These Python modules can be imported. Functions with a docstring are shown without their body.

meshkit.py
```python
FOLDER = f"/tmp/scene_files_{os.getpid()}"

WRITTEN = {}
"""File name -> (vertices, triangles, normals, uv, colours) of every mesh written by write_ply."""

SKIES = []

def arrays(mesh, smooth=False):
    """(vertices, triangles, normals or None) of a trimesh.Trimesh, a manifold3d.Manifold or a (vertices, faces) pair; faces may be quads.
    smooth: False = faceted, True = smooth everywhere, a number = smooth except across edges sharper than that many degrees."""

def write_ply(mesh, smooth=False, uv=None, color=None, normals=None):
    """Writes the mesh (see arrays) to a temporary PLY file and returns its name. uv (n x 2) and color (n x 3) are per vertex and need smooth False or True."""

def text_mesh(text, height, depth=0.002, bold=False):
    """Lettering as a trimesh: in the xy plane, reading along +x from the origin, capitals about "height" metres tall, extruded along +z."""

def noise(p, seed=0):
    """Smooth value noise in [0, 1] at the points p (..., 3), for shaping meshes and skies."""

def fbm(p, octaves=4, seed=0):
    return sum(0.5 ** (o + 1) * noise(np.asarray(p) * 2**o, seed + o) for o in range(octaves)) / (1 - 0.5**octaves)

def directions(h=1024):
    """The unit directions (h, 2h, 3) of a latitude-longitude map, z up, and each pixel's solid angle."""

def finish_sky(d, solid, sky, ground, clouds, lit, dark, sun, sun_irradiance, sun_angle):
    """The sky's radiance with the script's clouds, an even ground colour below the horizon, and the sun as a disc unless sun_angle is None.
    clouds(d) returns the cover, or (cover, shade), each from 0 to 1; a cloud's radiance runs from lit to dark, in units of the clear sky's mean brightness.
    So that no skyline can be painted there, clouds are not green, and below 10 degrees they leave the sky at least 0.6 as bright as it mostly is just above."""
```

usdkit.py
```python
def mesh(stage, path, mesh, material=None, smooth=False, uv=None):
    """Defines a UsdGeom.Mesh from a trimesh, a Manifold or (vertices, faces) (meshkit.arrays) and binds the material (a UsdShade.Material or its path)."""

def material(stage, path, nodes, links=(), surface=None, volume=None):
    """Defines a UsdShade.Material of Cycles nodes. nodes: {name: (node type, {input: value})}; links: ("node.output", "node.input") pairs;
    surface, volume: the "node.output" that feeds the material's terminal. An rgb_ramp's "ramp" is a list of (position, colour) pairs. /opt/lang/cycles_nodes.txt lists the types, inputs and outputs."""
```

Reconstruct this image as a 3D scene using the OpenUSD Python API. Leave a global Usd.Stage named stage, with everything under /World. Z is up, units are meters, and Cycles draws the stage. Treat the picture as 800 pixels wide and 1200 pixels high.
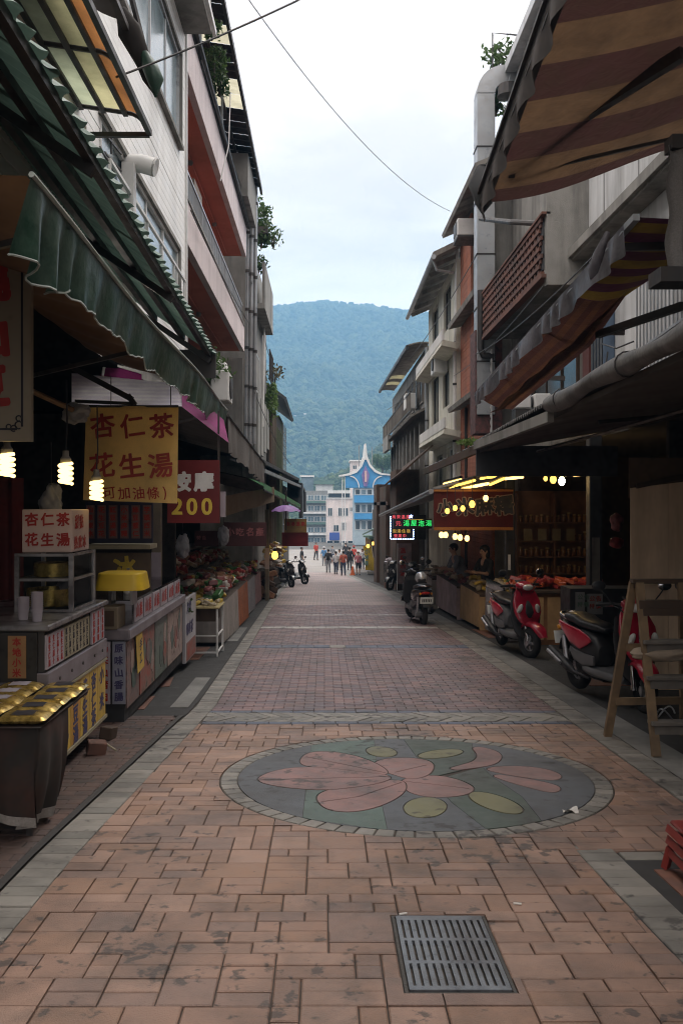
import math, random, glob
import numpy as np, trimesh, usdkit, meshkit, manifold3d
from shapely.geometry import Polygon, MultiPolygon, box as sbox, Point
from shapely import affinity, union_all
from pxr import Usd, UsdGeom, UsdLux, UsdShade, Gf, Sdf, Vt

stage = Usd.Stage.CreateInMemory()
UsdGeom.SetStageUpAxis(stage, 'Z'); UsdGeom.SetStageMetersPerUnit(stage, 1.0)
UsdGeom.Xform.Define(stage, '/World'); UsdGeom.Scope.Define(stage, '/World/Looks')
PI = math.pi

# ------------------------------------------------------------------ camera (level, 1.6 m above the paving, looking down the street)
F = 1065.0; VX, VY, HC = 380.0, 592.0, 1.6          # focal length and vanishing point of the level lines, in photograph pixels
cam = UsdGeom.Camera.Define(stage, '/World/camera')
AP = 36.0
cam.CreateHorizontalApertureAttr(AP); cam.CreateVerticalApertureAttr(AP * 1.5); cam.CreateFocalLengthAttr(F / 800 * AP)
cam.CreateHorizontalApertureOffsetAttr((400 - VX) / 800 * AP); cam.CreateVerticalApertureOffsetAttr((VY - 600) / 800 * AP)
cam.CreateExposureAttr(0.95)
UsdGeom.XformCommonAPI(cam).SetTranslate((0, 0, HC)); UsdGeom.XformCommonAPI(cam).SetRotate((90, 0, 0))

# ------------------------------------------------------------------ sky and sun (bright overcast)
SUN_EL, SUN_AZ = math.radians(62), math.radians(38)       # azimuth from +y towards +x
dome = UsdLux.DomeLight.Define(stage, '/World/sky')
dome.GetPrim().SetCustomDataByKey('kind', 'structure')
sky_m = usdkit.material(stage, '/World/Looks/sky_overcast', {
    'sky': ('sky_texture', {'sky_type': 'single_scattering', 'sun_disc': False, 'sun_elevation': SUN_EL, 'sun_rotation': SUN_AZ, 'aerosol_density': 2.0}),
    'tc': ('texture_coordinate', {}),
    'mp': ('mapping', {'scale': (1.0, 1.0, 2.6)}),
    'n': ('noise_texture', {'scale': 2.9, 'detail': 6.0, 'roughness': 0.55, 'distortion': 0.4}),
    'r': ('rgb_ramp', {'ramp': [(0.34, (7.6, 6.6, 5.8)), (0.5, (10.0, 8.8, 7.8)), (0.64, (12.4, 11.0, 9.9))]}),
    'm': ('mix', {'mix_type': 'mix', 'fac': 0.9}), 'xyz': ('separate_xyz', {}), 'cie': ('map_range', {'from_min': 0.0, 'from_max': 1.0, 'to_min': .40, 'to_max': 1.2, 'clamp': True}), 'ov': ('mix', {'mix_type': 'multiply', 'fac': 1.0}),
    'bg': ('background_shader', {'strength': 0.132})},
    [('tc.generated', 'mp.vector'), ('mp.vector', 'n.vector'), ('n.fac', 'r.fac'), ('sky.color', 'm.color1'), ('r.color', 'ov.color1'), ('tc.generated', 'xyz.vector'), ('xyz.z', 'cie.value'), ('cie.result', 'ov.color2'), ('ov.color', 'm.color2'), ('m.color', 'bg.color')], surface='bg.background')
UsdShade.MaterialBindingAPI.Apply(dome.GetPrim()).Bind(sky_m)
sun = UsdLux.DistantLight.Define(stage, '/World/sun')
sun.CreateNormalizeAttr(True); sun.CreateIntensityAttr(0.40); sun.CreateAngleAttr(45.0); sun.CreateColorAttr((1, 0.97, 0.93))
UsdGeom.XformCommonAPI(sun).SetRotate((0, 0, 0))
_d = Gf.Vec3d(math.sin(SUN_AZ) * math.cos(SUN_EL), math.cos(SUN_AZ) * math.cos(SUN_EL), math.sin(SUN_EL))
sun.ClearXformOpOrder(); sun.AddTransformOp().Set(Gf.Matrix4d(Gf.Rotation(Gf.Vec3d(0, 0, 1), _d), Gf.Vec3d(0, 0, 0)))

# ------------------------------------------------------------------ places
_GY = np.array([-200, 0, 30, 62, 90, 130, 190, 260, 3000.0]); _GZ = np.array([8.6, 0, -1.3, -3.2, -3.75, -4.8, -6.0, -9.0, -9.0])
def g(Y): return np.interp(Y, _GY, _GZ)                     # the street runs downhill
def P(px, py, Y): return np.array([(px - VX) / F * Y, Y, HC + (VY - py) / F * Y])      # the point at depth Y that is seen at a pixel
def PX(px, py, X): return P(px, py, F * X / (px - VX))                                 # ... on the plane x = X
def Yof(py):
    lo, hi = 1.0, 130.0
    for _ in range(50):
        m = (lo + hi) / 2
        lo, hi = (m, hi) if VY + (HC - g(m)) * F / m > py else (lo, m)
    return lo
def G(px, py): Y = Yof(py); return np.array([(px - VX) / F * Y, Y, float(g(Y))])

# ------------------------------------------------------------------ mesh building
_s = np.array([[x, y, z] for x in (-1, 1) for y in (-1, 1) for z in (-1, 1)], float)
_BV = _s * .5
_BF = trimesh.convex.convex_hull(_BV + 0).faces if False else np.array([[0,1,3],[0,3,2],[4,6,7],[4,7,5],[0,4,5],[0,5,1],[2,3,7],[2,7,6],[0,2,6],[0,6,4],[1,5,7],[1,7,3]])
def _cbox_template():
    v = []
    for s in _s:
        for k in range(3):
            d = np.ones(3) * .8; d[k] = 1.0; v.append(s * d)
    v = np.array(v); h = trimesh.convex.convex_hull(v)
    ix = [int(np.argmin(((v - p) ** 2).sum(1))) for p in h.vertices]
    return np.array([[ix[a] for a in f] for f in h.faces])
_CF = _cbox_template()
def rotm(rx=0, ry=0, rz=0):
    cx, sx, cy, sy, cz, sz = math.cos(rx), math.sin(rx), math.cos(ry), math.sin(ry), math.cos(rz), math.sin(rz)
    return np.array([[cz,-sz,0],[sz,cz,0],[0,0,1]]) @ np.array([[cy,0,sy],[0,1,0],[-sy,0,cy]]) @ np.array([[1,0,0],[0,cx,-sx],[0,sx,cx]])

class MB:
    """collects shapes that become one mesh"""
    def __init__(s): s.v, s.f, s.n = [], [], 0
    def add(s, v, f):
        v = np.asarray(v, float); f = np.asarray(f, int)
        if f.shape[1] == 4: f = np.vstack([f[:, [0,1,2]], f[:, [0,2,3]]])
        s.v.append(v); s.f.append(f + s.n); s.n += len(v); return s
    def mesh(s, m): return s.add(m.vertices, m.faces)
    def man(s, m): k = m.to_mesh(); return s.add(k.vert_properties[:, :3], k.tri_verts)
    def box(s, c, d, r=None, ch=0.0):
        d = np.asarray(d, float)
        if ch > 0:
            v = []
            for q in _s:
                for k in range(3):
                    e = d / 2 - ch; e[k] = d[k] / 2; v.append(q * e)
            v, f = np.array(v), _CF
        else: v, f = _BV * d, _BF
        if r is not None: v = v @ (r if np.ndim(r) == 2 else rotm(*r)).T
        return s.add(v + np.asarray(c, float), f)
    def bb(s, lo, hi, ch=0.0): lo, hi = np.minimum(lo, hi), np.maximum(lo, hi); return s.box((lo + hi) / 2, hi - lo, None, ch)
    def tube(s, pts, r, n=8, caps=True, closed=False):
        p = np.asarray(pts, float); m = len(p); r = np.full(m, r) if np.ndim(r) == 0 else np.asarray(r, float)
        t = np.gradient(p, axis=0) if not closed else np.roll(p, -1, 0) - np.roll(p, 1, 0)
        t /= np.linalg.norm(t, axis=1, keepdims=True) + 1e-12
        u = np.cross(t[0], [0, 0, 1.0]); u = np.cross(t[0], [1.0, 0, 0]) if np.linalg.norm(u) < .1 else u
        a = np.arange(n) * 2 * PI / n; v = []
        for i in range(m):
            u = u - t[i] * (u @ t[i]); u /= np.linalg.norm(u) + 1e-12; w = np.cross(t[i], u)
            v.append(p[i] + r[i] * (np.outer(np.cos(a), u) + np.outer(np.sin(a), w)))
        f = [[i*n+j, i*n+(j+1)%n, ((i+1)%m)*n+(j+1)%n, ((i+1)%m)*n+j] for i in range(m if closed else m-1) for j in range(n)]
        v = np.vstack(v); s.add(v, f)
        if caps and not closed:
            s.add(np.vstack([v[:n], p[:1]]), [[(j+1)%n, j, n] for j in range(n)]); s.add(np.vstack([v[-n:], p[-1:]]), [[j, (j+1)%n, n] for j in range(n)])
        return s
    def bar(s, a, b, w, h=None, up=(0,0,1)):
        a, b = np.asarray(a, float), np.asarray(b, float); L = np.linalg.norm(b - a); t = (b - a) / L
        x = np.cross(t, up); x = np.cross(t, (1,0,0)) if np.linalg.norm(x) < 1e-3 else x
        x /= np.linalg.norm(x); z = np.cross(x, t)
        return s.add((_BV * [w, L, h or w]) @ np.array([x, t, z]) + (a + b) / 2, _BF)
    def lathe(s, prof, c=(0,0,0), n=20, r=None):
        a = np.arange(n) * 2 * PI / n; v = np.vstack([np.stack([q[0]*np.cos(a), q[0]*np.sin(a), np.full(n, q[1])], 1) for q in prof]); m = len(prof)
        f = [[i*n+j, i*n+(j+1)%n, (i+1)*n+(j+1)%n, (i+1)*n+j] for i in range(m-1) for j in range(n)]
        if r is not None: v = v @ rotm(*r).T
        return s.add(v + np.asarray(c, float), f)
    def grid(s, fn, nu, nv):
        u, w = np.meshgrid(np.linspace(0, 1, nu+1), np.linspace(0, 1, nv+1), indexing='ij')
        v = fn(u.ravel(), w.ravel()); k = nv + 1
        f = [[i*k+j, (i+1)*k+j, (i+1)*k+j+1, i*k+j+1] for i in range(nu) for j in range(nv)]
        return s.add(v, f)
    def sheet(s, a, b, c, d, nu=1, nv=1, disp=None, th=0.0):
        """quad a-b-c-d (a,b along u; a,d along v) with displacement disp(u,v) -> (n,3); th gives it a thickness"""
        a, b, c, d = (np.asarray(q, float) for q in (a, b, c, d))
        def fn(u, w):
            u_, w_ = u[:, None], w[:, None]
            p = a*(1-u_)*(1-w_) + b*u_*(1-w_) + c*u_*w_ + d*(1-u_)*w_
            return p + disp(u, w) if disp else p
        s.grid(fn, nu, nv)
        if th:
            n = np.cross(b - a, d - a); n = n / np.linalg.norm(n) * th
            s.grid(lambda u, w: fn(u, w) - n, nu, nv)
            e = lambda us, ws: np.vstack([fn(us, ws), fn(us, ws) - n])
            for us, ws in ((np.linspace(0,1,nu+1), np.zeros(nu+1)), (np.linspace(0,1,nu+1), np.ones(nu+1)), (np.zeros(nv+1), np.linspace(0,1,nv+1)), (np.ones(nv+1), np.linspace(0,1,nv+1))):
                k = len(us); s.add(e(us, ws), [[i, i+1, k+i+1, k+i] for i in range(k-1)])
        return s
    def prism(s, poly, z0, z1, M=None):
        """shapely polygon in xy extruded z0..z1, then mapped by M (rotation, origin)"""
        for q in getattr(poly, 'geoms', [poly]):
            if q.is_empty or q.area < 1e-8: continue
            m = trimesh.creation.extrude_polygon(q, z1 - z0, engine='earcut'); v = np.array(m.vertices) + [0, 0, z0]
            if M is not None: v = v @ np.asarray(M[0]) + M[1]
            s.add(v, m.faces)
        return s
    def ball(s, c, r, sub=2, sc=(1,1,1), nz=0.0, seed=0, rot=None):
        m = trimesh.creation.icosphere(sub, 1.0); v = np.array(m.vertices)
        if nz: v = v * (1 + nz * (meshkit.fbm(v * 1.7 + seed * 3.1, 3, seed) - .5))[:, None] 
        v = v * np.asarray(sc) * r
        if rot is not None: v = v @ rotm(*rot).T
        return s.add(v + np.asarray(c, float), m.faces)
    def loft(s, secs, n=16, e=2.6):
        """secs: (x, y, z, half width, half height[, tilt]) rings in planes that turn about the y axis; super-ellipse exponent e"""
        a = np.arange(n) * 2 * PI / n; ca, sa = np.cos(a), np.sin(a)
        q = lambda t: np.sign(t) * np.abs(t) ** (2 / e); v = []
        for S in secs:
            x, y, z, w, h = S[:5]; t = S[5] if len(S) > 5 else 0
            yy, zz = q(ca) * w, q(sa) * h
            v.append(np.stack([x - zz * math.sin(t), y + yy, z + zz * math.cos(t)], 1))
        m = len(v); V = np.vstack(v); c0, c1 = v[0].mean(0), v[-1].mean(0)
        f = [[i*n+j, i*n+(j+1)%n, (i+1)*n+(j+1)%n, (i+1)*n+j] for i in range(m-1) for j in range(n)]
        s.add(V, f); s.add(np.vstack([v[0], c0]), [[(j+1)%n, j, n] for j in range(n)]); s.add(np.vstack([v[-1], c1]), [[j, (j+1)%n, n] for j in range(n)])
        return s
    def xf(s, M=None, t=(0,0,0)):
        s.v = [(v @ np.asarray(M).T if M is not None else v) + np.asarray(t, float) for v in s.v]; return s
    def drape(s):
        for v in s.v: v[:, 2] += g(v[:, 1])
        return s
    def take(s, o):
        for v, f in zip(o.v, o.f): s.add(v, f - f.min() if False else f - o._off(f))
        return s
    def arr(s): return np.vstack(s.v), np.vstack(s.f)
    def _off(s, f): return 0

def merged(*mbs):
    o = MB()
    for b in mbs: o.add(*b.arr())
    return o

# ------------------------------------------------------------------ prims
_used, BASE = {}, {}
def _num(parent, name):
    k = f'{parent}/{name}'
    n = _used.get(k, 0); _used[k] = n + 1
    return k if n == 0 else f'{k}_{n:03d}'
def tag(prim, label=None, cat=None, group=None, kind=None):
    for k, v in (('label', label), ('category', cat), ('group', group), ('kind', kind)):
        if v: prim.SetCustomDataByKey(k, v)
def thing(name, label, cat, loc=(0,0,0), rz=0.0, group=None, kind=None, parent='/World'):
    p = _num(parent, name); x = UsdGeom.Xform.Define(stage, p)
    x.AddTranslateOp().Set(Gf.Vec3d(*map(float, loc)))
    if rz: x.AddRotateZOp().Set(math.degrees(rz))
    tag(x.GetPrim(), label, cat, group, kind); BASE[p] = (np.asarray(loc, float), rz); return p
def part(parent, name, mb, mat, smooth=False, label=None, kind=None, local=False):
    """a mesh under a thing (or under a part); given in world coordinates unless local"""
    p = _num(parent, name); v, f = mb.arr() if isinstance(mb, MB) else mb
    if not local:
        root = '/'.join(p.split('/')[:3]); loc, rz = BASE.get(root, (np.zeros(3), 0.0)); v = v - loc
        if rz: v = v @ rotm(0, 0, rz)
    m = usdkit.mesh(stage, p, (v, f), mat, smooth=smooth); tag(m.GetPrim(), label, None, None, kind); return p
def solo(name, mb, mat, label, cat, smooth=False, group=None, kind=None):
    v, f = mb.arr(); p = _num('/World', name); c = (v.min(0) + v.max(0)) / 2; c[2] = v[:, 2].min()
    m = usdkit.mesh(stage, p, (v - c, f), mat, smooth=smooth); UsdGeom.Xformable(m).AddTranslateOp().Set(Gf.Vec3d(*map(float, c)))
    tag(m.GetPrim(), label, cat, group, kind); BASE[p] = (c, 0.0); return p
def copy(src, label, loc, rz=0.0, group=None, sc=1.0):
    pr = stage.GetPrimAtPath(src); cd = pr.GetCustomData()
    base = src.split('/')[-1]; base = base[:-4] if base[-4:-3] == '_' and base[-3:].isdigit() else base
    p = thing(base, label, cd.get('category'), loc, rz, group or cd.get('group'))
    x = UsdGeom.Xformable(stage.GetPrimAtPath(p))
    if sc != 1: x.AddScaleOp().Set(Gf.Vec3f(sc, sc, sc))
    stage.GetPrimAtPath(p).GetReferences().AddInternalReference(Sdf.Path(src)); stage.GetPrimAtPath(p).SetInstanceable(True); return p

# ------------------------------------------------------------------ materials (all procedural)
_mats = {}
def mat(name, c, c2=None, scale=6.0, rough=.6, bump=.0, bscale=80.0, metal=0.0, grime=None, gs=1.2, ga=.55, streak=False, coat=0.0, trans=0.0, spec=.5, rvar=.15, obj=False, emit=0.0, sheen=0.0, spots=0.0):
    """c..c2 mottled at "scale"; grime: a darker colour in large patches (streaked downward if streak)"""
    if name in _mats: return _mats[name]
    c2 = c2 if c2 is not None else tuple(x * .72 for x in c)
    N = {'geo': ('geometry', {}), 'n1': ('noise_texture', {'scale': scale, 'detail': 6.0, 'roughness': .62}),
         'r1': ('rgb_ramp', {'ramp': [(.3, c2), (.68, c)]}), 'p': ('principled_bsdf', {'metallic': metal, 'coat_weight': coat, 'specular_ior_level': spec, 'sheen_weight': sheen})}
    L = [('geo.position', 'n1.vector'), ('n1.fac', 'r1.fac')]
    out = 'r1.color'
    if grime is not None:
        N['mp'] = ('mapping', {'scale': (1, 1, .12) if streak else (1, 1, 1)})
        N['n2'] = ('noise_texture', {'scale': gs * (3 if streak else 1), 'detail': 8.0, 'roughness': .66})
        N['r2'] = ('rgb_ramp', {'ramp': [(.42, (0, 0, 0)), (.72, (ga, ga, ga))]}); N['mx'] = ('mix', {'mix_type': 'mix', 'color2': grime})
        L += [('geo.position', 'mp.vector'), ('mp.vector', 'n2.vector'), ('n2.fac', 'r2.fac'), ('r2.color', 'mx.fac'), (out, 'mx.color1')]; out = 'mx.color'
    if spots:
        N['n4'] = ('noise_texture', {'scale': 10.0, 'detail': 5.0, 'roughness': .62}); N['n5'] = ('noise_texture', {'scale': 1.1, 'detail': 2.0}); N['ad'] = ('math', {'math_type': 'multiply_add', 'value2': .45, 'value3': -.225}); N['a2'] = ('math', {'math_type': 'add'}); N['r4'] = ('rgb_ramp', {'ramp': [(.60, (0, 0, 0)), (.66, (spots,) * 3)]}); L += [('geo.position', 'n5.vector'), ('n5.fac', 'ad.value1'), ('ad.value', 'a2.value1'), ('n4.fac', 'a2.value2'), ('a2.value', 'r4.fac')]; N['m4'] = ('mix', {'color2': (.04, .036, .034)})
        L += [('geo.position', 'n4.vector'), ('r4.color', 'm4.fac'), (out, 'm4.color1')]; out = 'm4.color'
    if obj:
        N['oi'] = ('object_info', {}); N['hs'] = ('hsv', {}); N['mr'] = ('map_range', {'to_min': .72, 'to_max': 1.2})
        L += [('oi.random', 'mr.value'), ('mr.result', 'hs.value'), (out, 'hs.color')]; out = 'hs.color'
    L += [(out, 'p.base_color')]
    N['rr'] = ('map_range', {'from_min': .3, 'from_max': .7, 'to_min': max(rough - rvar, .02), 'to_max': min(rough + rvar, 1)})
    L += [('n1.fac', 'rr.value'), ('rr.result', 'p.roughness')]
    if bump:
        N['n3'] = ('noise_texture', {'scale': bscale, 'detail': 4.0}); N['b'] = ('bump', {'strength': min(bump, 1.0), 'distance': .01 if bump <= 1 else .01 * bump})
        L += [('geo.position', 'n3.vector'), ('n3.fac', 'b.height'), ('b.normal', 'p.normal')]
    if emit: N['p'][1]['emission_strength'] = emit; L += [(out, 'p.emission_color')]
    sf = 'p.BSDF'
    if trans:
        N['t'] = ('translucent_bsdf', {}) if False else ('diffuse_bsdf', {})
        N['tl'] = ('translucent_bsdf', {}); N['mc'] = ('mix_closure', {'fac': trans}); del N['t']
        L += [(out, 'tl.color'), ('p.BSDF', 'mc.closure1'), ('tl.BSDF', 'mc.closure2')]; sf = 'mc.closure'
    _mats[name] = usdkit.material(stage, '/World/Looks/' + name, N, L, surface=sf); return _mats[name]
def emitter(name, c, strength):
    if name not in _mats: _mats[name] = usdkit.material(stage, '/World/Looks/' + name, {'e': ('emission', {'color': c, 'strength': strength})}, [], surface='e.emission')
    return _mats[name]
def pane(name, tint=(.75, .8, .82), refl=1.0):
    if name not in _mats:
        _mats[name] = usdkit.material(stage, '/World/Looks/' + name, {'t': ('transparent_bsdf', {'color': tint}), 'gl': ('glossy_bsdf', {'color': (.9 * refl,) * 3, 'roughness': .05}), 'f': ('fresnel', {'IOR': 1.5}), 'm': ('mix_closure', {})},
            [('f.fac', 'm.fac'), ('t.BSDF', 'm.closure1'), ('gl.BSDF', 'm.closure2')], surface='m.closure')
    return _mats[name]
def stripes(name, axis, period, duty, ca, cb, rough=.75, trans=.25, grime=(.05, .04, .03), phase=0.0):
    N = {'geo': ('geometry', {}), 'sx': ('separate_xyz', {}), 'a': ('math', {'math_type': 'multiply_add', 'value2': 1 / period, 'value3': 50.0 + phase}), 'fr': ('math', {'math_type': 'fraction'}), 'lt': ('math', {'math_type': 'less_than', 'value2': duty}),
         'mx': ('mix', {'color1': cb, 'color2': ca}), 'n': ('noise_texture', {'scale': 3.0, 'detail': 8.0, 'roughness': .65}), 'r': ('rgb_ramp', {'ramp': [(.36, (0, 0, 0)), (.75, (.8, .8, .8))]}), 'gm': ('mix', {'color2': grime}),
         'p': ('principled_bsdf', {'roughness': rough}), 'tl': ('translucent_bsdf', {}), 'mc': ('mix_closure', {'fac': trans}), 'n3': ('noise_texture', {'scale': 5.0, 'detail': 7.0, 'roughness': .6, 'distortion': .8}), 'b': ('bump', {'strength': .7, 'distance': .05})}
    L = [('geo.position', 'sx.vector'), (f'sx.{axis}', 'a.value1'), ('a.value', 'fr.value1'), ('fr.value', 'lt.value1'), ('lt.value', 'mx.fac'), ('geo.position', 'n.vector'), ('n.fac', 'r.fac'), ('r.color', 'gm.fac'), ('mx.color', 'gm.color1'),
         ('gm.color', 'p.base_color'), ('gm.color', 'tl.color'), ('p.BSDF', 'mc.closure1'), ('tl.BSDF', 'mc.closure2'), ('geo.position', 'n3.vector'), ('n3.fac', 'b.height'), ('b.normal', 'p.normal')]
    return usdkit.material(stage, '/World/Looks/' + name, N, L, surface='mc.closure')

# ------------------------------------------------------------------ lettering
_fonts, _glyph = {}, {}
def glyphs(text, bold=0):
    """shapely shape of one line of lettering in units of the em (96), baseline 0"""
    from PIL import Image, ImageDraw, ImageFont
    key = (text, bold)
    if key in _glyph: return _glyph[key]
    if 'f' not in _fonts: _fonts['f'] = ImageFont.truetype(glob.glob('/opt/blender-*/*/datafiles/fonts/Noto Sans CJK*')[0], 96)
    ft = _fonts['f']; x0, y0, x1, y1 = ft.getbbox(text, anchor='ls', stroke_width=bold)
    im = Image.new('L', (int(x1 - x0) + 8, int(y1 - y0) + 8)); ImageDraw.Draw(im).text((4 - x0, 4 - y0), text, 255, font=ft, anchor='ls', stroke_width=bold)
    on = np.pad(np.asarray(im) > 127, ((0, 0), (1, 1))).astype(np.int8); d = np.diff(on, axis=1)
    r, a = np.nonzero(d == 1); _, b = np.nonzero(d == -1)
    from shapely import box
    sh = union_all(box(a, -r - 1, b, -r)).buffer(.6).buffer(-.6).simplify(1.0)
    _glyph[key] = sh; return sh
def letters(text, o, ux, uy, cell, bold=3, vertical=False, gap=1.0, depth=.002, brush=True):
    """characters in cells of size "cell" metres; o = upper left corner, ux = reading direction, uy = upward; one mesh. vertical sets them downward"""
    ux, uy = np.asarray(ux, float), np.asarray(uy, float); n = np.cross(ux, uy); m = MB(); rnd = random.Random(hash(text) % 1 + len(text))
    for i, ch in enumerate(text):
        if ch == ' ': continue
        sh = glyphs(ch, bold); x0, y0, x1, y1 = sh.bounds
        k = cell / 100 * .9
        sh = affinity.translate(sh, -(x0 + x1) / 2, -(y0 + y1) / 2); sh = affinity.scale(sh, k, k, origin=(0, 0))
        if brush: sh = affinity.rotate(affinity.skew(sh, rnd.uniform(-6, 2), rnd.uniform(2, 7), origin=(0, 0)), rnd.uniform(-2, 2), origin=(0, 0))
        c = np.asarray(o) + (ux * (.5 * cell) - uy * ((i * gap + .5) * cell) if vertical else ux * ((i * gap + .5) * cell) - uy * (.5 * cell))
        m.prism(sh, 0.0, depth, (np.array([ux, uy, n]), c))
    return m
EX, EY, EZ = np.eye(3)
# ------------------------------------------------------------------ ground, street, pavings
rnd = random.Random(7)
M_soil = mat('soil', (.09, .085, .075), rough=.95)
M_bed = mat('paving_joint', (.085, .068, .055), (.04, .034, .03), scale=30, rough=.95, bump=.5, bscale=200)
BR = dict(rough=.58, rvar=.14, bump=.45, bscale=160, grime=(.045, .04, .037), gs=2.3, ga=.7, spots=.75)
M_tan = [mat('paver_tan_%s' % n, c, tuple(x * .8 for x in c), scale=9, **BR) for n, c in (('a', (.32, .198, .146)), ('b', (.285, .176, .13)), ('c', (.355, .225, .168)), ('d', (.25, .165, .132)), ('e', (.30, .18, .124)))]
M_plum = [mat('paver_plum_%s' % n, c, tuple(x * .8 for x in c), scale=9, **BR) for n, c in (('a', (.205, .132, .132)), ('b', (.175, .118, .125)), ('c', (.24, .15, .142)), ('d', (.155, .115, .128)))]
M_grey = [mat('paver_grey_%s' % n, c, tuple(x * .8 for x in c), scale=9, **BR) for n, c in (('a', (.245, .228, .2)), ('b', (.21, .198, .175)), ('c', (.285, .262, .23)))]
M_blue = mat('paver_blue', (.10, .12, .17), (.075, .09, .13), scale=9, **BR)
M_dred = [mat('paver_dark_%s' % n, c, tuple(x * .75 for x in c), scale=9, **BR) for n, c in (('a', (.13, .075, .058)), ('b', (.11, .065, .052)))]
M_conc = mat('kerb_concrete', (.23, .225, .21), (.15, .148, .14), scale=5, rough=.85, bump=.5, bscale=120, grime=(.05, .048, .045), gs=1.6, ga=.8)
M_asph = mat('asphalt', (.062, .06, .058), (.035, .034, .033), scale=7, rough=.82, bump=.8, bscale=260, grime=(.022, .02, .02), gs=1.0, ga=.7)
M_terra = mat('terracotta_patch', (.24, .105, .07), (.15, .07, .05), scale=6, rough=.8, bump=.4, bscale=140, grime=(.045, .04, .037), gs=2.5, ga=.85)

gnd = MB()
ys = np.concatenate([np.linspace(-200, 0, 9), np.linspace(5, 200, 40), np.linspace(230, 3000, 12)])
xs = np.array([-2500, -600, -150, -40, -8, 0, 8, 40, 150, 600, 2500.0])
gx, gy = np.meshgrid(xs, ys, indexing='ij'); k = len(ys)
gnd.add(np.stack([gx.ravel(), gy.ravel(), g(gy.ravel()) - .09], 1), [[i*k+j, (i+1)*k+j, (i+1)*k+j+1, i*k+j+1] for i in range(len(xs)-1) for j in range(k-1)])
solo('ground', gnd, M_soil, 'bare dark ground under the street and the houses', 'ground', kind='structure')

street = thing('street', 'narrow downhill shopping street paved in tan and plum pavers', 'street', (0, 0, 0), kind='structure')
def strip(x0, x1, y0, y1, dz, n=None, fx=None):
    """a sheet that follows the fall of the street"""
    n = n or max(2, int((y1 - y0) / 2)); m = MB()
    def fn(u, w):
        Y = y0 + w * (y1 - y0); a, b = (fx(Y) if fx else (np.full_like(Y, x0), np.full_like(Y, x1)))
        return np.stack([a + u * (b - a), Y, g(Y) + dz], 1)
    m.grid(fn, 2, n); return m
far_left = lambda Y: np.interp(Y, [-20, 3, 4.7, 8.2, 9, 33, 60], [-1.3, -1.3, -1.285, -1.12, -1.08, -1.5, -1.55])      # left edge of the pavers
far_right = lambda Y: np.interp(Y, [-20, 15, 37, 60], [2.22, 2.24, 1.8, 1.5])
part(street, 'paving_bed', strip(-1.6, 2.45, -8, 24.0, -.014), M_bed)
# a far stretch whose bricks are too small to tell apart
Nf = {'geo': ('geometry', {}), 'br': ('brick_texture', {'scale': 1.0, 'brick_width': .2, 'row_height': .1, 'mortar_size': .006, 'color1': (.29, .22, .205), 'color2': (.24, .19, .185), 'mortar': (.06, .052, .05)}),
      'n': ('noise_texture', {'scale': .9, 'detail': 6.0}), 'r': ('rgb_ramp', {'ramp': [(.35, (.75, .75, .75)), (.7, (1.3, 1.25, 1.2))]}), 'mx': ('mix', {'mix_type': 'multiply', 'fac': 1.0}), 'p': ('principled_bsdf', {'roughness': .62})}
M_farb = usdkit.material(stage, '/World/Looks/paver_far', Nf, [('geo.position', 'br.vector'), ('geo.position', 'n.vector'), ('n.fac', 'r.fac'), ('br.color', 'mx.color1'), ('r.color', 'mx.color2'), ('mx.color', 'p.base_color')], surface='p.BSDF')
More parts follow.
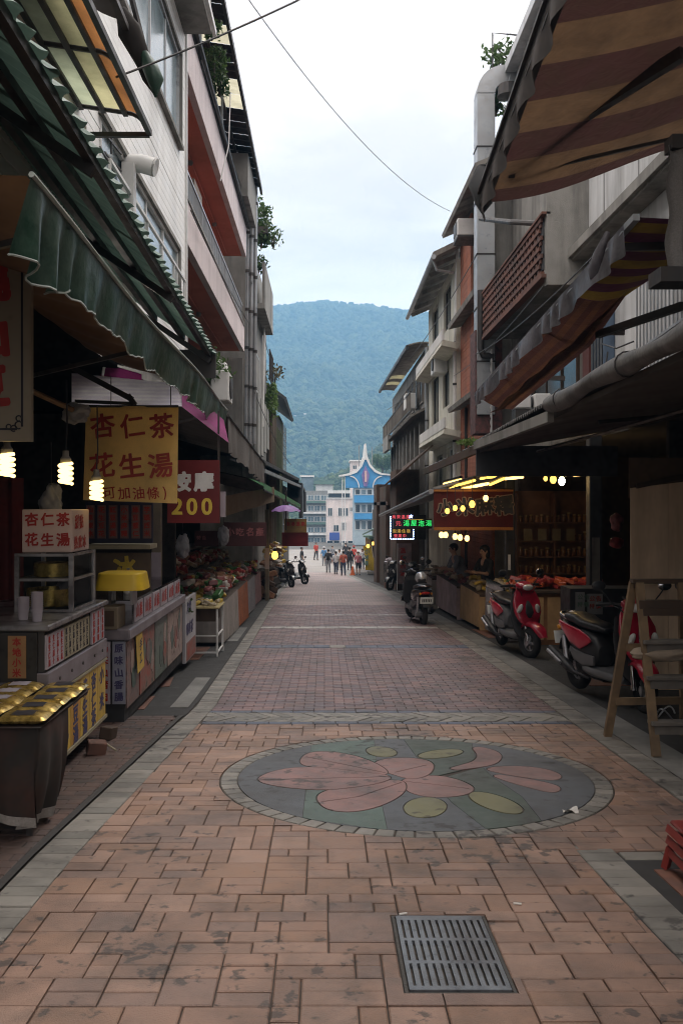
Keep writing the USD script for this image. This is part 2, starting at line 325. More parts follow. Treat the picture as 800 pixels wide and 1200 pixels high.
part(street, 'far_paving', strip(0, 0, 24.0, 66, -.002, 42, lambda Y: (far_left(Y), far_right(Y))), M_farb)
M_plaza = mat('plaza_paving', (.27, .25, .23), (.2, .185, .17), scale=.8, rough=.7, grime=(.12, .1, .09), gs=.3)
part(street, 'plaza_paving', strip(-9, 9, 66, 132, -.004, 30), M_plaza)

def brick(poly, top=0.0, ch=.005, dep=.03):
    """one paver from its outline (a shapely polygon): chamfered when it is a plain quad"""
    m = MB(); c = np.array(poly.exterior.coords)[:-1]
    if len(c) == 4 and poly.area > .0015:
        ctr = c.mean(0); d = c - ctr; ins = ctr + d * (1 - ch / np.maximum(np.abs(d), ch * 2))
        v = np.vstack([np.c_[c, np.full(4, top - dep)], np.c_[c, np.full(4, top - ch * .8)], np.c_[ins, np.full(4, top)]])
        f = [[a + i, a + (i + 1) % 4, b + (i + 1) % 4, b + i] for a, b in ((0, 4), (4, 8)) for i in range(4)] + [[8, 9, 10, 11]]
        m.add(v, f)
    else: m.prism(poly, top - dep, top)
    return m
SH = lambda p: p.buffer(-.0028, join_style=2)
class Pav:
    """pavers: the ones that show largest become parts, the rest of them one part"""
    def __init__(s, name, mats, limit): s.name, s.mats, s.limit, s.l = name, mats, limit, []
    def add(s, poly, mi=None, jit=.003):
        for q in getattr(poly, 'geoms', [poly]):
            if q.is_empty or q.area < 3e-4 or q.geom_type != 'Polygon': continue
            c = q.centroid; s.l.append((q.area / max(c.y, .5) ** 3 if -.2 < (c.x * F / max(c.y, .1) + VX) / 800 < 1.2 and c.y > 2.7 else 0, q, rnd.randrange(len(s.mats)) if mi is None else mi, rnd.uniform(-jit, jit)))
    def flush(s):
        s.l.sort(key=lambda t: -t[0]); rest = {}
        for i, (a, q, mi, z) in enumerate(s.l):
            m = brick(q, z).drape()
            if i < s.limit: part(street, s.name, m, s.mats[mi])
            else: rest.setdefault(mi, MB()).add(*m.arr())
        for mi, m in rest.items(): part(street, s.name, m, s.mats[mi], kind='stuff')

# medallion
MC, MR = np.array([.61, 6.27]), 1.325
disc = Point(*MC).buffer(MR, 64)
# tan ashlar in front and around the medallion
tan = Pav('brick', M_tan, 300)
U = .101; X0, Y0 = -1.6, -1.9
nx, ny = int(4.0 / U) + 1, int((8.12 - Y0) / U)
grate_hole = sbox(.285, 3.235, .69, 3.925)
region = Polygon([(far_left(y), y) for y in np.linspace(Y0, 8.1, 30)] + [(2.225, 8.1), (2.225, 4.75), (1.315, 4.75), (1.375, 3.4), (1.42, Y0)]).difference(disc).difference(grate_hole)
used = np.zeros((nx, ny), bool)
opts = [(2, 2), (2, 1), (2, 1), (2, 1), (3, 1), (2, 2), (1, 2), (2, 2), (1, 1), (3, 2)]
for j in range(ny):
    for i in range(nx):
        if used[i, j]: continue
        o = opts[:]; rnd.shuffle(o); o += [(1, 1)]
        if j % 2 == 1: o = [q for q in o if q[1] == 1] + [(1, 1)]
        for (a, b) in o:
            if i + a <= nx and j + b <= ny and not used[i:i+a, j:j+b].any():
                used[i:i+a, j:j+b] = True; q = sbox(X0 + i*U, Y0 + j*U, X0 + (i+a)*U, Y0 + (j+b)*U); break
        q = q.intersection(region)
        if not q.is_empty: tan.add(SH(q))
tan.flush()
# plum running bond beyond the cross band
plum = Pav('plum_brick', M_plum, 280); yy, r = 8.76, 0
bands = [(14.1, 14.45), (17.4, 17.75), (20.6, 20.75)]
while yy < 23.95:
    inb = any(a - .02 < yy + .05 < b + .02 for a, b in bands)
    xx = -1.7 + (.1 if r % 2 else 0)
    while xx < 2.4:
        q = sbox(xx, yy, xx + .2, yy + .1); rg = sbox(float(far_left(yy)), 0, float(far_right(yy)), 30)
        if not inb: plum.add(SH(q.intersection(rg)), jit=.0025)
        xx += .2
    yy += .1; r += 1
plum.flush()
# cross bands: herringbone of grey between two blue courses, and the thinner ones further on
M_pale = mat('paver_pale', (.46, .44, .41), (.36, .345, .32), scale=9, **BR)
bt = Pav('band_tile', [M_blue] + M_grey + [M_pale], 200)
for y0 in (8.11, 8.655):
    x = -1.1
    while x < 2.22: bt.add(SH(sbox(x, y0, min(x + .2, 2.22), y0 + .1)), 0); x += .2
x = -1.1 - .5
clip = sbox(-1.1, 8.215, 2.22, 8.65)
while x < 2.4:
    for (ya, yb, sl) in ((8.215, 8.43, .16), (8.43, 8.65, -.16)):
        x0 = x + (0 if sl > 0 else .16)
        bt.add(SH(Polygon([(x0, ya), (x0 + .105, ya), (x0 + .105 + sl, yb), (x0 + sl, yb)]).intersection(clip)), rnd.choice([1, 2, 3]))
    x += .105
for (a, b) in bands:
    x = float(far_left(a))
    while x < far_right(a) - .05:
        bt.add(SH(sbox(x, a, min(x + .25, float(far_right(a))), b)), rnd.choice([0, 0, 1]) if a < 15 else 4); x += .25
bt.flush()
# grey border strips
bs = Pav('border_stone', M_grey, 280)
def border(y0, y1, fa, fb, st=.116, mi=None):
    y = y0
    while y < y1:
        bs.add(SH(Polygon([(fa(y), y), (fb(y), y), (fb(y + st), y + st), (fa(y + st), y + st)])), mi); y += st
border(-1.9, 8.1, lambda y: float(far_left(y)) - .205, lambda y: float(far_left(y)))
border(8.1, 24, lambda y: float(far_left(y)) - .19, lambda y: float(far_left(y)))
border(4.98, 24, lambda y: float(far_right(y)), lambda y: float(far_right(y)) + .2)
pe = lambda y: 1.315 + (4.75 - y) * .045
border(-1.9, 4.72, pe, lambda y: pe(y) + .2)
for i in range(4): bs.add(SH(sbox(1.53 + i * .225, 4.62, 1.53 + (i + 1) * .225, 4.74)))
bs.flush()
part(street, 'far_border', merged(strip(0, 0, 24, 66, 0, 42, lambda Y: (far_left(Y) - .19, far_left(Y))), strip(0, 0, 24, 66, 0, 42, lambda Y: (far_right(Y), far_right(Y) + .2))), M_grey[0])

# right of the border: concrete gutter, then dark asphalt in front of the shops
m = strip(0, 0, 6.0, 66, -.003, 60, lambda Y: (far_right(Y) + .205, far_right(Y) + .50)); part(street, 'gutter', m, M_conc)
part(street, 'gutter', strip(0, 0, 8.5, 66, -.003, 60, lambda Y: (far_left(Y) - .50, far_left(Y) - .195)), M_asph)
part(street, 'kerb_strip', strip(0, 0, -8, 8.5, .004, 30, lambda Y: (far_left(Y) - .255, far_left(Y) - .21)), mat('kerb_dark', (.05, .045, .042), rough=.8, bump=.6))
for (ya, yb) in ((8.9, 10.9), (15.0, 17.5)): part(street, 'drain_cover', strip(0, 0, ya, yb, .004, 6, lambda Y: (far_left(Y) - .43, far_left(Y) - .25)), M_conc)
pav_r = strip(0, 0, -8, 66, -.007, 60, lambda Y: (np.where(Y < 6, np.where(Y < 4.6, 1.3, 2.2), far_right(Y) + .49), 9 + 0 * Y)); part(street, 'side_paving', pav_r, M_asph)
part(street, 'side_paving', strip(0, 0, -8, 66, -.007, 60, lambda Y: (-9 + 0 * Y, np.where(Y < 8.5, far_left(Y) - .25, far_left(Y) - .49))), M_asph)
dr = Pav('side_brick', M_dred, 200); y, r = 2.0, 0
while y < 8.4:
    x = -2.4 + (.1 if r % 2 else 0)
    while x < -1.4:
        dr.add(SH(sbox(x, y, x + .2, y + .1).intersection(sbox(-2.6, 0, float(far_left(y)) - .26, 9))), jit=.002); x += .2
    y += .1; r += 1
dr.flush()
for (a, b, c, d) in ((3.0, 10.3, 3.5, 11.2), (2.78, 15.6, 3.05, 17.2), (3.1, 6.6, 3.9, 7.7), (1.62, 3.4, 2.3, 4.5), (-2.1, 12.6, -1.75, 14.2), (-1.95, 10.2, -1.75, 11.0), (-1.95, 8.8, -1.75, 9.6)):
    e = rnd.uniform(.02, .1); m = MB(); q = Polygon([(a + e, b), (c, b + e), (c - e, d), (a, d - e)]); m.prism(q, -.02, .0); m.drape(); part(street, 'repair_patch', m, M_terra)

# the inlaid medallion
M_slate = mat('inlay_slate', (.10, .108, .118), (.07, .078, .09), scale=5, **BR); M_teal = mat('inlay_teal', (.105, .15, .13), (.075, .115, .10), scale=5, **BR)
M_dgrn = mat('inlay_green', (.07, .095, .078), (.05, .072, .06), scale=5, **BR); M_pet = mat('inlay_petal', (.31, .175, .16), (.20, .12, .112), scale=7, **BR); M_olive = mat('inlay_leaf', (.20, .19, .10), (.15, .145, .075), scale=5, **BR)
z2 = lambda p: [tuple(G(240 + x / 1.66667, 820 + y / 1.66667)[:2]) for x, y in p]
ell = lambda cx, cy, rx, ry, t=0: [(cx + rx * math.cos(a) * math.cos(t) - ry * math.sin(a) * math.sin(t), cy + rx * math.cos(a) * math.sin(t) + ry * math.sin(a) * math.cos(t)) for a in np.arange(0, 2 * PI, .35)]
def chaikin(p):
    for _ in range(2): p = [q for a, b in zip(p, p[1:] + p[:1]) for q in ((a[0]*.75 + b[0]*.25, a[1]*.75 + b[1]*.25), (a[0]*.25 + b[0]*.75, a[1]*.25 + b[1]*.75))]
    return p
def smooth_poly(p): q = Polygon(chaikin(p)).buffer(0); return q.buffer(.035, 6).buffer(-.07, 6).buffer(.035, 6) if False else q.buffer(-.02, 6).buffer(.02, 6)
petals = [[(102,158),(130,142),(180,133),(240,135),(300,143),(365,150),(340,162),(290,170),(230,176),(150,170)], [(190,118),(205,104),(240,102),(290,110),(330,125),(355,142),(340,148),(290,141),(230,133),(195,128)],
          [(222,192),(240,178),(300,168),(345,160),(383,158),(388,175),(370,192),(330,210),(280,219),(240,213)], [(335,122),(365,115),(410,115),(440,122),(440,140),(420,152),(395,153),(365,143),(340,138)],
          [(385,158),(420,150),(460,150),(500,160),(523,175),(500,187),(440,190),(400,180)], [(525,93),(545,95),(570,103),(575,115),(560,127),(520,133),(470,139),(500,130),(530,122),(540,110)],
          [(545,135),(600,130),(660,135),(692,147),(685,157),(640,153),(590,145)], [(560,146),(610,153),(650,160),(690,170),(682,182),(640,172),(590,158)]]
leaves_ = [ell(345, 102, 30, 10, .1), ell(460, 106, 44, 8, -.1), ell(430, 211, 42, 20, -.05), ell(568, 202, 55, 15, .3)]
pp = [smooth_poly(z2(p)).buffer(.022, 6) for p in petals]; ll = [smooth_poly(z2(p)) for p in leaves_]
inner = Point(*MC).buffer(MR - .125, 48)
teal = Polygon(z2([(208,80),(330,72),(335,115),(345,200),(357,256),(190,232),(200,150)])).intersection(inner); dgrn = Polygon(z2([(385,74),(520,80),(530,120),(560,150),(620,190),(660,240),(560,262),(480,200),(440,150)])).intersection(inner)
stem = Polygon(z2([(440,152),(520,134),(545,131),(520,137),(450,157)]))
figs = union_all([p.buffer(.008) for p in pp + ll] + [stem])
plate = MB(); plate.prism(Point(*MC).buffer(MR - .004, 64), -.03, -.006); plate.drape(); part(street, 'medallion_bed', plate, M_bed)
def inlay(name, poly, m, dz=0.0):
    q = MB(); q.prism(poly, -.02, dz); q.drape(); part(street, name, q, m)
inlay('inlay_panel', inner.difference(union_all([teal, dgrn])).difference(figs), M_slate)
inlay('inlay_panel', teal.difference(figs).buffer(-.003), M_teal); inlay('inlay_panel', dgrn.difference(figs).difference(teal).buffer(-.003), M_dgrn)
from shapely.geometry import LineString
ribs = {0: [(112,157),(360,151)], 1: [(198,112),(352,143)], 2: [(228,200),(300,190),(384,162)], 3: [(432,128),(372,142)], 4: [(515,174),(450,166),(392,160)]}
for i, p in enumerate(pp):
    q = p.difference(union_all([q.buffer(.008) for q in pp[:i]]) if i else Polygon())
    if i in ribs: q = q.difference(LineString(z2(ribs[i])).buffer(.004))
    for h in getattr(q, 'geoms', [q]): inlay('petal', h, M_pet, rnd.uniform(0, .002))
for p in ll: inlay('inlay_leaf', p.difference(union_all([q.buffer(.008) for q in pp])), M_olive, .001)
nr = 72
for i in range(nr):
    a0, a1 = 2 * PI * i / nr + .004, 2 * PI * (i + 1) / nr - .004; r0, r1 = MR - .118, MR - .008
    q = Polygon([(MC[0] + r * math.cos(a), MC[1] + r * math.sin(a)) for r, a in ((r0, a0), (r1, a0), (r1, a1), (r0, a1))]); m = brick(q, rnd.uniform(-.001, .003)).drape(); part(street, 'ring_stone', m, M_grey[i * 7 % 3])

# drain grate
M_iron = mat('grate_iron', (.20, .215, .235), (.13, .14, .155), scale=14, rough=.42, metal=.7, bump=.3, bscale=120, grime=(.06, .05, .045), gs=4, ga=.6)
gr = thing('drain_grate', 'grey cast iron drain grate with three rows of slots in the tan paving', 'drain grate', (.485, 3.58, float(g(3.58))))
q = sbox(.305, 3.255, .672, 3.905); slots = []
for r_ in range(3):
    for c_ in range(12):
        x = .305 + .022 + c_ * (.367 - .044) / 11; y = 3.255 + .03 + r_ * .2; slots.append(sbox(x - .0055, y, x + .0055, y + .175))
plate = MB(); plate.prism(q.difference(union_all(slots)), -.016, .004)
plate.drape(); part(gr, 'slotted_plate', plate, M_iron)
rim = MB(); rim.prism(sbox(.288, 3.238, .689, 3.922).difference(sbox(.300, 3.25, .677, 3.91)), -.03, -.003); rim.drape(); part(gr, 'frame', rim, mat('grate_rim', (.07, .065, .06), rough=.8, bump=.6))
pit = MB(); pit.prism(sbox(.285, 3.235, .69, 3.925), -.2, -.03); pit.drape(); part(gr, 'pit', pit, mat('pit_black', (.01, .01, .01), rough=1.0))
M_paper = mat('paper_white', (.75, .72, .68), (.6, .57, .53), rough=.8)
for (px, py, l, a, lab) in ((472, 1073, .035, .3, 'white cigarette end at the far edge of the drain grate'), (606, 1061, .035, -.2, 'white cigarette end on the tan pavers right of the drain grate')):
    c = G(px, py); m = MB(); d = np.array([math.cos(a), math.sin(a), 0]) * l / 2; m.tube([c - d + [0, 0, .006], c + [0, 0, .0065], c + d + [0, 0, .006]], .0045, 7); solo('cigarette_end', m, M_paper, lab, 'cigarette end')
c = G(668, 952); m = MB(); m.sheet(c + [-.05, -.03, .006], c + [.05, -.02, .01], c + [.045, .04, .012], c + [-.04, .03, .008], 4, 3, lambda u, w: np.stack([0*u, 0*u, .02 * np.sin(u * 5) * np.cos(w * 4)], 1)); solo('paper_scrap', m, M_paper, 'crumpled pale scrap of paper on the edge of the flower medallion', 'paper scrap')
# ------------------------------------------------------------------ mountains, trees, far buildings
M_forest = [mat('forest_%s' % n, c, tuple(x * .32 for x in c), scale=.4, rough=.9, bump=1.0, bscale=1.2) for n, c in (('a', (.06, .10, .04)), ('b', (.04, .075, .03)), ('c', (.09, .13, .045)), ('d', (.05, .085, .04)))]
M_under = mat('forest_floor', (.035, .055, .025), (.02, .035, .016), scale=.03, rough=1.0)
RX = np.array([-900, -500, -260, -100, -93, -66, -46, -7, 26, 66, 105, 132, 200, 330, 560, 900.0]); RPY = np.array([420, 395, 372, 366, 365, 361.5, 357.5, 353.5, 356.5, 361, 367, 374, 388, 395, 420, 450.0])
YR = 1450.0
def ridge(X): return -7.5 + HC + (VY - np.interp(X * F / YR, RX, RPY)) / F * YR          # skyline height above the far crest
def hmain(X, Y):
    t = np.clip((Y - 420) / (YR - 420), 0, 1.0); back = np.clip((Y - YR) / 700, 0, 1)
    sp = meshkit.fbm(np.stack([X / 260, Y / 380, 0 * X], 1), 4, 3) - .5
    return -9 + (ridge(X) + 9) * (t ** 1.12) * (1 - .5 * back) + sp * 170 * np.sin(PI * np.clip(t, 0, 1)) ** 1.0
def hfront(X, Y):
    top = np.interp(X, [-400, -120, -40, -20, 0, 22, 45, 70, 140, 400], [70, 40, 22, 12, 14, 26, 40, 52, 66, 90.0])
    t = np.clip((Y - 265) / 200, 0, 1); sp = meshkit.fbm(np.stack([X / 60, Y / 60, 0 * X], 1), 3, 9) - .5
    return -9 + (top + 9) * np.sin(PI / 2 * t) + sp * 16 * t
def hill(name, fn, x0, x1, y0, y1, nx, ny, label):
    m = MB(); m.grid(lambda u, w: (lambda X, Y: np.stack([X, Y, fn(X, Y)], 1))(x0 + u * (x1 - x0), y0 + w * (y1 - y0)), nx, ny); solo(name, m, M_under, label, 'hill', smooth=True, kind='structure')
hill('mountain', hmain, -1500, 1500, 420, 2000, 110, 60, 'high forested mountain that closes the view at the end of the street')
hill('near_hill', hfront, -420, 420, 262, 520, 60, 24, 'lower green hill in front of the mountain')
def scatter(name, fn, npts, x0, x1, y0, y1, size, seed, label, xlim=None):
    r = np.random.default_rng(seed); X = r.uniform(x0, x1, npts); Y = y0 + (y1 - y0) * r.uniform(0, 1, npts)
    px = X * F / Y + VX; ok = (px > 120) & (px < 680); X, Y = X[ok], Y[ok]
    Z = fn(X, Y); p = _num('/World', name); pi = UsdGeom.PointInstancer.Define(stage, p); tag(pi.GetPrim(), label, 'forest', None, 'stuff')
    paths = []
    for k in range(6):
        m = MB(); m.ball((0, 0, .35), 1.0, 2, (1, 1, 1.05), .9, seed + k); q = f'{p}/tree_crown_{k+1:03d}'; usdkit.mesh(stage, q, m.arr(), M_forest[k % 4], smooth=False); paths.append(q)
    pi.CreatePrototypesRel().SetTargets([Sdf.Path(q) for q in paths])
    pi.CreatePositionsAttr(Vt.Vec3fArray.FromNumpy(np.stack([X, Y, Z], 1).astype(np.float32))); pi.CreateProtoIndicesAttr(Vt.IntArray.FromNumpy(r.integers(0, 6, len(X)).astype(np.int32)))
    s = size * np.minimum(r.lognormal(0, .38, len(X)), 1.7) * np.clip(Y / 1000, .55, 1.2); pi.CreateScalesAttr(Vt.Vec3fArray.FromNumpy(np.stack([s, s, s * r.uniform(.8, 1.3, len(X))], 1).astype(np.float32)))
    a = r.uniform(0, 2 * PI, len(X)); pi.CreateOrientationsAttr(Vt.QuathArray([Gf.Quath(float(math.cos(t / 2)), 0, 0, float(math.sin(t / 2))) for t in a]))
scatter('mountain_forest', hmain, 80000, -420, 420, 440, 1500, 3.5, 5, 'blue green forest covering the high mountain')
scatter('hill_forest', hfront, 16000, -130, 160, 280, 510, 2.0, 6, 'green forest on the lower hill behind the blue building')

def leafcloud(m, c, r, n, size, seed, sc=(1,1,1), droop=.3):
    q = np.random.default_rng(seed); d = q.normal(size=(n, 3)); d /= np.linalg.norm(d, axis=1, keepdims=True); rad = q.uniform(.25, 1, n) ** .6
    lump = .65 + .7 * meshkit.noise(d * 2.2 + seed, seed)
    p = np.asarray(c) + d * (rad * lump)[:, None] * r * np.asarray(sc)
    u = q.normal(size=(n, 3)); u[:, 2] -= droop; u /= np.linalg.norm(u, axis=1, keepdims=True); w = np.cross(u, q.normal(size=(n, 3))); w /= np.linalg.norm(w, axis=1, keepdims=True)
    s = size * q.uniform(.6, 1.4, n)[:, None]; nn = np.cross(u, w)
    v = np.stack([p - u * s, p + w * s * .42 + nn * s * .12, p + u * s, p - w * s * .42 + nn * s * .12], 1).reshape(-1, 3)
    i = np.arange(n)[:, None] * 4; m.add(v, np.hstack([i, i + 1, i + 2, i + 3])); return m
M_leaf = mat('leaf_green', (.075, .13, .035), (.035, .07, .02), scale=9, rough=.5, trans=.3); M_leaf2 = mat('leaf_bright', (.14, .22, .05), (.07, .13, .03), scale=9, rough=.5, trans=.3); M_bark = mat('bark', (.1, .08, .06), (.05, .04, .03), scale=12, rough=.9, bump=.8)
def plant(px, py, Y, r, n, size, seed, label, name='balcony_plant', cat='plant', sc=(1,1,1), m=None, stem=.6):
    c = P(px, py, Y); t = thing(name, label, cat, c - [0, 0, r * sc[2]])
    part(t, 'foliage', leafcloud(MB(), c, r, n, size, seed, sc), m or M_leaf, kind='stuff')
    q = random.Random(seed); s = MB()
    for k in range(4): s.tube([c - [0, 0, r * sc[2] * 1.0], c + [q.uniform(-.2, .2) * r, q.uniform(-.2, .2) * r, 0], c + [q.uniform(-.6, .6) * r * sc[0], q.uniform(-.5, .5) * r, q.uniform(.1, .6) * r * sc[2]]], [.02, .015, .006], 5)
    part(t, 'stem', s, M_bark); return t

M_wglass = mat('window_dark', (.03, .04, .045), (.02, .025, .03), scale=1.5, rough=.12, rvar=.05, spec=.8); M_wglassb = mat('window_blue', (.16, .22, .25), (.08, .12, .14), scale=.7, rough=.15, rvar=.05, spec=.8)
M_pinkw = mat('pale_pink_wall', (.80, .70, .66), (.7, .6, .57), scale=.4, rough=.85, grime=(.3, .27, .25), gs=.4, streak=True); M_blueb = mat('bright_blue_panel', (.06, .3, .58), (.04, .22, .46), scale=.5, rough=.5); M_whitew = mat('white_wall', (.72, .72, .7), (.6, .6, .58), scale=.5, rough=.8, grime=(.35, .34, .32), gs=.5, streak=True)
M_fgrey = mat('far_grey_wall', (.3, .3, .28), (.2, .2, .19), scale=.5, rough=.85, grime=(.12, .12, .11), gs=.5, streak=True); M_dkmetal = mat('dark_metal', (.04, .042, .045), (.025, .026, .03), rough=.5, scale=9); M_roofg = mat('green_roof', (.12, .2, .16), (.08, .14, .11), rough=.6, scale=.6)
def fbox(m, px0, py0, px1, py1, Y, d=10.0, off=0.0):
    a, b = P(px0, py0, Y), P(px1, py1, Y); m.bb([a[0], Y + off, b[2]], [b[0], Y + d, a[2]]); return m
def fwin(root, px0, py0, px1, py1, Y, nx=2, ny=1, mat_f=None, mat_p=None):
    a, b = P(px0, py0, Y), P(px1, py1, Y); w = MB(); t = .09; x0, x1, z0, z1 = a[0], b[0], b[2], a[2]
    for lo, hi in (((x0, z0), (x1, z0 + t)), ((x0, z1 - t), (x1, z1)), ((x0, z0 + t), (x0 + t, z1 - t)), ((x1 - t, z0 + t), (x1, z1 - t))): w.bb([lo[0], Y - .08, lo[1]], [hi[0], Y + .02, hi[1]])
    for i in range(1, nx): x = x0 + (x1 - x0) * i / nx; w.bb([x - .04, Y - .07, z0 + t], [x + .04, Y + .02, z1 - t])
    p = part(root, 'window', w, mat_f or M_whitew); q = MB(); q.bb([x0 + t, Y - .03, z0 + t], [x1 - t, Y - .012, z1 - t]); part(p, 'pane', q, mat_p or M_wglass)
# pale pink house at the end
Yp = 180.0
t = thing('pink_house', 'pale pink three storey house facing up the street with a blue board', 'house', P(399, 640, Yp) * [1, 1, 0] + [0, 0, float(g(Yp))])
w = MB(); a, b = P(382, 584, Yp), P(415.5, 584, Yp); w.bb([a[0], Yp, g(Yp)], [b[0], Yp + 9, a[2]]); part(t, 'wall', w, M_pinkw)
for q in ((384, 595, 389.5, 605), (396, 595, 401.5, 605), (402, 595, 408, 605), (409.5, 594, 413, 599.5), (390.5, 615, 397, 623), (399.5, 612, 405.5, 622)): fwin(t, *q, Yp)
m = MB(); m.bb(P(384, 574.5, Yp) * [1, 0, 1] + [0, Yp + .5, 0], P(411, 578, Yp) * [1, 0, 1] + [0, Yp + 8, 0]); m.bb(P(382, 583.2, Yp) * [1, 0, 1] + [0, Yp - .2, 0], P(415.5, 584.3, Yp) * [1, 0, 1] + [0, Yp + 9.2, 0]); part(t, 'roof', m, M_whitew)
m = MB(); m.bb(P(385, 578, Yp) * [1, 0, 1] + [0, Yp + 1.5, 0], P(410, 583.3, Yp) * [1, 0, 1] + [0, Yp + 7, 0]); part(t, 'roof_room', m, M_wglass)
m = MB(); m.bb(P(386, 624, Yp) * [1, 0, 1] + [0, Yp - .35, 0], P(397.5, 633, Yp) * [1, 0, 1] + [0, Yp - .15, 0]); part(t, 'sign_board', m, mat('royal_blue', (.05, .1, .38), rough=.5))
for k in range(4): fwin(t, 383 + k * 8, 633.5, 390 + k * 8, 643, Yp, 1)
# grey glass block left of it
Yg = 215.0
t = thing('grey_block', 'grey green building with long rows of balcony windows left of the pink house', 'building', P(362, 640, Yg) * [1, 1, 0] + [0, 0, float(g(Yg))])
w = MB(); a, b = P(352, 575, Yg), P(392, 575, Yg); w.bb([a[0], Yg, g(Yg)], [b[0], Yg + 12, a[2]]); part(t, 'wall', w, M_fgrey)
for k in range(5):
    y = 577 + k * 12.5
    for j in range(5): fwin(t, 353 + j * 7.6, y + 3, 359.8 + j * 7.6, y + 9.5, Yg, 2, mat_p=M_wglassb)
    m = MB(); m.bb(P(351, y + 10, Yg) * [1, 0, 1] + [0, Yg - 1.2, 0], P(393, y + 12.5, Yg) * [1, 0, 1] + [0, Yg, 0]); part(t, 'balcony', m, M_whitew if k % 2 else M_roofg)
m = MB(); m.bb(P(368, 563, Yg) * [1, 0, 1] + [0, Yg - .6, 0], P(392, 567.5, Yg) * [1, 0, 1] + [0, Yg + 8, 0]); part(t, 'roof', m, M_roofg)
m = MB(); m.bb(P(370, 567.5, Yg) * [1, 0, 1] + [0, Yg, 0], P(390, 575, Yg) * [1, 0, 1] + [0, Yg + 7, 0]); part(t, 'roof_room', m, M_whitew)
m = MB(); m.bb(P(351.5, 557, Yg) * [1, 0, 1] + [0, Yg - .4, 0], P(368, 559, Yg) * [1, 0, 1] + [0, Yg + 6, 0]); part(t, 'roof', m, M_whitew)
m = MB(); m.bb(P(353, 559, Yg) * [1, 0, 1] + [0, Yg, 0], P(367, 575, Yg) * [1, 0, 1] + [0, Yg + 5.5, 0]); part(t, 'roof_room', m, M_wglassb)
# blue building with a white spire gable
Yb = 160.0
t = thing('spire_building', 'bright blue building with a sweeping white spire over its gable', 'building', P(430, 640, Yb) * [1, 1, 0] + [0, 0, float(g(Yb))])
w = MB(); a, b = P(415, 571, Yb), P(452, 571, Yb); w.bb([a[0], Yb, g(Yb)], [b[0], Yb + 10, a[2]]); part(t, 'wall', w, mat('pale_blue_wall', (.4, .48, .52), (.28, .36, .4), scale=.5, rough=.8))
for (y0, y1) in ((580.5, 589), (601.5, 608.5)):
    m = MB(); m.bb(P(414.5, y0, Yb) * [1, 0, 1] + [0, Yb - 1.2, 0], P(452, y1, Yb) * [1, 0, 1] + [0, Yb, 0]); part(t, 'balcony', m, M_blueb)
for (y0, y1) in ((573, 580), (590.5, 601), (610, 621)):
    for j in range(5): fwin(t, 416 + j * 7, y0, 422 + j * 7, y1, Yb, 1, mat_p=M_wglassb if j % 2 else M_wglass)
px = lambda l: Polygon([tuple((P(x, y, Yb))[[0, 2]]) for x, y in l]); FR = (np.array([[1, 0, 0], [0, 0, 1], [0, -1, 0.0]]), np.array([0, Yb, 0.0]))
gable = px([(405, 571.5), (405, 558), (410, 556.5), (418, 553), (424, 546), (427, 538), (429, 538), (433, 546), (439, 552.5), (446, 556), (458, 557.5), (458, 571.5)])
m = MB(); m.prism(gable, -3, .3, FR); part(t, 'gable', m, M_blueb)
sp = px([(397, 557), (407, 555), (416, 551.5), (422, 544.5), (425.5, 534), (427.2, 520), (428.6, 520), (430, 534), (434, 544.5), (440, 551), (447, 554.5), (460, 556), (460, 557.6), (446, 556.6), (438.5, 553.2), (432.5, 546.8), (429, 539), (427, 539), (424, 546.8), (418, 553.8), (409, 557.2), (397, 558.8)])
m = MB(); m.prism(sp, -3.2, .7, FR); part(t, 'spire', m, M_whitew)
for (cx, s) in ((416, 1), (441, -1)):
    arc = px([(cx + s * 11 * math.cos(a) - s * 6, 571.5 - 14 * math.sin(a)) for a in np.linspace(0, PI / 2, 8)] + [(cx + s * 9.8 * math.cos(a) - s * 6, 571.5 - 12.6 * math.sin(a)) for a in np.linspace(PI / 2, 0, 8)]); m = MB(); m.prism(arc, .3, .6, FR); part(t, 'gable_trim', m, M_whitew)
dia = px([(428, 546), (432.5, 556), (430, 570), (426, 570), (423.5, 556)]); m = MB(); m.prism(dia, .3, .8, FR); part(t, 'emblem', m, mat('emblem_violet', (.3, .2, .38), (.12, .1, .3), scale=.9, rough=.5))
m = MB(); m.prism(px([(426.8, 552), (429.2, 552), (429.2, 565), (426.8, 565)]), .8, 1.1, FR); part(t, 'emblem_figure', m, mat('emblem_pink', (.62, .4, .4), rough=.5))
m = MB()
for x in (400.5, 403.5): m.bb(P(x, 557, Yb) * [1, 0, 1] + [0, Yb - .2, 0], P(x + 1, 640, Yb) * [1, 0, 1] + [0, Yb + .1, 0])
part(t, 'post', m, M_whitew)
t = thing('cream_block', 'cream roof block showing behind the white spire', 'building', [P(419, 556, 190)[0], 195, float(g(190))]); w = MB(); a, b = P(411, 540, 190), P(427, 540, 190); w.bb([a[0], 190, g(190)], [b[0], 198, a[2]]); part(t, 'wall', w, M_pinkw); fwin(t, 413, 545, 418, 550, 190)
m = MB(); m.bb(P(409.5, 539, 190) * [1, 0, 1] + [0, 189.5, 0], P(428.5, 540.5, 190) * [1, 0, 1] + [0, 198.5, 0]); part(t, 'roof', m, M_whitew)
for x, y in ((420.5, 522), (436, 524)):
    m = MB(); p = P(x, y, 185); m.tube([[p[0], 185, P(x, 556, 185)[2]], p], .09, 6); solo('roof_mast', m, M_fgrey, 'thin pale mast left of the white spire' if x < 430 else 'thin pale mast right of the white spire', 'mast')
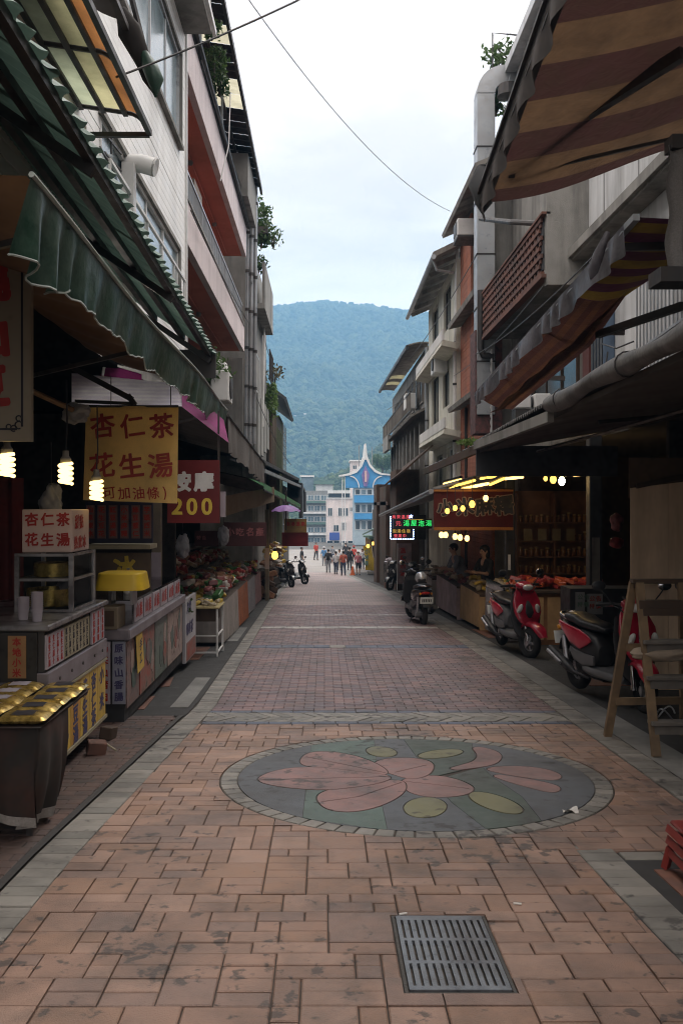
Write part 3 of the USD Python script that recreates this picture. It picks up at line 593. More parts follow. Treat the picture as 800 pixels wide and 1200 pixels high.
# small white houses half way up the mountain
for (x, w_, h_, lab) in ((352, 10, 5, 'small white house on the mountain slope, the wider one'), (342, 5, 3, 'tiny pale shed left of the white mountain house')):
    Ym = next(y for y in range(450, 1440, 10) if HC + (VY - 487) / F * y < float(hmain(np.array([(x - VX) / F * y]), np.array([float(y)]))[0]) + 3); p = P(x, 489, Ym)
    t = thing('hillside_house', lab, 'house', p); k = Ym / F; m = MB(); m.bb(p + [0, 0, -4], p + [w_ * k, 6, h_ * k * .6]); part(t, 'wall', m, M_whitew)
    m = MB(); m.prism(Polygon([(p[0] - 1, p[2] + h_ * k * .6), (p[0] + w_ * k + 1, p[2] + h_ * k * .6), (p[0] + w_ * k * .5, p[2] + h_ * k)]), -p[1] - 7, -p[1] + 1, (np.array([[1, 0, 0], [0, 0, 1], [0, -1, 0.0]]), np.zeros(3))); part(t, 'roof', m, M_whitew)
# tree between the blue building and the right row
t = thing('round_tree', 'green leafy tree beside the blue spire building', 'tree', P(448, 600, 205) * [1, 1, 0] + [0, 0, float(g(205))])
c = P(448, 540, 205); m = MB(); b0 = np.array([c[0], 205, float(g(205))]); m.tube([b0, b0 + [.3, 0, 4], c + [0, 0, -1], c + [.3, 0, 1]], [.35, .28, .18, .06], 8)
for k in range(6): m.tube([c + [0, 0, -2], c + [1.6 * math.cos(k), 1.6 * math.sin(k), .6]], [.12, .03], 5)
part(t, 'trunk', m, M_bark); m = MB()
for k in range(7): leafcloud(m, c + [1.5 * math.cos(k * 2.4), 1.4 * math.sin(k * 2.4), .8 * math.sin(k * 1.7) - .2], 1.25, 420, .2, 40 + k)
part(t, 'crown', m, M_leaf, kind='stuff')
# ------------------------------------------------------------------ left row of houses
WL = -2.2
M_clad = mat('white_cladding', (.86, .855, .84), (.77, .765, .75), scale=3, rough=.5, grime=(.42, .40, .38), gs=.5, ga=.5, streak=True)
M_pebble = mat('pink_pebble_wall', (.74, .66, .66), (.58, .50, .51), scale=40, rough=.9, bump=.8, bscale=90, grime=(.3, .26, .26), gs=.6, ga=.5, streak=True)
M_rust = mat('red_soffit', (.64, .19, .12), (.54, .155, .1), scale=1.6, rough=.75, grime=(.26, .09, .06), gs=.8, ga=.6)
M_gconc = mat('old_concrete', (.30, .29, .27), (.2, .195, .18), scale=2.0, rough=.9, bump=.4, bscale=60, grime=(.07, .068, .062), gs=.7, ga=.85, streak=True)
M_alu = mat('grey_aluminium', (.5, .51, .52), (.38, .39, .4), scale=5, rough=.4, metal=.6); M_wtrim = mat('white_frame', (.7, .7, .69), (.58, .58, .57), scale=4, rough=.5, grime=(.3, .29, .27), gs=2)
M_galv = mat('galvanised', (.42, .44, .46), (.3, .32, .34), scale=6, rough=.45, metal=.75, grime=(.16, .14, .12), gs=1.5)
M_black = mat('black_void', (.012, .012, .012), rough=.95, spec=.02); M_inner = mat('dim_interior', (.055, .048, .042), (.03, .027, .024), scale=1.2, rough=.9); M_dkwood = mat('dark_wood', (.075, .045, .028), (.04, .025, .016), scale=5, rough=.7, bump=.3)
M_corr = mat('green_corrugated', (.14, .225, .185), (.09, .15, .125), scale=2.5, rough=.6, grime=(.02, .03, .025), gs=1.0, ga=.6, trans=.13)
M_gtarp = mat('green_tarp', (.026, .074, .048), (.011, .034, .023), scale=5, rough=.42, trans=.25, grime=(.16, .2, .17), gs=3.2, ga=.5, bump=1.0, bscale=9)
M_rim = mat('tarp_hem', (.42, .46, .43), (.28, .32, .29), scale=8, rough=.6)
M_steel = mat('dark_steel', (.05, .05, .052), (.03, .03, .031), scale=7, rough=.5, metal=.3, grime=(.07, .045, .03), gs=3)

def wallplates(root, name, X, Y0, Y1, Z0, Z1, h, holes, mt, d=.035, gap=.008, face=1):
    """horizontal courses, each its own piece, cut around the openings (y0, y1, z0, z1)"""
    z = Z0
    while z < Z1 - .02:
        zt = min(z + h, Z1); cuts = sorted((a, b) for a, b, c, e in holes if c < zt - .01 and e > z + .01); y = Y0; spans = []
        for a, b in cuts:
            if a > y: spans.append((y, a))
            y = max(y, b)
        if y < Y1: spans.append((y, Y1))
        for a, b in spans:
            m = MB(); j = rnd.uniform(-.002, .002); m.bb([X - face * d, a + .002, z + gap / 2], [X + face * j, b - .002, zt - gap / 2]); part(root, name, m, mt)
        z = zt
def side_window(root, X, y0, y1, z0, z1, face=1, n=3, rail=True, mf=None, mp=None, dep=.09, name='window'):
    """a framed window in a wall that runs along the street"""
    mf = mf or M_alu; t = .05; w = MB(); xa, xb = X - face * dep, X - face * .01
    w.bb([xa, y0, z0], [xb, y1, z0 + t]); w.bb([xa, y0, z1 - t], [xb, y1, z1]); w.bb([xa, y0, z0 + t], [xb, y0 + t, z1 - t]); w.bb([xa, y1 - t, z0 + t], [xb, y1, z1 - t])
    for i in range(1, n): y = y0 + (y1 - y0) * i / n; w.bb([xa + face * .01, y - .022, z0 + t], [xb - face * .012, y + .022, z1 - t])
    p = part(root, name, w, mf)
    for i in range(n):
        a, b = y0 + (y1 - y0) * i / n + (t if i == 0 else .022), y0 + (y1 - y0) * (i + 1) / n - (t if i == n - 1 else .022); q = MB(); q.bb([X - face * .06, a, z0 + t], [X - face * (.05 - .012 * (i % 2)), b, z1 - t]); part(p, 'pane', q, mp or M_wglass)
    return p

# white tiled house
t = thing('white_tiled_house', 'house with white tile cladding in horizontal courses above the green roof', 'house', (WL, 9, float(g(9))))
UW, LW = (8.2, 13.75, 7.05, 8.42), (8.9, 13.62, 4.62, 5.42)
core = MB(); core.bb([-9, -9, 3.15], [WL - .05, UW[0], 9.6]); core.bb([-9, UW[1], 3.15], [WL - .05, 14.4, 9.6]); core.bb([-9, UW[0], 3.15], [WL - .05, UW[1], LW[2]]); core.bb([-9, UW[0], LW[3]], [WL - .05, UW[1], UW[2]]); core.bb([-9, UW[0], UW[3]], [WL - .05, UW[1], 9.6]); core.bb([-9, UW[0], LW[2]], [WL - .3, UW[1], LW[3]]); core.bb([-9, UW[0], UW[2]], [WL - .3, UW[1], UW[3]])
core.bb([-9, UW[0], LW[2]], [WL - .05, LW[0], LW[3]])
part(t, 'wall', core, M_gconc)
wallplates(t, 'cladding_course', WL, -3, 14.4, 3.4, 9.0, .118, [UW, LW], M_clad)
side_window(t, WL + .02, *UW, n=5, mf=M_alu, mp=M_wglassb); side_window(t, WL + .02, *LW, n=4, mf=M_wtrim, mp=M_wglassb)
m = MB()
for (a, b, c, e) in (UW, LW): m.bb([WL - .02, a - .06, e], [WL + .05, b + .06, e + .06]); m.bb([WL - .02, b, c - .05], [WL + .05, b + .06, e]); m.bb([WL - .02, a - .06, c - .06], [WL + .07, b + .06, c])
part(t, 'window_trim', m, M_gconc)
m = MB(); m.bar((WL + .1, LW[0], 4.98), (WL + .1, LW[1] + .1, 4.98), .035)
for k in range(6): y = LW[0] + (LW[1] - LW[0]) * k / 5; m.bar((WL + .1, y, 4.55), (WL + .1, y, 5.0), .025)
part(t, 'window_rail', m, M_wtrim)
m = MB(); m.bb([WL - .05, 14.36, 3.0], [WL + .03, 14.43, 9.3]); part(t, 'corner_trim', m, M_wtrim)
m = MB(); m.bb([WL - .02, 10.9, 9.02], [-1.78, 14.3, 9.18]); m.bb([-1.86, 10.9, 9.18], [-1.78, 14.3, 9.9]); m.bb([WL, 14.2, 9.18], [-1.87, 14.3, 9.9]); part(t, 'balcony', m, M_gconc)
m = MB(); m.bb([-1.76, 10.9, 9.0], [-1.70, 14.34, 9.1]); part(t, 'balcony_edge', m, M_wtrim)
# ground floor of it: dim shop room behind the stalls
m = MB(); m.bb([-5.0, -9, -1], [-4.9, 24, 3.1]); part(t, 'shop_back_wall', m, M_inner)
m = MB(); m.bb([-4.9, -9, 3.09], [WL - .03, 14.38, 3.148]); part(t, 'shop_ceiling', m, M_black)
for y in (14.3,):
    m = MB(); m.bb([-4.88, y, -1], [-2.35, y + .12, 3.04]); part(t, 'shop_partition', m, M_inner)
# vent elbow and conduit on it
t = thing('vent_pipe', 'white round vent elbow sticking out over the lower window of the tiled house', 'vent pipe', PX(150, 205, WL))
a = PX(146, 192, WL); m = MB(); m.tube([a, a + [.18, -.02, 0], a + [.34, -.04, -.05]], .10, 16, caps=False); m.tube([a + [.34, -.04, -.05], a + [.355, -.041, -.055], a + [.33, -.04, -.047]], [.105, .1, .085], 16, caps=False); part(t, 'elbow', m, M_wtrim, smooth=50)
m = MB(); m.tube([a + [.30, -.035, -.04], a + [.305, -.035, -.042]], .094, 16); part(t, 'mouth', m, M_black)
m = MB(); b = PX(143, 215, WL); m.bb([WL + .01, b[1] - .07, 3.6], [WL + .14, b[1] + .07, a[2] - .05]); part(t, 'conduit', m, M_wtrim)
t = thing('wall_bracket_lines', 'thin dark brackets and cables on the white wall below the framed canopy', 'wall bracket', PX(118, 180, WL)); m = MB()
for (x0, y0, x1, y1) in ((112, 155, 133, 180), (107, 172, 126, 203), (113, 178, 133, 200), (121, 150, 121, 180)): m.bar(PX(x0, y0, WL) + [.08, 0, 0], PX(x1, y1, WL) + [.08, 0, 0], .018)
part(t, 'bracket', m, M_steel)
m = MB(); m.bar(PX(93, 148, WL) + [.05, 0, 0], PX(93, 170, WL) + [.05, 0, 0], .03); part(t, 'post', m, M_wtrim)

# framed polycarbonate canopy
t = thing('framed_canopy', 'yellow and orange framed translucent canopy on the white wall at the upper left', 'canopy', (WL, 6.5, 4.9))
def cw(u):   # cross section of the canopy: flat, then curving down at its street edge
    return (WL + .02 + .40 * u, 5.18 - .06 * u) if u <= 1 else (WL + .42 + .22 * math.sin((u - 1) * 1.35), 5.12 - .20 * (1 - math.cos((u - 1) * 1.35)) * 1.2)
YS = np.linspace(2.6, 8.12, 6); US = (0, .5, 1.0, 1.95)
M_poly = [mat('poly_yellow', (.50, .47, .27), (.38, .36, .2), scale=4, rough=.5, trans=.82, grime=(.2, .22, .12), gs=3, ga=.6), mat('poly_green', (.42, .46, .32), (.3, .34, .24), scale=4, rough=.5, trans=.82, grime=(.2, .22, .14), gs=3, ga=.6), mat('poly_orange', (.36, .16, .055), (.26, .11, .04), scale=4, rough=.5, trans=.75, grime=(.14, .07, .03), gs=3, ga=.6)]
for i in range(5):
    for j in range(3):
        uu = np.linspace(US[j], US[j + 1], 2 if j < 2 else 7); m = MB(); y0, y1 = YS[i] + .03, YS[i + 1] - .03
        pts = np.array([cw(u) for u in uu]); v = np.vstack([np.c_[pts[:, 0], np.full(len(uu), y), pts[:, 1]] for y in (y0, y1)]); k = len(uu); m.add(v, [[a, a + 1, k + a + 1, k + a] for a in range(k - 1)]); part(t, 'panel', m, M_poly[2 if j == 2 else (1 if (i + j) % 3 == 0 or j == 0 else 0)], smooth=40)
for u in US:
    m = MB(); x, z = cw(u); m.bb([x - .022, 2.5, z - .03], [x + .022, 8.16, z + .022]); part(t, 'rail', m, M_steel)
for y in YS:
    m = MB(); pts = [(cw(u)[0], y, cw(u)[1] - .005) for u in np.linspace(0, 1.95, 12)]; m.tube(pts, .024, 6); part(t, 'rib', m, M_steel)
m = MB(); x, z = cw(1.95); m.bar((WL, 8.16, z - .02), (x, 8.16, z - .02), .04); part(t, 'end_bar', m, M_steel)

# rolled dark awning above the frame at the upper left
t = thing('furled_awning', 'dark furled awning with a drooping green end at the top left', 'awning', (-1.6, 7, 5.3))
dk = mat('dark_brown_canvas', (.03, .024, .02), (.018, .015, .013), scale=3, rough=.8, trans=.1)
m = MB(); a = P(150, -10, 7.6); m.sheet((WL + .02, 2, 5.95), (-1.66, 2, 5.62), (-1.66, 7.5, 5.6), (WL + .02, 7.5, 5.95), 6, 10, lambda u, w: np.stack([0*u, 0*u, -.06 * np.sin(u * PI)], 1)); part(t, 'canvas', m, dk, smooth=True)
tip = [P(140, 10, 7.6), P(152, 35, 7.7), P(166, 65, 7.8), P(178, 90, 7.9), P(182, 112, 7.95)]
m = MB(); m.tube(tip, [.05, .10, .085, .07, .008], 10); v = m.v[0]; v += (meshkit.noise(v * 14, 2)[:, None] - .5) * .05; part(t, 'folded_cloth', m, dk, smooth=True)
m = MB(); m.tube([P(168, 62, 7.75), P(176, 80, 7.75), P(182, 96, 7.75), P(184, 113, 7.8)], [.04, .075, .06, .008], 9); v = m.v[0]; v += (meshkit.noise(v * 18, 4)[:, None] - .5) * .03; part(t, 'green_end', m, M_gtarp, smooth=True)
m = MB(); m.bar((-1.66, 2, 5.62), (-1.66, 7.6, 5.6), .05); m.bar(P(150, -20, 7.6), P(176, 84, 7.86), .035); part(t, 'arm', m, M_steel)

# pink house with two long balconies; its front turns slightly towards the street
XB = lambda Y: -2.2 + 0.0 * Y
t = thing('pink_balcony_house', 'pink pebbledash house with long balconies and rust red soffits', 'house', (WL, 20, float(g(20))))
Y0, Y1 = 14.46, 25.6
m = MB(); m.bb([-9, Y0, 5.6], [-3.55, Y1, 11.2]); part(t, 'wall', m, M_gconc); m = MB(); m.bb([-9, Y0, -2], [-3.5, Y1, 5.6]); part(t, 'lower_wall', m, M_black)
for (zb, zt, ye, nm) in ((5.82, 6.5, 25.0, 0), (8.6, 9.42, 25.6, 1)):
    m = MB(); m.bb([WL - .12, Y0, zb], [WL, ye, zt]); part(t, 'balcony_parapet', m, M_pebble)
    m = MB(); m.bb([-3.55, Y0, zb + .02], [WL - .122, ye - .02, zb + .14]); part(t, 'balcony_soffit', m, M_rust)
    m = MB(); m.bb([-3.55, ye - .12, zb + .15], [WL - .13, ye - .015, zt]); part(t, 'balcony_end', m, M_gconc)
    m = MB(); m.bb([WL - .145, Y0, zt + .002], [WL + .02, ye, zt + .05]); part(t, 'coping', m, M_dkmetal if nm else M_gconc)
m = MB(); m.bar((WL - .06, Y0, 7.08), (WL - .06, 24.9, 7.08), .04); part(t, 'handrail', m, M_galv)
for k in range(88):
    y = Y0 + .06 + k * .118
    m = MB(); m.bar((WL - .06, y, 6.55), (WL - .06, y, 7.07), .02); part(t, 'baluster', m, M_galv)
for (y, a, b) in ((16.2, 7.05, 7.6), (21.5, 6.55, 7.35), (23.3, 6.55, 7.3)):
    m = MB(); m.bar((WL - .3, y, a), (WL - .3, y, b), .05); m.bar((WL - .3, y, b), (WL - .9, y, b), .03); part(t, 'laundry_frame', m, M_wtrim)
m = MB(); m.tube([P(270, 108, 18.6) , P(268, 170, 18.3), P(258, 212, 18)], .012, 5); part(t, 'hanging_cord', m, M_wtrim)
for y in (15.5, 18.5, 21.5): side_window(t, -3.53, y, y + 2, 6.6, 8.3, n=2); side_window(t, -3.53, y, y + 2, 9.6, 11.0, n=2)
m = MB(); m.tube([(WL - .5, Y0 + .2, 8.55), (WL - .5, 25, 8.53)], .02, 6); m.tube([(WL - .5, Y0 + .2, 5.78), (WL - .5, 24, 5.76)], .02, 6); part(t, 'pipe', m, M_rust)
for (yy, zz) in ((18.3, 8.5), (22.3, 8.5), (19.5, 5.7)):
    m = MB(); m.ball((WL - .5, yy, zz), .06, 1); part(t, 'ceiling_lamp', m, M_gconc)
m = MB(); m.bb([-3.0, 17.5, 7.55], [-2.5, 18.6, 7.9]); part(t, 'air_box', m, mat('brown_box', (.22, .17, .13), rough=.7))
# roof shelter of it
M_croof = mat('translucent_sheet', (.62, .60, .46), (.5, .48, .36), scale=3, rough=.6, trans=.6, grime=(.3, .28, .2), gs=2)
m = MB(); m.bar((-1.82, Y0, 10.72), (-1.82, 26.3, 10.66), .06, .12); m.bar((WL - .1, Y0, 10.8), (WL - .1, 26.2, 10.75), .06); part(t, 'roof_edge', m, M_steel)
for k in range(16):
    y = Y0 + k * .74; lit = k in (1, 4, 7, 8); m = MB(); m.sheet((-3.5, y, 11.05), (-1.8, y, 10.79), (-1.8, y + .73, 10.79), (-3.5, y + .73, 11.05), 2, 14, lambda u, w: np.stack([0*u, 0*u, .018 * np.sin(w * 2 * PI * 6)], 1)); part(t, 'roof_sheet', m, M_croof if lit else M_dkmetal)
for y in (16.5, 20, 23.5, 26): m = MB(); m.bar((WL - .05, y, 9.45), (WL - .05, y, 10.74), .05); part(t, 'roof_post', m, M_galv)
m = MB(); m.bb([-2.6, 23.2, 9.5], [-1.95, 25.9, 10.6]); part(t, 'roof_screen', m, M_gconc)
m = MB(); m.tube([(WL + .06, Y0, 9.5), (WL + .06, 25.7, 9.46)], .05, 8); part(t, 'gutter_pipe', m, M_steel)
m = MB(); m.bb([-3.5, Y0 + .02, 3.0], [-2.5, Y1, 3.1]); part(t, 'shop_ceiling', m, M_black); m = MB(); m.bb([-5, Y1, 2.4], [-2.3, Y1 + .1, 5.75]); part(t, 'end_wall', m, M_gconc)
for (px_, py_, Y, r, n, lab) in ((251, 72, 17.6, .30, 420, 'leafy plant growing over the upper pink balcony rail'), (257, 98, 18.6, .26, 300, 'second leafy clump on the upper pink balcony under the roof sheets'), (248, 34, 16.4, .2, 160, 'highest leafy clump on the upper pink balcony'), (243, 437, 16.6, .42, 600, 'green bush sticking out just past the end of the corrugated roof')): plant(px_, py_, Y, r, n, .055, int(px_), lab, m=M_leaf)
# air conditioner and vent next to that bush
t = thing('air_conditioner', 'pale outdoor air conditioner under the lower pink balcony', 'air conditioner', P(258, 455, 16.5)); a = P(252, 440, 16.6); m = MB(); m.box(a + [.1, .2, -.2], (.32, .75, .55), None, .02); part(t, 'case', m, M_wtrim); m = MB(); m.lathe([(.22, 0), (.2, .02), (.0, .03)], a + [.265, .2, -.2], 16, (0, PI / 2, 0)); part(t, 'fan_grille', m, M_steel)
t = thing('vent_hose', 'white bent duct beside the pale air conditioner', 'duct', P(262, 450, 17)); m = MB(); m.tube([P(255, 425, 17.2), P(262, 428, 17.2), P(266, 440, 17.2), P(266, 470, 17.2)], .07, 10); part(t, 'hose', m, M_wtrim, smooth=True)

# pipes up the far corner of the pink house
for i, (x, r, lab) in enumerate(((291, .06, 'left downpipe of the bundle at the far corner of the pink house'), (295.5, .075, 'thickest silver downpipe at the far corner of the pink house'), (300, .05, 'right downpipe of the bundle at the far corner of the pink house'))):
    a, b = P(x, 205 + 6 * i, 26.2), P(x - 2, 520, 26.2); t = thing('downpipe', lab, 'pipe', b, group=None); m = MB(); m.tube([a, b], r, 10); part(t, 'pipe', m, M_galv, smooth=50)
    for k in range(7):
        c = a + (b - a) * (k + .5) / 7; m = MB(); m.tube([c - [0, 0, .04], c + [0, 0, .04]], r + .018, 10); part(t, 'bracket', m, M_steel)
# house 3: narrow grey house with balcony plants
t = thing('narrow_grey_house', 'narrow grey house with balconies past the downpipes', 'house', (-2.1, 30, float(g(30))))
m = MB(); m.bb([-8, 27, -3], [-2.15, 33.6, 9.3]); part(t, 'wall', m, M_gconc)
a, b = PX(300, 373, -2.0), PX(311, 300, -1.8); m = MB(); m.bb([-2.15, 27.2, 7.5], [-1.78, 31.5, 7.66]); m.bb([-1.86, 27.2, 7.66], [-1.78, 31.5, 8.9]); part(t, 'balcony', m, M_gconc)
m = MB(); m.bb([-2.15, 27.2, 9.75], [-1.7, 28.3, 9.95]); part(t, 'flower_shelf', m, M_steel)
for z in (5.2, 7.9): side_window(t, -2.13, 28, 30, z, z + 1.2, n=2)
for i in range(4): m = MB(); m.bb([-2.12, 27.4 + i * 1.5, 3.0 + .2 * i], [-2.0, 28.5 + i * 1.5, 5.0]); part(t, 'shutter', m, M_fgrey)
m = MB(); p0 = PX(313, 372, -1.85)
for k in range(8): m.bar((-1.9, 31.5 + k * .3, 6.0), (-1.9, 31.5 + k * .3, 7.0), .025)
m.bar((-1.9, 31.5, 7.0), (-1.9, 33.6, 7.0), .04); m.bar((-1.9, 31.5, 6.0), (-1.9, 33.6, 6.0), .04); part(t, 'railing', m, M_steel)
plant(306, 262, 27.6, .6, 900, .07, 31, 'large leafy shrub hanging over the flower shelf of the narrow grey house', sc=(.6, .7, 1.3)); plant(320, 278, 27.6, .32, 130, .07, 32, 'thin sprays of leaves reaching out towards the sky'); plant(303, 308, 27.8, .3, 240, .06, 33, 'trailing leaves below the flower shelf')
plant(318, 470, 33, .55, 600, .07, 34, 'bright creeper hanging beside the brown corrugated house', m=M_leaf2, sc=(.5, .6, 1.5)); plant(322, 437, 33.5, .35, 160, .07, 35, 'spiky dry plant on the railing of the narrow grey house', m=mat('dry_leaf', (.16, .15, .08), (.09, .08, .05), scale=8, rough=.7))
m = MB(); m.tube([PX(310, 360, -2.0), PX(308, 500, -2.0)], .035, 8); solo('flag_pole', m, M_wtrim, 'thin white pole in front of the narrow grey house', 'pole')
# house 4: rusty corrugated house with a sloping roof
t = thing('corrugated_house', 'brown and mossy corrugated house with a jutting dark roof', 'house', (-2.0, 36, float(g(36))))
M_brc = mat('brown_corrugated', (.12, .075, .05), (.07, .045, .03), scale=2, rough=.8, grime=(.04, .05, .025), gs=.8, ga=.9); M_moss = mat('mossy_wall', (.085, .10, .04), (.05, .06, .03), scale=2, rough=.95, grime=(.03, .04, .015), gs=1)
m = MB(); m.bb([-8, 33.7, -3], [-2.06, 42.5, 5.5]); part(t, 'wall', m, M_inner)
for (ya, yb, z1, mt) in ((33.7, 37.4, 5.2, M_brc), (37.5, 42.4, 4.9, M_moss)):
    n = int((yb - ya) / .3)
    for k in range(n): m = MB(); y = ya + (yb - ya) * k / n; m.tube([(-2.04, y + .15, -2.5), (-2.04, y + .15, z1 - rnd.uniform(0, .1))], .085, 6); part(t, 'wall_sheet', m, mt)
m = MB(); m.sheet((-3.4, 37, 7.4), (-1.55, 37, 6.0), (-1.55, 46, 5.9), (-3.4, 46, 7.3), 6, 8, None, .12); part(t, 'roof', m, M_dkmetal)
m = MB(); m.bb([-4, 42.6, -3], [-2.1, 46, 5.8]); part(t, 'rear_wall', m, M_moss)
m = MB()
for k in range(8): m.bar((-1.95, 43, 3.0 + k * .3), (-1.95, 45.8, 3.0 + k * .3), .03)
for k in range(3): m.bar((-1.95, 43 + k * 1.4, 2.8), (-1.95, 43 + k * 1.4, 5.5), .04)
part(t, 'lattice', m, M_galv)
# further houses behind, only their dark ends show
t = thing('dark_end_house', 'dark low house at the far end of the left row', 'house', (-2.6, 55, float(g(55)))); m = MB(); m.bb([-9, 46.1, -5], [-2.5, 64, 2.6]); part(t, 'wall', m, M_inner)
m = MB(); m.sheet((-3.6, 46.5, 3.4), (-1.9, 46.5, 2.5), (-1.9, 64, 1.6), (-3.6, 64, 2.5), 3, 6, None, .1); part(t, 'roof', m, M_dkmetal)
for k in range(4): side_window(t, -2.48, 47 + k * 4, 49.5 + k * 4, .4, 1.9, n=2)

# ------------------------------------------------------------------ left awnings
# green corrugated roof over the stalls
t = thing('corrugated_roof', 'dark green corrugated roof with a ragged edge over the left stalls', 'roof', (-1.7, 7, 3.2))
ez = lambda Y: 3.64 - (Y - 4.33) * .043
for k in range(11):
    ya = .6 + k * .92; yb = min(ya + .95, 10.66)
    def fn(u, w, ya=ya, yb=yb):
        Y = ya + w * (yb - ya); X = WL + .0 + u * (.92 + .03 * np.sin(Y * 37)); return np.stack([X, Y, ez(Y) + .62 * (1 - u) + .004 * (k % 2) + (.012 - .006 * u) * np.sin(Y * 2 * PI / .076)], 1)
    m = MB(); m.grid(fn, 6, 97); part(t, 'roof_sheet', m, M_corr)
m = MB()
for u in (.25, .6, .93): m.bar((WL + .92 * u, .6, ez(.6) + .62 * (1 - u) - .06), (WL + .92 * u, 10.6, ez(10.6) + .62 * (1 - u) - .06), .05, .06)
part(t, 'purlin', m, M_steel)
for y in (2.5, 5.2, 7.9, 10.55): m = MB(); m.bar((WL, y, ez(y) + .50), (WL + .88, y, ez(y) - .10), .045, .06); part(t, 'rafter', m, M_steel)
m = MB(); m.bb([WL + .35, 10.62, ez(10.6) - .28], [WL + .93, 10.66, ez(10.6) + .05]); part(t, 'end_board', m, M_steel)
# green canvas awning with its wavy valance
t = thing('green_awning', 'green canvas awning with a torn wavy valance along the left stalls', 'awning', (-1.4, 7, 2.8))
ax = lambda Y: -1.2 - .02 * np.sin(Y * 1.3); az = lambda Y: 2.905 - (Y - 3.65) * .0185
m = MB()
def fn(u, w): Y = 3.6 + w * 5.0; return np.stack([ax(Y) + (-2.3 - ax(Y)) * u, Y, az(Y) + .30 * u - .07 * np.sin(u * PI) - .02 * np.sin(Y * 9) * np.sin(u * PI)], 1)
m.grid(fn, 10, 90); part(t, 'canvas', m, mat('tan_underside', (.16, .085, .04), (.1, .052, .026), scale=3, rough=.8, trans=.12, grime=(.04, .025, .015), gs=1.5), smooth=True)
m = MB()
def fn(u, w):
    Y = 3.6 + w * 7.6; near = np.exp(-((Y - 3.9) / .55) ** 2); L = (.235 + .06 * near + .035 * np.abs(np.sin(Y * 5.1)) + .03 * meshkit.noise(np.stack([Y * 3, 0*Y, 0*Y], 1), 5)); fold = .020 * np.sin(Y * 9 + 3 * np.sin(Y * 2.3)) * (.4 + np.sin(Y * 1.7) ** 2) + .05 * near * np.sin(Y * 24)
    return np.stack([ax(Y) + .02 - .05 * u + fold * u, Y, az(Y) - L * u - .004 * u * np.sin(Y * 60)], 1)
m.grid(fn, 8, 260); part(t, 'valance', m, M_gtarp, smooth=True)
m = MB(); ys = np.linspace(3.6, 11.2, 30); m.tube(np.stack([ax(ys) + .02, ys, az(ys) + .006], 1), .013, 6); part(t, 'front_bar', m, M_rim)
m = MB(); ys = np.linspace(3.6, 11.2, 260); near = np.exp(-((ys - 3.9) / .55) ** 2); L = (.235 + .06 * near + .035 * np.abs(np.sin(ys * 5.1)) + .03 * meshkit.noise(np.stack([ys * 3, 0*ys, 0*ys], 1), 5)); fold = .020 * np.sin(ys * 9 + 3 * np.sin(ys * 2.3)) * (.4 + np.sin(ys * 1.7) ** 2) + .05 * near * np.sin(ys * 24)
m.tube(np.stack([ax(ys) - .03 + fold, ys, az(ys) - L - .004 * np.sin(ys * 60)], 1), .0055, 4); part(t, 'hem', m, M_rim)
for y in (4.2, 6.9, 9.6, 11.1): m = MB(); m.bar((ax(y), y, az(y) - .02), (-2.3, y, az(y) - .28), .03); part(t, 'arm', m, M_steel)
# grey canvas screen beyond it
t = thing('grey_awning', 'grey brown canvas awning hanging past the end of the green awning', 'awning', P(290, 540, 14)); m = MB()
q = [P(267, 487, 11.4), P(310, 543, 17.8), P(310, 570, 17.8), P(268, 531, 11.4)]
m.sheet(q[0], q[1], q[2], q[3], 60, 8, lambda u, w: np.stack([.03 * np.sin(u * 40 + 3 * np.sin(u * 9)) * w, 0*u, .03 * np.abs(np.sin(u * 30)) * w], 1)); part(t, 'valance', m, mat('grey_canvas', (.17, .155, .145), (.11, .10, .095), scale=4, rough=.8, trans=.2, grime=(.05, .045, .04), gs=2), smooth=True)
m = MB(); m.sheet(q[0], q[1], q[1] + [-2.2, 0, .6], q[0] + [-2.2, 0, .6], 20, 6); part(t, 'canvas', m, dk); m = MB(); m.tube([q[0], q[1]], .02, 6); part(t, 'front_bar', m, M_steel)
# purple and white awning that crosses the stalls
t = thing('purple_awning', 'lilac white awning with a magenta end above the yellow banner', 'awning', P(170, 460, 9.2)); M_lil = stripes('lilac_canvas', 'z', .055, .5, (.78, .76, .86), (.9, .89, .94), trans=.55, grime=(.5, .47, .58)); M_mag = mat('magenta_canvas', (.42, .04, .24), (.3, .03, .17), scale=3, rough=.7, trans=.55, grime=(.07, .02, .05), gs=2)
m = MB(); m.sheet(P(84, 437, 9.9), P(214, 450, 9.9), P(213, 476, 9.0), P(84, 474, 9.0), 24, 8, lambda u, w: np.stack([0*u, 0*u, -.03 * np.sin(w * PI) + .008 * np.sin(w * 22)], 1)); part(t, 'white_canvas', m, M_lil, smooth=True)
m = MB(); m.sheet(P(214, 450, 9.9), P(262, 492, 10.1), P(268, 519, 9.3), P(213, 476.5, 9.0), 16, 8, lambda u, w: np.stack([0*u, 0*u, -.05 * np.sin(u * PI) * np.sin(w * PI)], 1)); part(t, 'magenta_canvas', m, M_mag, smooth=True)
m = MB(); m.sheet(P(122, 424, 9.8), P(166, 437, 9.95), P(166, 446, 9.9), P(118, 440, 9.9), 6, 4); part(t, 'magenta_corner', m, M_mag)
m = MB(); m.bar(P(122, 424, 9.77), P(167, 437, 9.9), .025); m.bar(P(120, 440, 9.85), P(123, 424, 9.77), .025); part(t, 'white_edge', m, M_wtrim)
m = MB(); m.bar(P(80, 428, 8.8), P(155, 468, 8.8), .055); m.bar(P(88, 470, 8.8), P(160, 473, 8.8), .03); m.bar(P(150, 463, 8.8), P(158, 474, 8.8), .05); part(t, 'arm', m, M_steel)
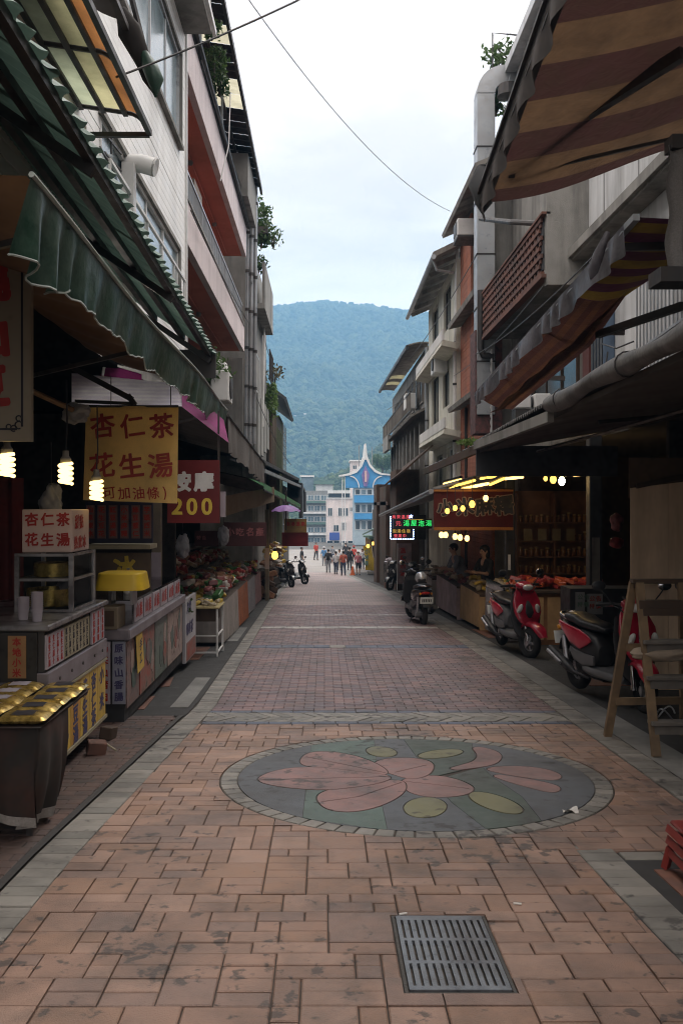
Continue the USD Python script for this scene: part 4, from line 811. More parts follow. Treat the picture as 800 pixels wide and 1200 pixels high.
# bamboo pole and plastic bag under it
t = thing('bamboo_pole', 'brown pole slanting across under the lilac awning', 'pole', P(60, 470, 7)); m = MB(); m.tube([P(35, 457, 6.8), P(85, 480, 7.2)], .022, 7); part(t, 'pole', m, mat('bamboo', (.2, .12, .06), (.12, .07, .035), scale=9, rough=.6))
m = MB(); m.ball(P(90, 483, 7.3), .10, 3, (1.1, .6, .8), 1.1, 3); solo('plastic_bag', m, mat('clear_plastic', (.42, .42, .44), (.3, .3, .32), rough=.3, trans=.4), 'crumpled pale plastic bag hanging at the left of the yellow banner', 'bag', smooth=False)
# far left awnings
t = thing('lime_awning', 'bright green tarp edge of an awning half way down the left row', 'awning', P(330, 580, 22)); M_lime = mat('lime_tarp', (.16, .38, .2), (.11, .28, .14), scale=3, rough=.5, trans=.3, grime=(.05, .12, .06), gs=2)
m = MB(); m.sheet(P(309, 566, 17.5), P(352, 591, 30), P(352, 595, 30), P(309, 573, 17.5), 20, 3, lambda u, w: np.stack([0*u, 0*u, -.02 * np.sin(u * 40) * w], 1)); m.sheet(P(309, 566, 17.5), P(352, 591, 30), P(352, 591, 30) + [-.3, 0, .1], P(309, 566, 17.5) + [-.3, 0, .1], 6, 3); part(t, 'tarp', m, M_lime, smooth=True); m = MB(); m.sheet(P(309, 566, 17.5) + [-.3, 0, .1], P(352, 591, 30) + [-.3, 0, .1], P(352, 591, 30) + [-2.1, 0, .5], P(309, 566, 17.5) + [-2.1, 0, .5], 6, 3, None, .02); part(t, 'sheet', m, dk)
m = MB(); m.tube([P(309, 574, 17.5), P(352, 596, 30)], .02, 6); part(t, 'front_bar', m, M_steel)
for i, (x0, y0, x1, y1, Ya, Yb_, lab) in enumerate(((308, 541, 350, 562, 24, 40, 'dark sheet awning above the lime tarp'), (310, 552, 352, 570, 24, 40, 'second dark sheet awning just under the first one above the lime tarp'), (345, 560, 357, 574, 42, 56, 'black awning far down the left row with a drooping end'))):
    t = thing('dark_awning', lab, 'awning', P((x0 + x1) / 2, y1, Yb_)); m = MB(); a, b = P(x0, y0, Ya), P(x1, y1, Yb_); m.sheet(a, b, b + [-.9, 0, .35], a + [-.9, 0, .35], 8, 4, None, .05); part(t, 'sheet', m, M_dkmetal); m = MB(); m.bar(a, b, .06, .1); part(t, 'front_bar', m, M_galv if i == 1 else M_steel)
    m = MB(); m.bb(b + [-.5, -.03, -1.0 if i != 1 else -.5], b + [.0, .03, 0]); part(t, 'side_flap', m, M_dkmetal)
for i, (x0, y0, x1, y1, Y) in enumerate(((350, 566, 354, 607, 44), (355, 576, 358, 600, 56))):
    t = thing('hanging_sheet', 'dark hanging sheet at the far end of the left awnings, ' + ('the nearer' if i == 0 else 'the farther') , 'sheet', P(x0, y1, Y)); m = MB(); a, b = P(x0, y0, Y), P(x1, y1, Y); m.bb([a[0], Y, b[2]], [b[0], Y + 2.5, a[2]]); part(t, 'sheet', m, M_dkmetal)
for i, (a0, b0, Ya, Yb_, r, sg, lab) in enumerate((((219, 246), (290, 380), 14.6, 25.5, .010, .10, 'black cable below the lower pink balcony rail'), ((232, 70), (292, 250), 15.5, 26.5, .010, .12, 'dark cable along the upper pink balcony'), ((292, 330), (318, 430), 26, 36, .012, .2, 'sagging cable past the downpipes on the left'), ((296, 460), (340, 545), 26, 46, .012, .25, 'low cable along the narrow grey house and the corrugated house'))):
    a, b = P(*a0, Ya), P(*b0, Yb_); s_ = np.linspace(0, 1, 20); p = a + (b - a) * s_[:, None]; p[:, 2] -= sg * 4 * s_ * (1 - s_); p[:, 0] += .06; m = MB(); m.tube(p, r, 5); solo('facade_cable', m, M_steel, lab, 'cable')
# ------------------------------------------------------------------ right row of houses
WR = 4.19
M_plast = mat('white_plaster', (.70, .71, .72), (.56, .57, .58), scale=1.2, rough=.9, bump=.3, bscale=40, grime=(.24, .24, .235), gs=.6, ga=.8, streak=True)
M_redbr = [mat('balcony_brick_%s' % n, c, tuple(x * .7 for x in c), scale=20, rough=.85, bump=.4, grime=(.05, .04, .036), gs=1.0, ga=.8) for n, c in (('a', (.20, .085, .06)), ('b', (.165, .075, .058)))]
M_brick2 = mat('rust_brick_wall', (.48, .17, .095), (.36, .13, .08), scale=2, rough=.85, grime=(.12, .08, .06), gs=.7, ga=.7, streak=True)
M_cream = mat('cream_wall', (.74, .72, .62), (.62, .60, .52), scale=1.2, rough=.85, grime=(.24, .23, .19), gs=.5, ga=.7, streak=True)
M_wood = mat('old_grey_wood', (.30, .28, .25), (.18, .165, .15), scale=1.5, rough=.85, grime=(.05, .046, .04), gs=1.0, ga=.8, streak=True)
# grey house with the white side wall
t = thing('grey_concrete_house', 'grey concrete house with a brick fronted balcony and a silver duct', 'house', (WR, 12, float(g(12))))
m = MB(); m.bb([WR, -9, 2.7], [11, 14.4, 11.8]); part(t, 'wall', m, M_plast)
m = MB(); m.bb([WR + .05, 14.42, 2.72], [11, 20.6, 11.2]); part(t, 'wall', m, M_gconc)
m = MB(); m.bb([3.52, 14.4, 5.1], [WR - .002, 14.55, 9.0]); part(t, 'end_wall', m, M_gconc)
m = MB(); m.bb([3.56, 14.56, 5.24], [WR + .04, 19.9, 5.38]); m.bb([3.56, 19.78, 5.38], [WR + .04, 19.9, 6.25]); part(t, 'balcony', m, M_gconc)
nb = 0
for r in range(13):      # courses of long bricks with short spacers between them, so that dark slots stay open
    z = 5.28 + r * .072; even = r % 2 == 0; y = 14.56 + (0 if r % 4 == 0 else .12); y = y if even else 14.62 + (.12 if r % 4 == 1 else 0)
    while y < 19.85:
        m = MB(); m.bb([3.46 + (0 if even else .012), y, z], [3.555, min(y + (.236 if even else .10), 19.9), z + .068]); part(t, 'brick', m, M_redbr[(nb * 7 // 3) % 2]); nb += 1; y += .24
m = MB(); m.bb([3.5, 14.56, 5.38], [3.53, 19.9, 6.2]); part(t, 'balcony_screen', m, M_dkmetal)
m = MB(); m.bb([3.44, 14.4, 6.222], [3.58, 19.9, 6.26]); m.bb([3.44, 14.42, 5.22], [3.57, 19.9, 5.275]); part(t, 'coping', m, M_redbr[0])
m = MB(); m.bb([3.92, 9.5, 5.48], [WR - .002, 15.0, 5.62]); m.bb([3.86, 9.5, 5.52], [3.917, 15.05, 5.66]); part(t, 'sunshade', m, M_gconc)
for y in (13.6, 12.1): m = MB(); m.bb([WR - .006, y, 5.66], [WR - .001, y + .03, 9]); part(t, 'wall_crack', m, mat('crack', (.2, .2, .2), rough=.9))
# first floor openings over the canopy
side_window(t, WR - .01, 15.1, 19.4, 3.0, 5.0, -1, 4, mf=M_dkwood, mp=M_wglass)
m = MB(); m.bb([WR - .12, 14.0, 2.8], [WR - .004, 14.35, 5.1]); part(t, 'red_panel', m, mat('dark_red_panel', (.12, .035, .03), (.07, .02, .018), scale=8, rough=.7))
for k in range(12):
    m = MB(); z = 2.8 + k * .17; m.prism(Polygon([(13.9, z), (14.0, z + .085), (13.9, z + .17)]), -.03, 0, (np.array([[0, 1, 0], [0, 0, 1], [1, 0, 0.0]]), np.array([WR - .05, 0, 0]))); part(t, 'zigzag_tile', m, M_wtrim if k % 2 == 0 else mat('zig_red', (.35, .06, .06), rough=.6))
    m = MB(); m.prism(Polygon([(20.0, z + .2), (20.12, z + .285), (20.0, z + .37)]), -.03, 0, (np.array([[0, 1, 0], [0, 0, 1], [1, 0, 0.0]]), np.array([WR - .5, 0, 0]))); part(t, 'zigzag_tile', m, M_wtrim)
m = MB(); m.bb([WR - .16, 13.1, 2.8], [WR - .01, 13.75, 4.6])
part(t, 'blue_shutter', m, mat('blue_shutter', (.10, .15, .22), (.06, .09, .14), scale=4, rough=.6))
for k in range(4): m = MB(); m.bb([WR - .175, 13.16 + k * .15, 2.85], [WR - .162, 13.25 + k * .15, 4.55]); part(t, 'shutter_slat', m, M_dkmetal)
m = MB(); m.bar((WR - .3, 8.2, 4.35), (WR - .3, 11.4, 4.35), .03); m.bar((WR - .3, 8.2, 3.2), (WR - .3, 11.4, 3.2), .03); m.bar((WR - .3, 8.2, 3.75), (WR - .3, 11.4, 3.5), .03); part(t, 'grille_frame', m, M_galv)
for k in range(27): y = 8.25 + k * .118; m = MB(); m.bar((WR - .3, y, 2.8), (WR - .3, y, 4.36), .018); part(t, 'grille_bar', m, M_galv)
m = MB(); m.tube([P(703, 402, 13.0), P(722, 408, 12.4), P(742, 400, 11.9)], .012, 5); m.tube([P(712, 412, 13), P(708, 440, 13), P(716, 480, 13)], .012, 5); part(t, 'cable', m, M_dkmetal)
m = MB(); m.bb([3.35, 20.2, 3.2], [3.95, 20.9, 5.5]); part(t, 'iron_cage', m, mat('dark_cage', (.04, .035, .035), (.16, .05, .045), scale=9, rough=.7))
# roof edge and roof garden
m = MB(); m.bb([4.0, 14.4, 11.2], [11, 20.6, 11.4]); part(t, 'roof_slab', m, M_plast)
for (px_, py_, r, n, lab, sc) in ((592, 66, .5, 260, 'spiky green plants on the roof beside the silver duct', (1.0, .6, .8)), (581, 118, .35, 120, 'small pale plants hanging behind the bend of the silver duct', (.7, .6, 1))): plant(px_, py_, 20.6, r, n, .09, px_, lab, sc=sc)
t = thing('roof_frame', 'bent pipe frame above the roof plants on the right', 'pipe frame', P(600, 50, 20.5)); m = MB(); m.tube([P(577, 95, 20.5), P(577, 38, 20.5), P(600, 40, 20.0), P(628, 44, 19.5)], .02, 6); part(t, 'pipe', m, M_steel)
# ventilation duct
t = thing('silver_duct', 'square silver ventilation duct rising beside the brick balcony', 'duct', (3.5, 20, 4)); zt = P(570, 112, 20.3)[2]
cuts = np.linspace(3.6, zt, 7)
for i in range(6): m = MB(); m.box((3.58, 20.35, (cuts[i] + cuts[i+1]) / 2), (.40, .44, cuts[i+1] - cuts[i] - .012), None, .012); part(t, 'duct_section', m, M_galv)
for i in range(1, 6): m = MB(); m.box((3.58, 20.35, cuts[i]), (.43, .47, .03)); part(t, 'flange', m, M_steel)
m = MB(); rows = []
for a in np.linspace(0, PI / 2 * 1.15, 9):
    cx, cz, ux, uz = 3.58 + .42 - .42 * math.cos(a), zt + .42 * math.sin(a), math.cos(a), -math.sin(a)
    rows += [[cx + sx * .2 * ux, 20.35 + sy * .22, cz + sx * .2 * uz] for sx, sy in ((-1, -1), (1, -1), (1, 1), (-1, 1))]
m.add(np.array(rows), [[i * 4 + j, i * 4 + (j + 1) % 4, (i + 1) * 4 + (j + 1) % 4, (i + 1) * 4 + j] for i in range(8) for j in range(4)])
part(t, 'elbow', m, M_galv); m = MB(); m.box((4.4, 20.35, zt + .34), (.62, .46, .5), (0, .25, 0), .02); part(t, 'fan_box', m, M_galv)
m = MB(); m.lathe([(.22, 0), (.25, .25), (.05, .3)], (4.05, 20.0, zt + .1), 14, (PI, 0, 0)); part(t, 'cowl', m, M_steel)
t = thing('drain_pipe', 'dark bent drain pipe under the brick balcony corner', 'pipe', P(565, 430, 20.1)); m = MB(); m.tube([P(563, 340, 20.05), P(563, 408, 20.05), P(566, 416, 20.05), P(578, 418, 20.05)], .075, 10); part(t, 'pipe', m, M_steel, smooth=50)
t = thing('shade_rod', 'dark rod under the striped awning end by the brick balcony', 'rod', P(590, 258, 19)); m = MB(); m.tube([P(563, 256, 19.5), P(600, 260, 17), P(640, 262, 16)], .05, 8); part(t, 'rod', m, M_steel)
# rust brick house
t = thing('rust_brick_house', 'narrow rust red brick house with concrete ledges and an overhanging eave', 'house', (3.8, 23, float(g(23))))
m = MB(); m.bb([3.86, 20.62, -2], [11, 25.4, 9.4]); part(t, 'wall', m, M_gconc)
for (za, zb) in ((-1, 4.2), (4.55, 6.5), (6.85, 9.1)):
    z = za; r = 0
    while z < zb:      # courses of brick veneer
        m = MB(); m.bb([3.8 + rnd.uniform(-.004, .004), 20.6, z], [3.858, 22.3 if za > 6 else 25.4, z + .105]); part(t, 'brick_course', m, M_brick2)
        if za > 6: m = MB(); m.bb([3.8 + rnd.uniform(-.004, .004), 23.6, z], [3.858, 25.4, z + .105]); part(t, 'brick_course', m, M_brick2)
        z += .112
for z in (4.28, 6.6): m = MB(); m.sheet((3.86, 20.6, z + .12), (3.42, 20.6, z), (3.42, 25.3, z), (3.86, 25.3, z + .12), 1, 1, None, -.12); part(t, 'ledge', m, M_gconc)
side_window(t, 3.87, 22.35, 23.55, 7.0, 8.8, -1, 2, mf=M_wtrim, mp=M_wglass); side_window(t, 3.8, 21.2, 22.6, 4.9, 6.1, -1, 2, mf=M_alu)
m = MB(); m.sheet((4.4, 20.0, 9.5), (3.35, 20.0, 9.05), (3.35, 25.7, 9.15), (4.4, 25.7, 9.6), 1, 1, None, .1); part(t, 'eave', m, M_wood)
t = thing('wall_air_conditioner', 'window air conditioner under the eave of the rust brick house', 'air conditioner', P(545, 270, 23)); a = P(545, 270, 23); m = MB(); m.box(a, (.5, .7, .42), None, .02); part(t, 'case', m, M_wtrim); m = MB(); m.box(a + [-.255, 0, 0], (.02, .5, .3)); part(t, 'grille', m, M_dkmetal); m = MB(); m.box(a + [.1, 0, -.25], (.7, .8, .04)); part(t, 'shelf', m, M_steel)
# cream house
t = thing('cream_house', 'cream rendered house with two pale balcony slabs and a wide roof overhang', 'house', (3.7, 28.5, float(g(28.5))))
wins = ((27.0, 28.4, 4.6, 5.7), (29.5, 31.3, 4.2, 5.9), (26.6, 28.2, 6.9, 8.2), (29.6, 31.2, 6.9, 8.2), (26.2, 27.4, 2.0, 3.3), (28.5, 30.0, 1.6, 3.2))
core = MB(); core.bb([3.95, 25.42, -3], [11, 32.3, 8.5])
ycuts = sorted({25.42, 32.3, *[w[0] for w in wins], *[w[1] for w in wins]})
for a, b in zip(ycuts, ycuts[1:]):
    zs = sorted((w[2], w[3]) for w in wins if w[0] <= a and w[1] >= b); z = -3
    for lo, hi in zs + [(8.5, 8.5)]: core.bb([3.7, a, z], [3.94, b, lo]); z = hi
part(t, 'wall', core, M_cream)
for w in wins: side_window(t, 3.76, *w, -1, 2, mf=M_wtrim if w[2] < 4 else M_steel, mp=M_wglass)
for (z, y0, y1) in ((6.16, 25.0, 32.2), (3.70, 24.6, 31.0)):
    m = MB(); m.sheet((3.7, y0, z - .1), (3.25, y0, z), (3.25, y1, z), (3.7, y1, z - .1), 1, 1, None, -.16); part(t, 'balcony_slab', m, M_cream)
    m = MB(); m.bb([3.235, y0 - .02, z - .012], [3.29, y1, z + .28]); part(t, 'fascia', m, M_whitew)
m = MB(); m.sheet((4.8, 25.0, 9.3), (3.05, 25.0, 8.45), (3.05, 32.7, 8.4), (4.8, 32.7, 9.25), 1, 1, None, .14); part(t, 'roof', m, M_wood)
for k in range(7): m = MB(); m.bar((4.1, 25.6 + k * 1.12, 8.78), (3.1, 25.6 + k * 1.12, 8.36), .09, .12); part(t, 'rafter', m, M_wood)
m = MB(); m.tube([(2.99, 24.9, 8.42), (2.99, 32.8, 8.36)], .07, 8); m.tube([(2.99, 25.1, 8.42), (3.1, 25.1, 8.1), (3.6, 25.2, 8.05)], .04, 6); part(t, 'gutter', m, M_galv)
t = thing('balcony_air_conditioner', 'white air conditioner above the middle window of the cream house', 'air conditioner', (3.5, 27.4, 5.8)); m = MB(); m.box((3.48, 27.6, 5.85), (.4, .9, .55), None, .02); part(t, 'case', m, M_wtrim); m = MB(); m.lathe([(.2, 0), (.19, .03), (0, .03)], (3.27, 27.45, 5.85), 14, (0, -PI / 2, 0)); part(t, 'fan', m, M_steel)
# old grey house at the far right
t = thing('old_timber_house', 'weathered grey timber house with columns and a curved awning roof', 'house', (3.6, 40, float(g(40))))
m = MB(); m.bb([3.66, 32.4, -3.5], [11, 49, 7.3]); part(t, 'wall', m, M_wood)
for k in range(9): m = MB(); y = 33 + k * 1.75; m.bb([3.45, y, -2.5], [3.655, y + .3, 4.6]); part(t, 'column', m, M_gconc)
for k in range(8): side_window(t, 3.6, 33.45 + k * 1.75, 34.6 + k * 1.75, 2.6, 4.4, -1, 2, mf=M_wood); side_window(t, 3.6, 33.45 + k * 1.75, 34.6 + k * 1.75, 5.4, 6.7, -1, 2, mf=M_wood)
m = MB(); m.sheet((3.66, 32.4, 5.05), (3.1, 32.4, 4.75), (3.1, 48.6, 4.75), (3.66, 48.6, 5.05), 1, 1, None, .08); part(t, 'ledge', m, M_wood)
m = MB(); m.bb([3.1, 33, 5.0], [3.15, 48.5, 5.06]); m.bb([3.1, 33, 5.7], [3.15, 48.5, 5.75]); part(t, 'balcony_rail', m, M_steel)
for k in range(52): m = MB(); y = 33 + k * .3; m.bar((3.12, y, 5.0), (3.12, y, 5.7), .03); part(t, 'baluster', m, M_wood)
m = MB(); m.sheet((3.2, 44, 5.0), (3.05, 44, 5.0), (3.05, 47.5, 5.0), (3.2, 47.5, 5.0), 1, 1, None, -.7); part(t, 'balcony_panel', m, M_fgrey)
for k in range(12):
    y0, y1 = 32.6 + k * 1.36, 32.6 + (k + 1) * 1.36 - .06; m = MB(); m.sheet((3.75, y0, 7.42 + .03 * k), (2.95, y0, 7.3 + .04 * k), (2.95, y1, 7.3 + .04 * k), (3.75, y1, 7.42 + .03 * k), 5, 1, lambda u, w: np.stack([0*u, 0*u, .05 * np.sin(u * PI)], 1), .05); part(t, 'roof_sheet', m, M_croof if k in (7, 9) else M_wood)
m = MB(); m.bar((2.97, 32.6, 7.27), (2.97, 49, 7.72), .1, .14); part(t, 'roof_edge', m, M_dkmetal)
m = MB(); m.box((3.3, 35.2, 5.6), (.4, .9, .6), None, .02); part(t, 'water_box', m, M_whitew)
# rusty sheds and pillars under it
t = thing('rusty_sheds', 'rust brown lean to sheds under the old timber house', 'shed', (2.9, 42, float(g(42)))); M_rsh = mat('rust_sheet', (.12, .06, .04), (.065, .04, .032), scale=1.5, rough=.85, grime=(.035, .045, .025), gs=.7, ga=.8)
m = MB(); m.bb([2.6, 33, -3], [3.44, 36, 2.9]); m.bb([2.5, 37, -3], [3.44, 41, 2.4]); m.bb([2.5, 43.5, -3], [3.44, 46, 2.6]); part(t, 'wall', m, M_rsh)
m = MB(); m.bb([2.5, 36, 1.6], [3.3, 46, 1.75]); part(t, 'ledge', m, M_rsh)
m = MB(); m.sheet((3.3, 27.5, 3.4), (2.4, 27.5, 2.6), (2.4, 36.5, 2.35), (3.3, 36.5, 3.2), 1, 1, None, .05); part(t, 'awning', m, M_rsh)

# ------------------------------------------------------------------ right roofs over the shops
t = thing('shop_canopy', 'dark sheet canopy with a corrugated lip over the right shop front', 'canopy', (2.1, 10, 2.4))
zc = lambda Y: 2.53 - (Y - 5.3) * .022
M_under_c = mat('canopy_soffit', (.11, .095, .085), (.07, .06, .055), scale=2, rough=.85, grime=(.03, .028, .025), gs=1.0, ga=.8)
m = MB(); m.sheet((2.14, -2, zc(-2)), (2.14, 12.55, zc(12.55)), (WR, 12.55, 2.72), (WR, -2, 2.75), 2, 2, None, -.05); part(t, 'roof', m, M_under_c)
for k in range(14):
    y = 8.5 + k * .295
    def fn(u, w, y=y): Y = y + w * .29; return np.stack([2.08 + u * 1.9, Y, zc(Y) + .10 + .62 * u + .022 * np.sin(Y * 2 * PI / .0983)], 1)
    m = MB(); m.grid(fn, 3, 24); part(t, 'roof_sheet', m, M_corr if False else mat('grey_corrugated', (.13, .125, .12), (.075, .07, .068), scale=3, rough=.7, grime=(.035, .035, .03), gs=1.2, ga=.8))
m = MB(); m.bb([2.06, 8.4, zc(9) - .08], [2.12, 12.58, zc(12) + .09]); part(t, 'lip', m, M_gconc)
m = MB(); m.bb([2.1, 12.56, 2.0], [4.05, 12.62, 2.42]); part(t, 'fascia', m, mat('dark_fascia', (.06, .062, .07), (.04, .042, .05), scale=3, rough=.6))
t = thing('rolled_tarp', 'thick weathered rolled tarp along the near edge of the right canopy', 'tarp', (2.1, 6, 2.5))
m = MB(); ys = np.linspace(-1, 8.4, 60); m.tube(np.stack([2.1 + .012 * np.sin(ys * 5), ys, zc(ys) + .07 + .012 * np.sin(ys * 3)], 1), .075 + .012 * np.sin(ys * 4.1), 12); v = m.v[0]; v += (meshkit.noise(v * [9, 3, 9], 3)[:, None] - .5) * .022; part(t, 'roll', m, mat('weathered_tarp', (.16, .155, .15), (.06, .058, .055), scale=9, rough=.6, bump=.5, bscale=30, grime=(.28, .27, .26), gs=4, ga=.6), smooth=True)
for y in (2, 4.2, 6.3, 8.0): m = MB(); m.tube([(2.1 + .09 * math.cos(a), y, zc(y) + .07 + .09 * math.sin(a)) for a in np.linspace(0, 2 * PI, 14)], .006, 5); part(t, 'tie', m, M_steel)
t = thing('ceiling_pipe', 'thin dark pipe along the underside of the right canopy', 'pipe', (3, 8, 2.3)); m = MB(); m.tube([(2.5, 8.3, 2.36), (4.1, 8.3, 2.5)], .02, 6); m.tube([(2.9, 3, 2.4), (2.9, 12.4, 2.33)], .018, 6); part(t, 'pipe', m, M_steel)
for i, x in enumerate((610, 633)):
    t = thing('outdoor_unit', 'white air conditioner unit on the canopy, ' + ('left of two' if i == 0 else 'right of two and partly behind the lip'), 'air conditioner', P(x, 480, 15.2)); a = P(x, 471, 15.2); m = MB(); m.box(a, (.27, .36, .25), None, .02); part(t, 'case', m, M_wtrim); m = MB(); m.lathe([(.10, 0), (.09, .02), (0, .02)], a + [-.137, 0, 0], 14, (0, -PI / 2, 0)); part(t, 'fan', m, M_steel)
    m = MB(); m.bb(a + [-.12, -.16, -.3], a + [.12, .16, -.128]); part(t, 'foot', m, M_steel)
# upper striped awning
M_st1 = stripes('brown_stripes', 'y', .96, .5, (.165, .10, .056), (.064, .03, .028), trans=.28, grime=(.05, .032, .022), phase=.1)
t = thing('striped_awning', 'large brown and maroon striped awning reaching over the street at the upper right', 'awning', (2.8, 6.5, 4.9))
OX = 1.62; oz = lambda Y: 5.12 - (Y - 6.5) * .15
m = MB()
def fn(u, w):
    Y = 1.5 + w * 7.75; dr = np.clip((w - .93) / .07, 0, 1); return np.stack([OX + (WR - OX) * u, Y, oz(Y) * (1 - u) + (oz(Y) + .75) * u - .10 * np.sin(u * PI) - .05 * np.sin(u * PI * 2.0 + .5) * dr], 1)
m.grid(fn, 24, 30); part(t, 'canvas', m, M_st1, smooth=True)
m = MB(); m.bar((OX, 1.5, oz(1.5)), (OX, 9.25, oz(9.25)), .09, .12); m.bar((OX - .06, 1.5, oz(1.5) + .05), (OX - .06, 9.28, oz(9.28) + .05), .03); part(t, 'front_bar', m, M_steel)
m = MB(); m.sheet((OX - .05, 1.5, oz(1.5) - .02), (OX - .05, 9.25, oz(9.25) - .02), (OX - .03, 9.25, oz(9.25) - .22), (OX - .03, 1.5, oz(1.5) - .2), 120, 5, lambda u, w: np.stack([.04 * np.sin(u * 90) * w, 0*u, -.03 * np.abs(np.sin(u * 60)) * w], 1)); part(t, 'valance', m, mat('grimy_valance', (.10, .085, .08), (.05, .042, .04), scale=9, rough=.75, trans=.15), smooth=True)
m = MB(); m.tube([P(566, 195, 9.25), P(563, 215, 9.25), P(568, 238, 9.28), P(565, 250, 9.28)], [.06, .12, .08, .01], 9); v = m.v[0]; v += (meshkit.noise(v * 15, 2)[:, None] - .5) * .07; part(t, 'gathered_corner', m, M_dkmetal, smooth=True)
m = MB(); a, b = P(597, 190, 8.9), P(800, 62, 7.2); m.bar(a, b, .075, .10); m.bar(a + [0, .05, -.02], a + [0, -.1, -.16], .06); part(t, 'folding_arm', m, M_steel)
m = MB(); m.bar(P(600, 205, 8.95), (WR, 8.2, 5.15), .03); part(t, 'arm', m, M_steel)
# lower striped awning
M_st2 = stripes('purple_stripes', 'y', .40, .5, (.27, .18, .035), (.085, .022, .062), trans=.3, grime=(.09, .05, .03)); M_st3 = stripes('rust_stripes', 'x', .13, .5, (.13, .058, .03), (.075, .03, .025), trans=.28, grime=(.06, .03, .025))
t = thing('purple_striped_awning', 'purple and yellow striped awning with a grey plastic valance over the right shops', 'awning', (2.3, 10, 3.3))
bx = 2.3; bz = lambda Y: 3.72 - (Y - 6.8) * .063
m = MB()
def fn(u, w): Y = 6.7 + w * 7.1; L = .55 + .75 * np.clip((8.6 - Y) / 1.6, 0, 1); return np.stack([bx + L * u, Y, bz(Y) + .10 * u * (L - .2) - .10 * np.sin(u * PI) * .6 - .26 * np.clip((Y - 8.3) / 1.4, 0, 1) * u], 1)
m.grid(lambda u, w: fn(u, w * .27), 12, 20); part(t, 'near_canvas', m, M_st2, smooth=True)
m = MB(); m.grid(lambda u, w: fn(u, .27 + w * .73), 12, 40); part(t, 'far_canvas', m, M_st3, smooth=True)
m = MB(); m.bar((bx, 6.7, bz(6.7)), (bx, 13.8, bz(13.8)), .05); part(t, 'front_bar', m, M_galv)
m = MB(); L2 = lambda u: .17 + .04 * np.sin(u * 55)
m.sheet((bx - .03, 6.9, bz(6.9) + .02), (bx - .03, 13.8, bz(13.8) + .02), (bx - .02, 13.8, bz(13.8) - .17), (bx - .02, 6.9, bz(6.9) - .17), 160, 6, lambda u, w: np.stack([.03 * np.sin(u * 75 + 3 * np.sin(u * 20)) * w, 0*u, -.045 * np.abs(np.sin(u * 17)) ** .5 * w], 1)); part(t, 'valance', m, mat('grey_plastic', (.17, .16, .18), (.085, .08, .09), scale=7, rough=.4, trans=.35, grime=(.30, .29, .31), gs=5, ga=.5), smooth=True)
m = MB(); q = P(712, 300, 7.0); m.tube([P(712, 272, 7.0), P(700, 300, 7.0), P(695, 318, 7.05), P(692, 327, 7.05)], [.02, .045, .04, .008], 9); v = m.v[0]; v += (meshkit.noise(v * 30, 7)[:, None] - .5) * .03; part(t, 'gathered_end', m, mat('grey_plastic', (1, 1, 1)), smooth=True)
for (y, x1, z1) in ((7.2, 3.6, .22), (9.8, 3.2, .12), (12.2, 3.2, .1)): m = MB(); m.bar((bx, y, bz(y) - .05), (x1, y - .1, bz(y) - .12 + z1 * .3), .045, .06); part(t, 'arm', m, M_steel)
m = MB(); m.bar(P(700, 392, 9.4), P(800, 358, 8.2), .06, .07); part(t, 'arm', m, M_steel)
m = MB(); a, b = P(590, 470, 13.2), P(752, 322, 7.6); m.sheet((bx + .5, 8.3, bz(8.3) - .03), (bx + .42, 13.8, bz(13.8) - .22), (bx + .2, 13.8, bz(13.8) - .30), (bx + .35, 8.3, bz(8.3) - .20), 30, 6, lambda u, w: np.stack([0*u, 0*u, -.02 * np.sin(u * 30) * w], 1)); part(t, 'hanging_edge', m, M_st3, smooth=True)
# grey mesh curtain at the right margin
t = thing('mesh_curtain', 'grey woven plastic curtain hanging from a black box at the right edge', 'curtain', P(795, 280, 6.6)); m = MB(); m.sheet(P(783, 170, 6.7), P(850, 150, 6.7), P(850, 300, 6.5), P(780, 316, 6.5), 14, 14, lambda u, w: np.stack([.015 * np.sin(w * 14) * (1 - u), .03 * np.sin(u * 20), 0*u], 1), .01); part(t, 'mesh', m, mat('woven_mesh', (.34, .32, .31), (.22, .21, .2), scale=90, rough=.8, bump=.8, bscale=250, trans=.2), smooth=True)
m = MB(); m.bb(P(768, 316, 6.5) + [0, -.1, 0], P(850, 330, 6.5) + [0, .15, -.02]); part(t, 'weight_box', m, M_steel); m = MB(); m.bb(P(784, 160, 6.7) + [0, -.06, 0], P(850, 176, 6.7) + [0, .1, 0]); part(t, 'top_box', m, M_steel)
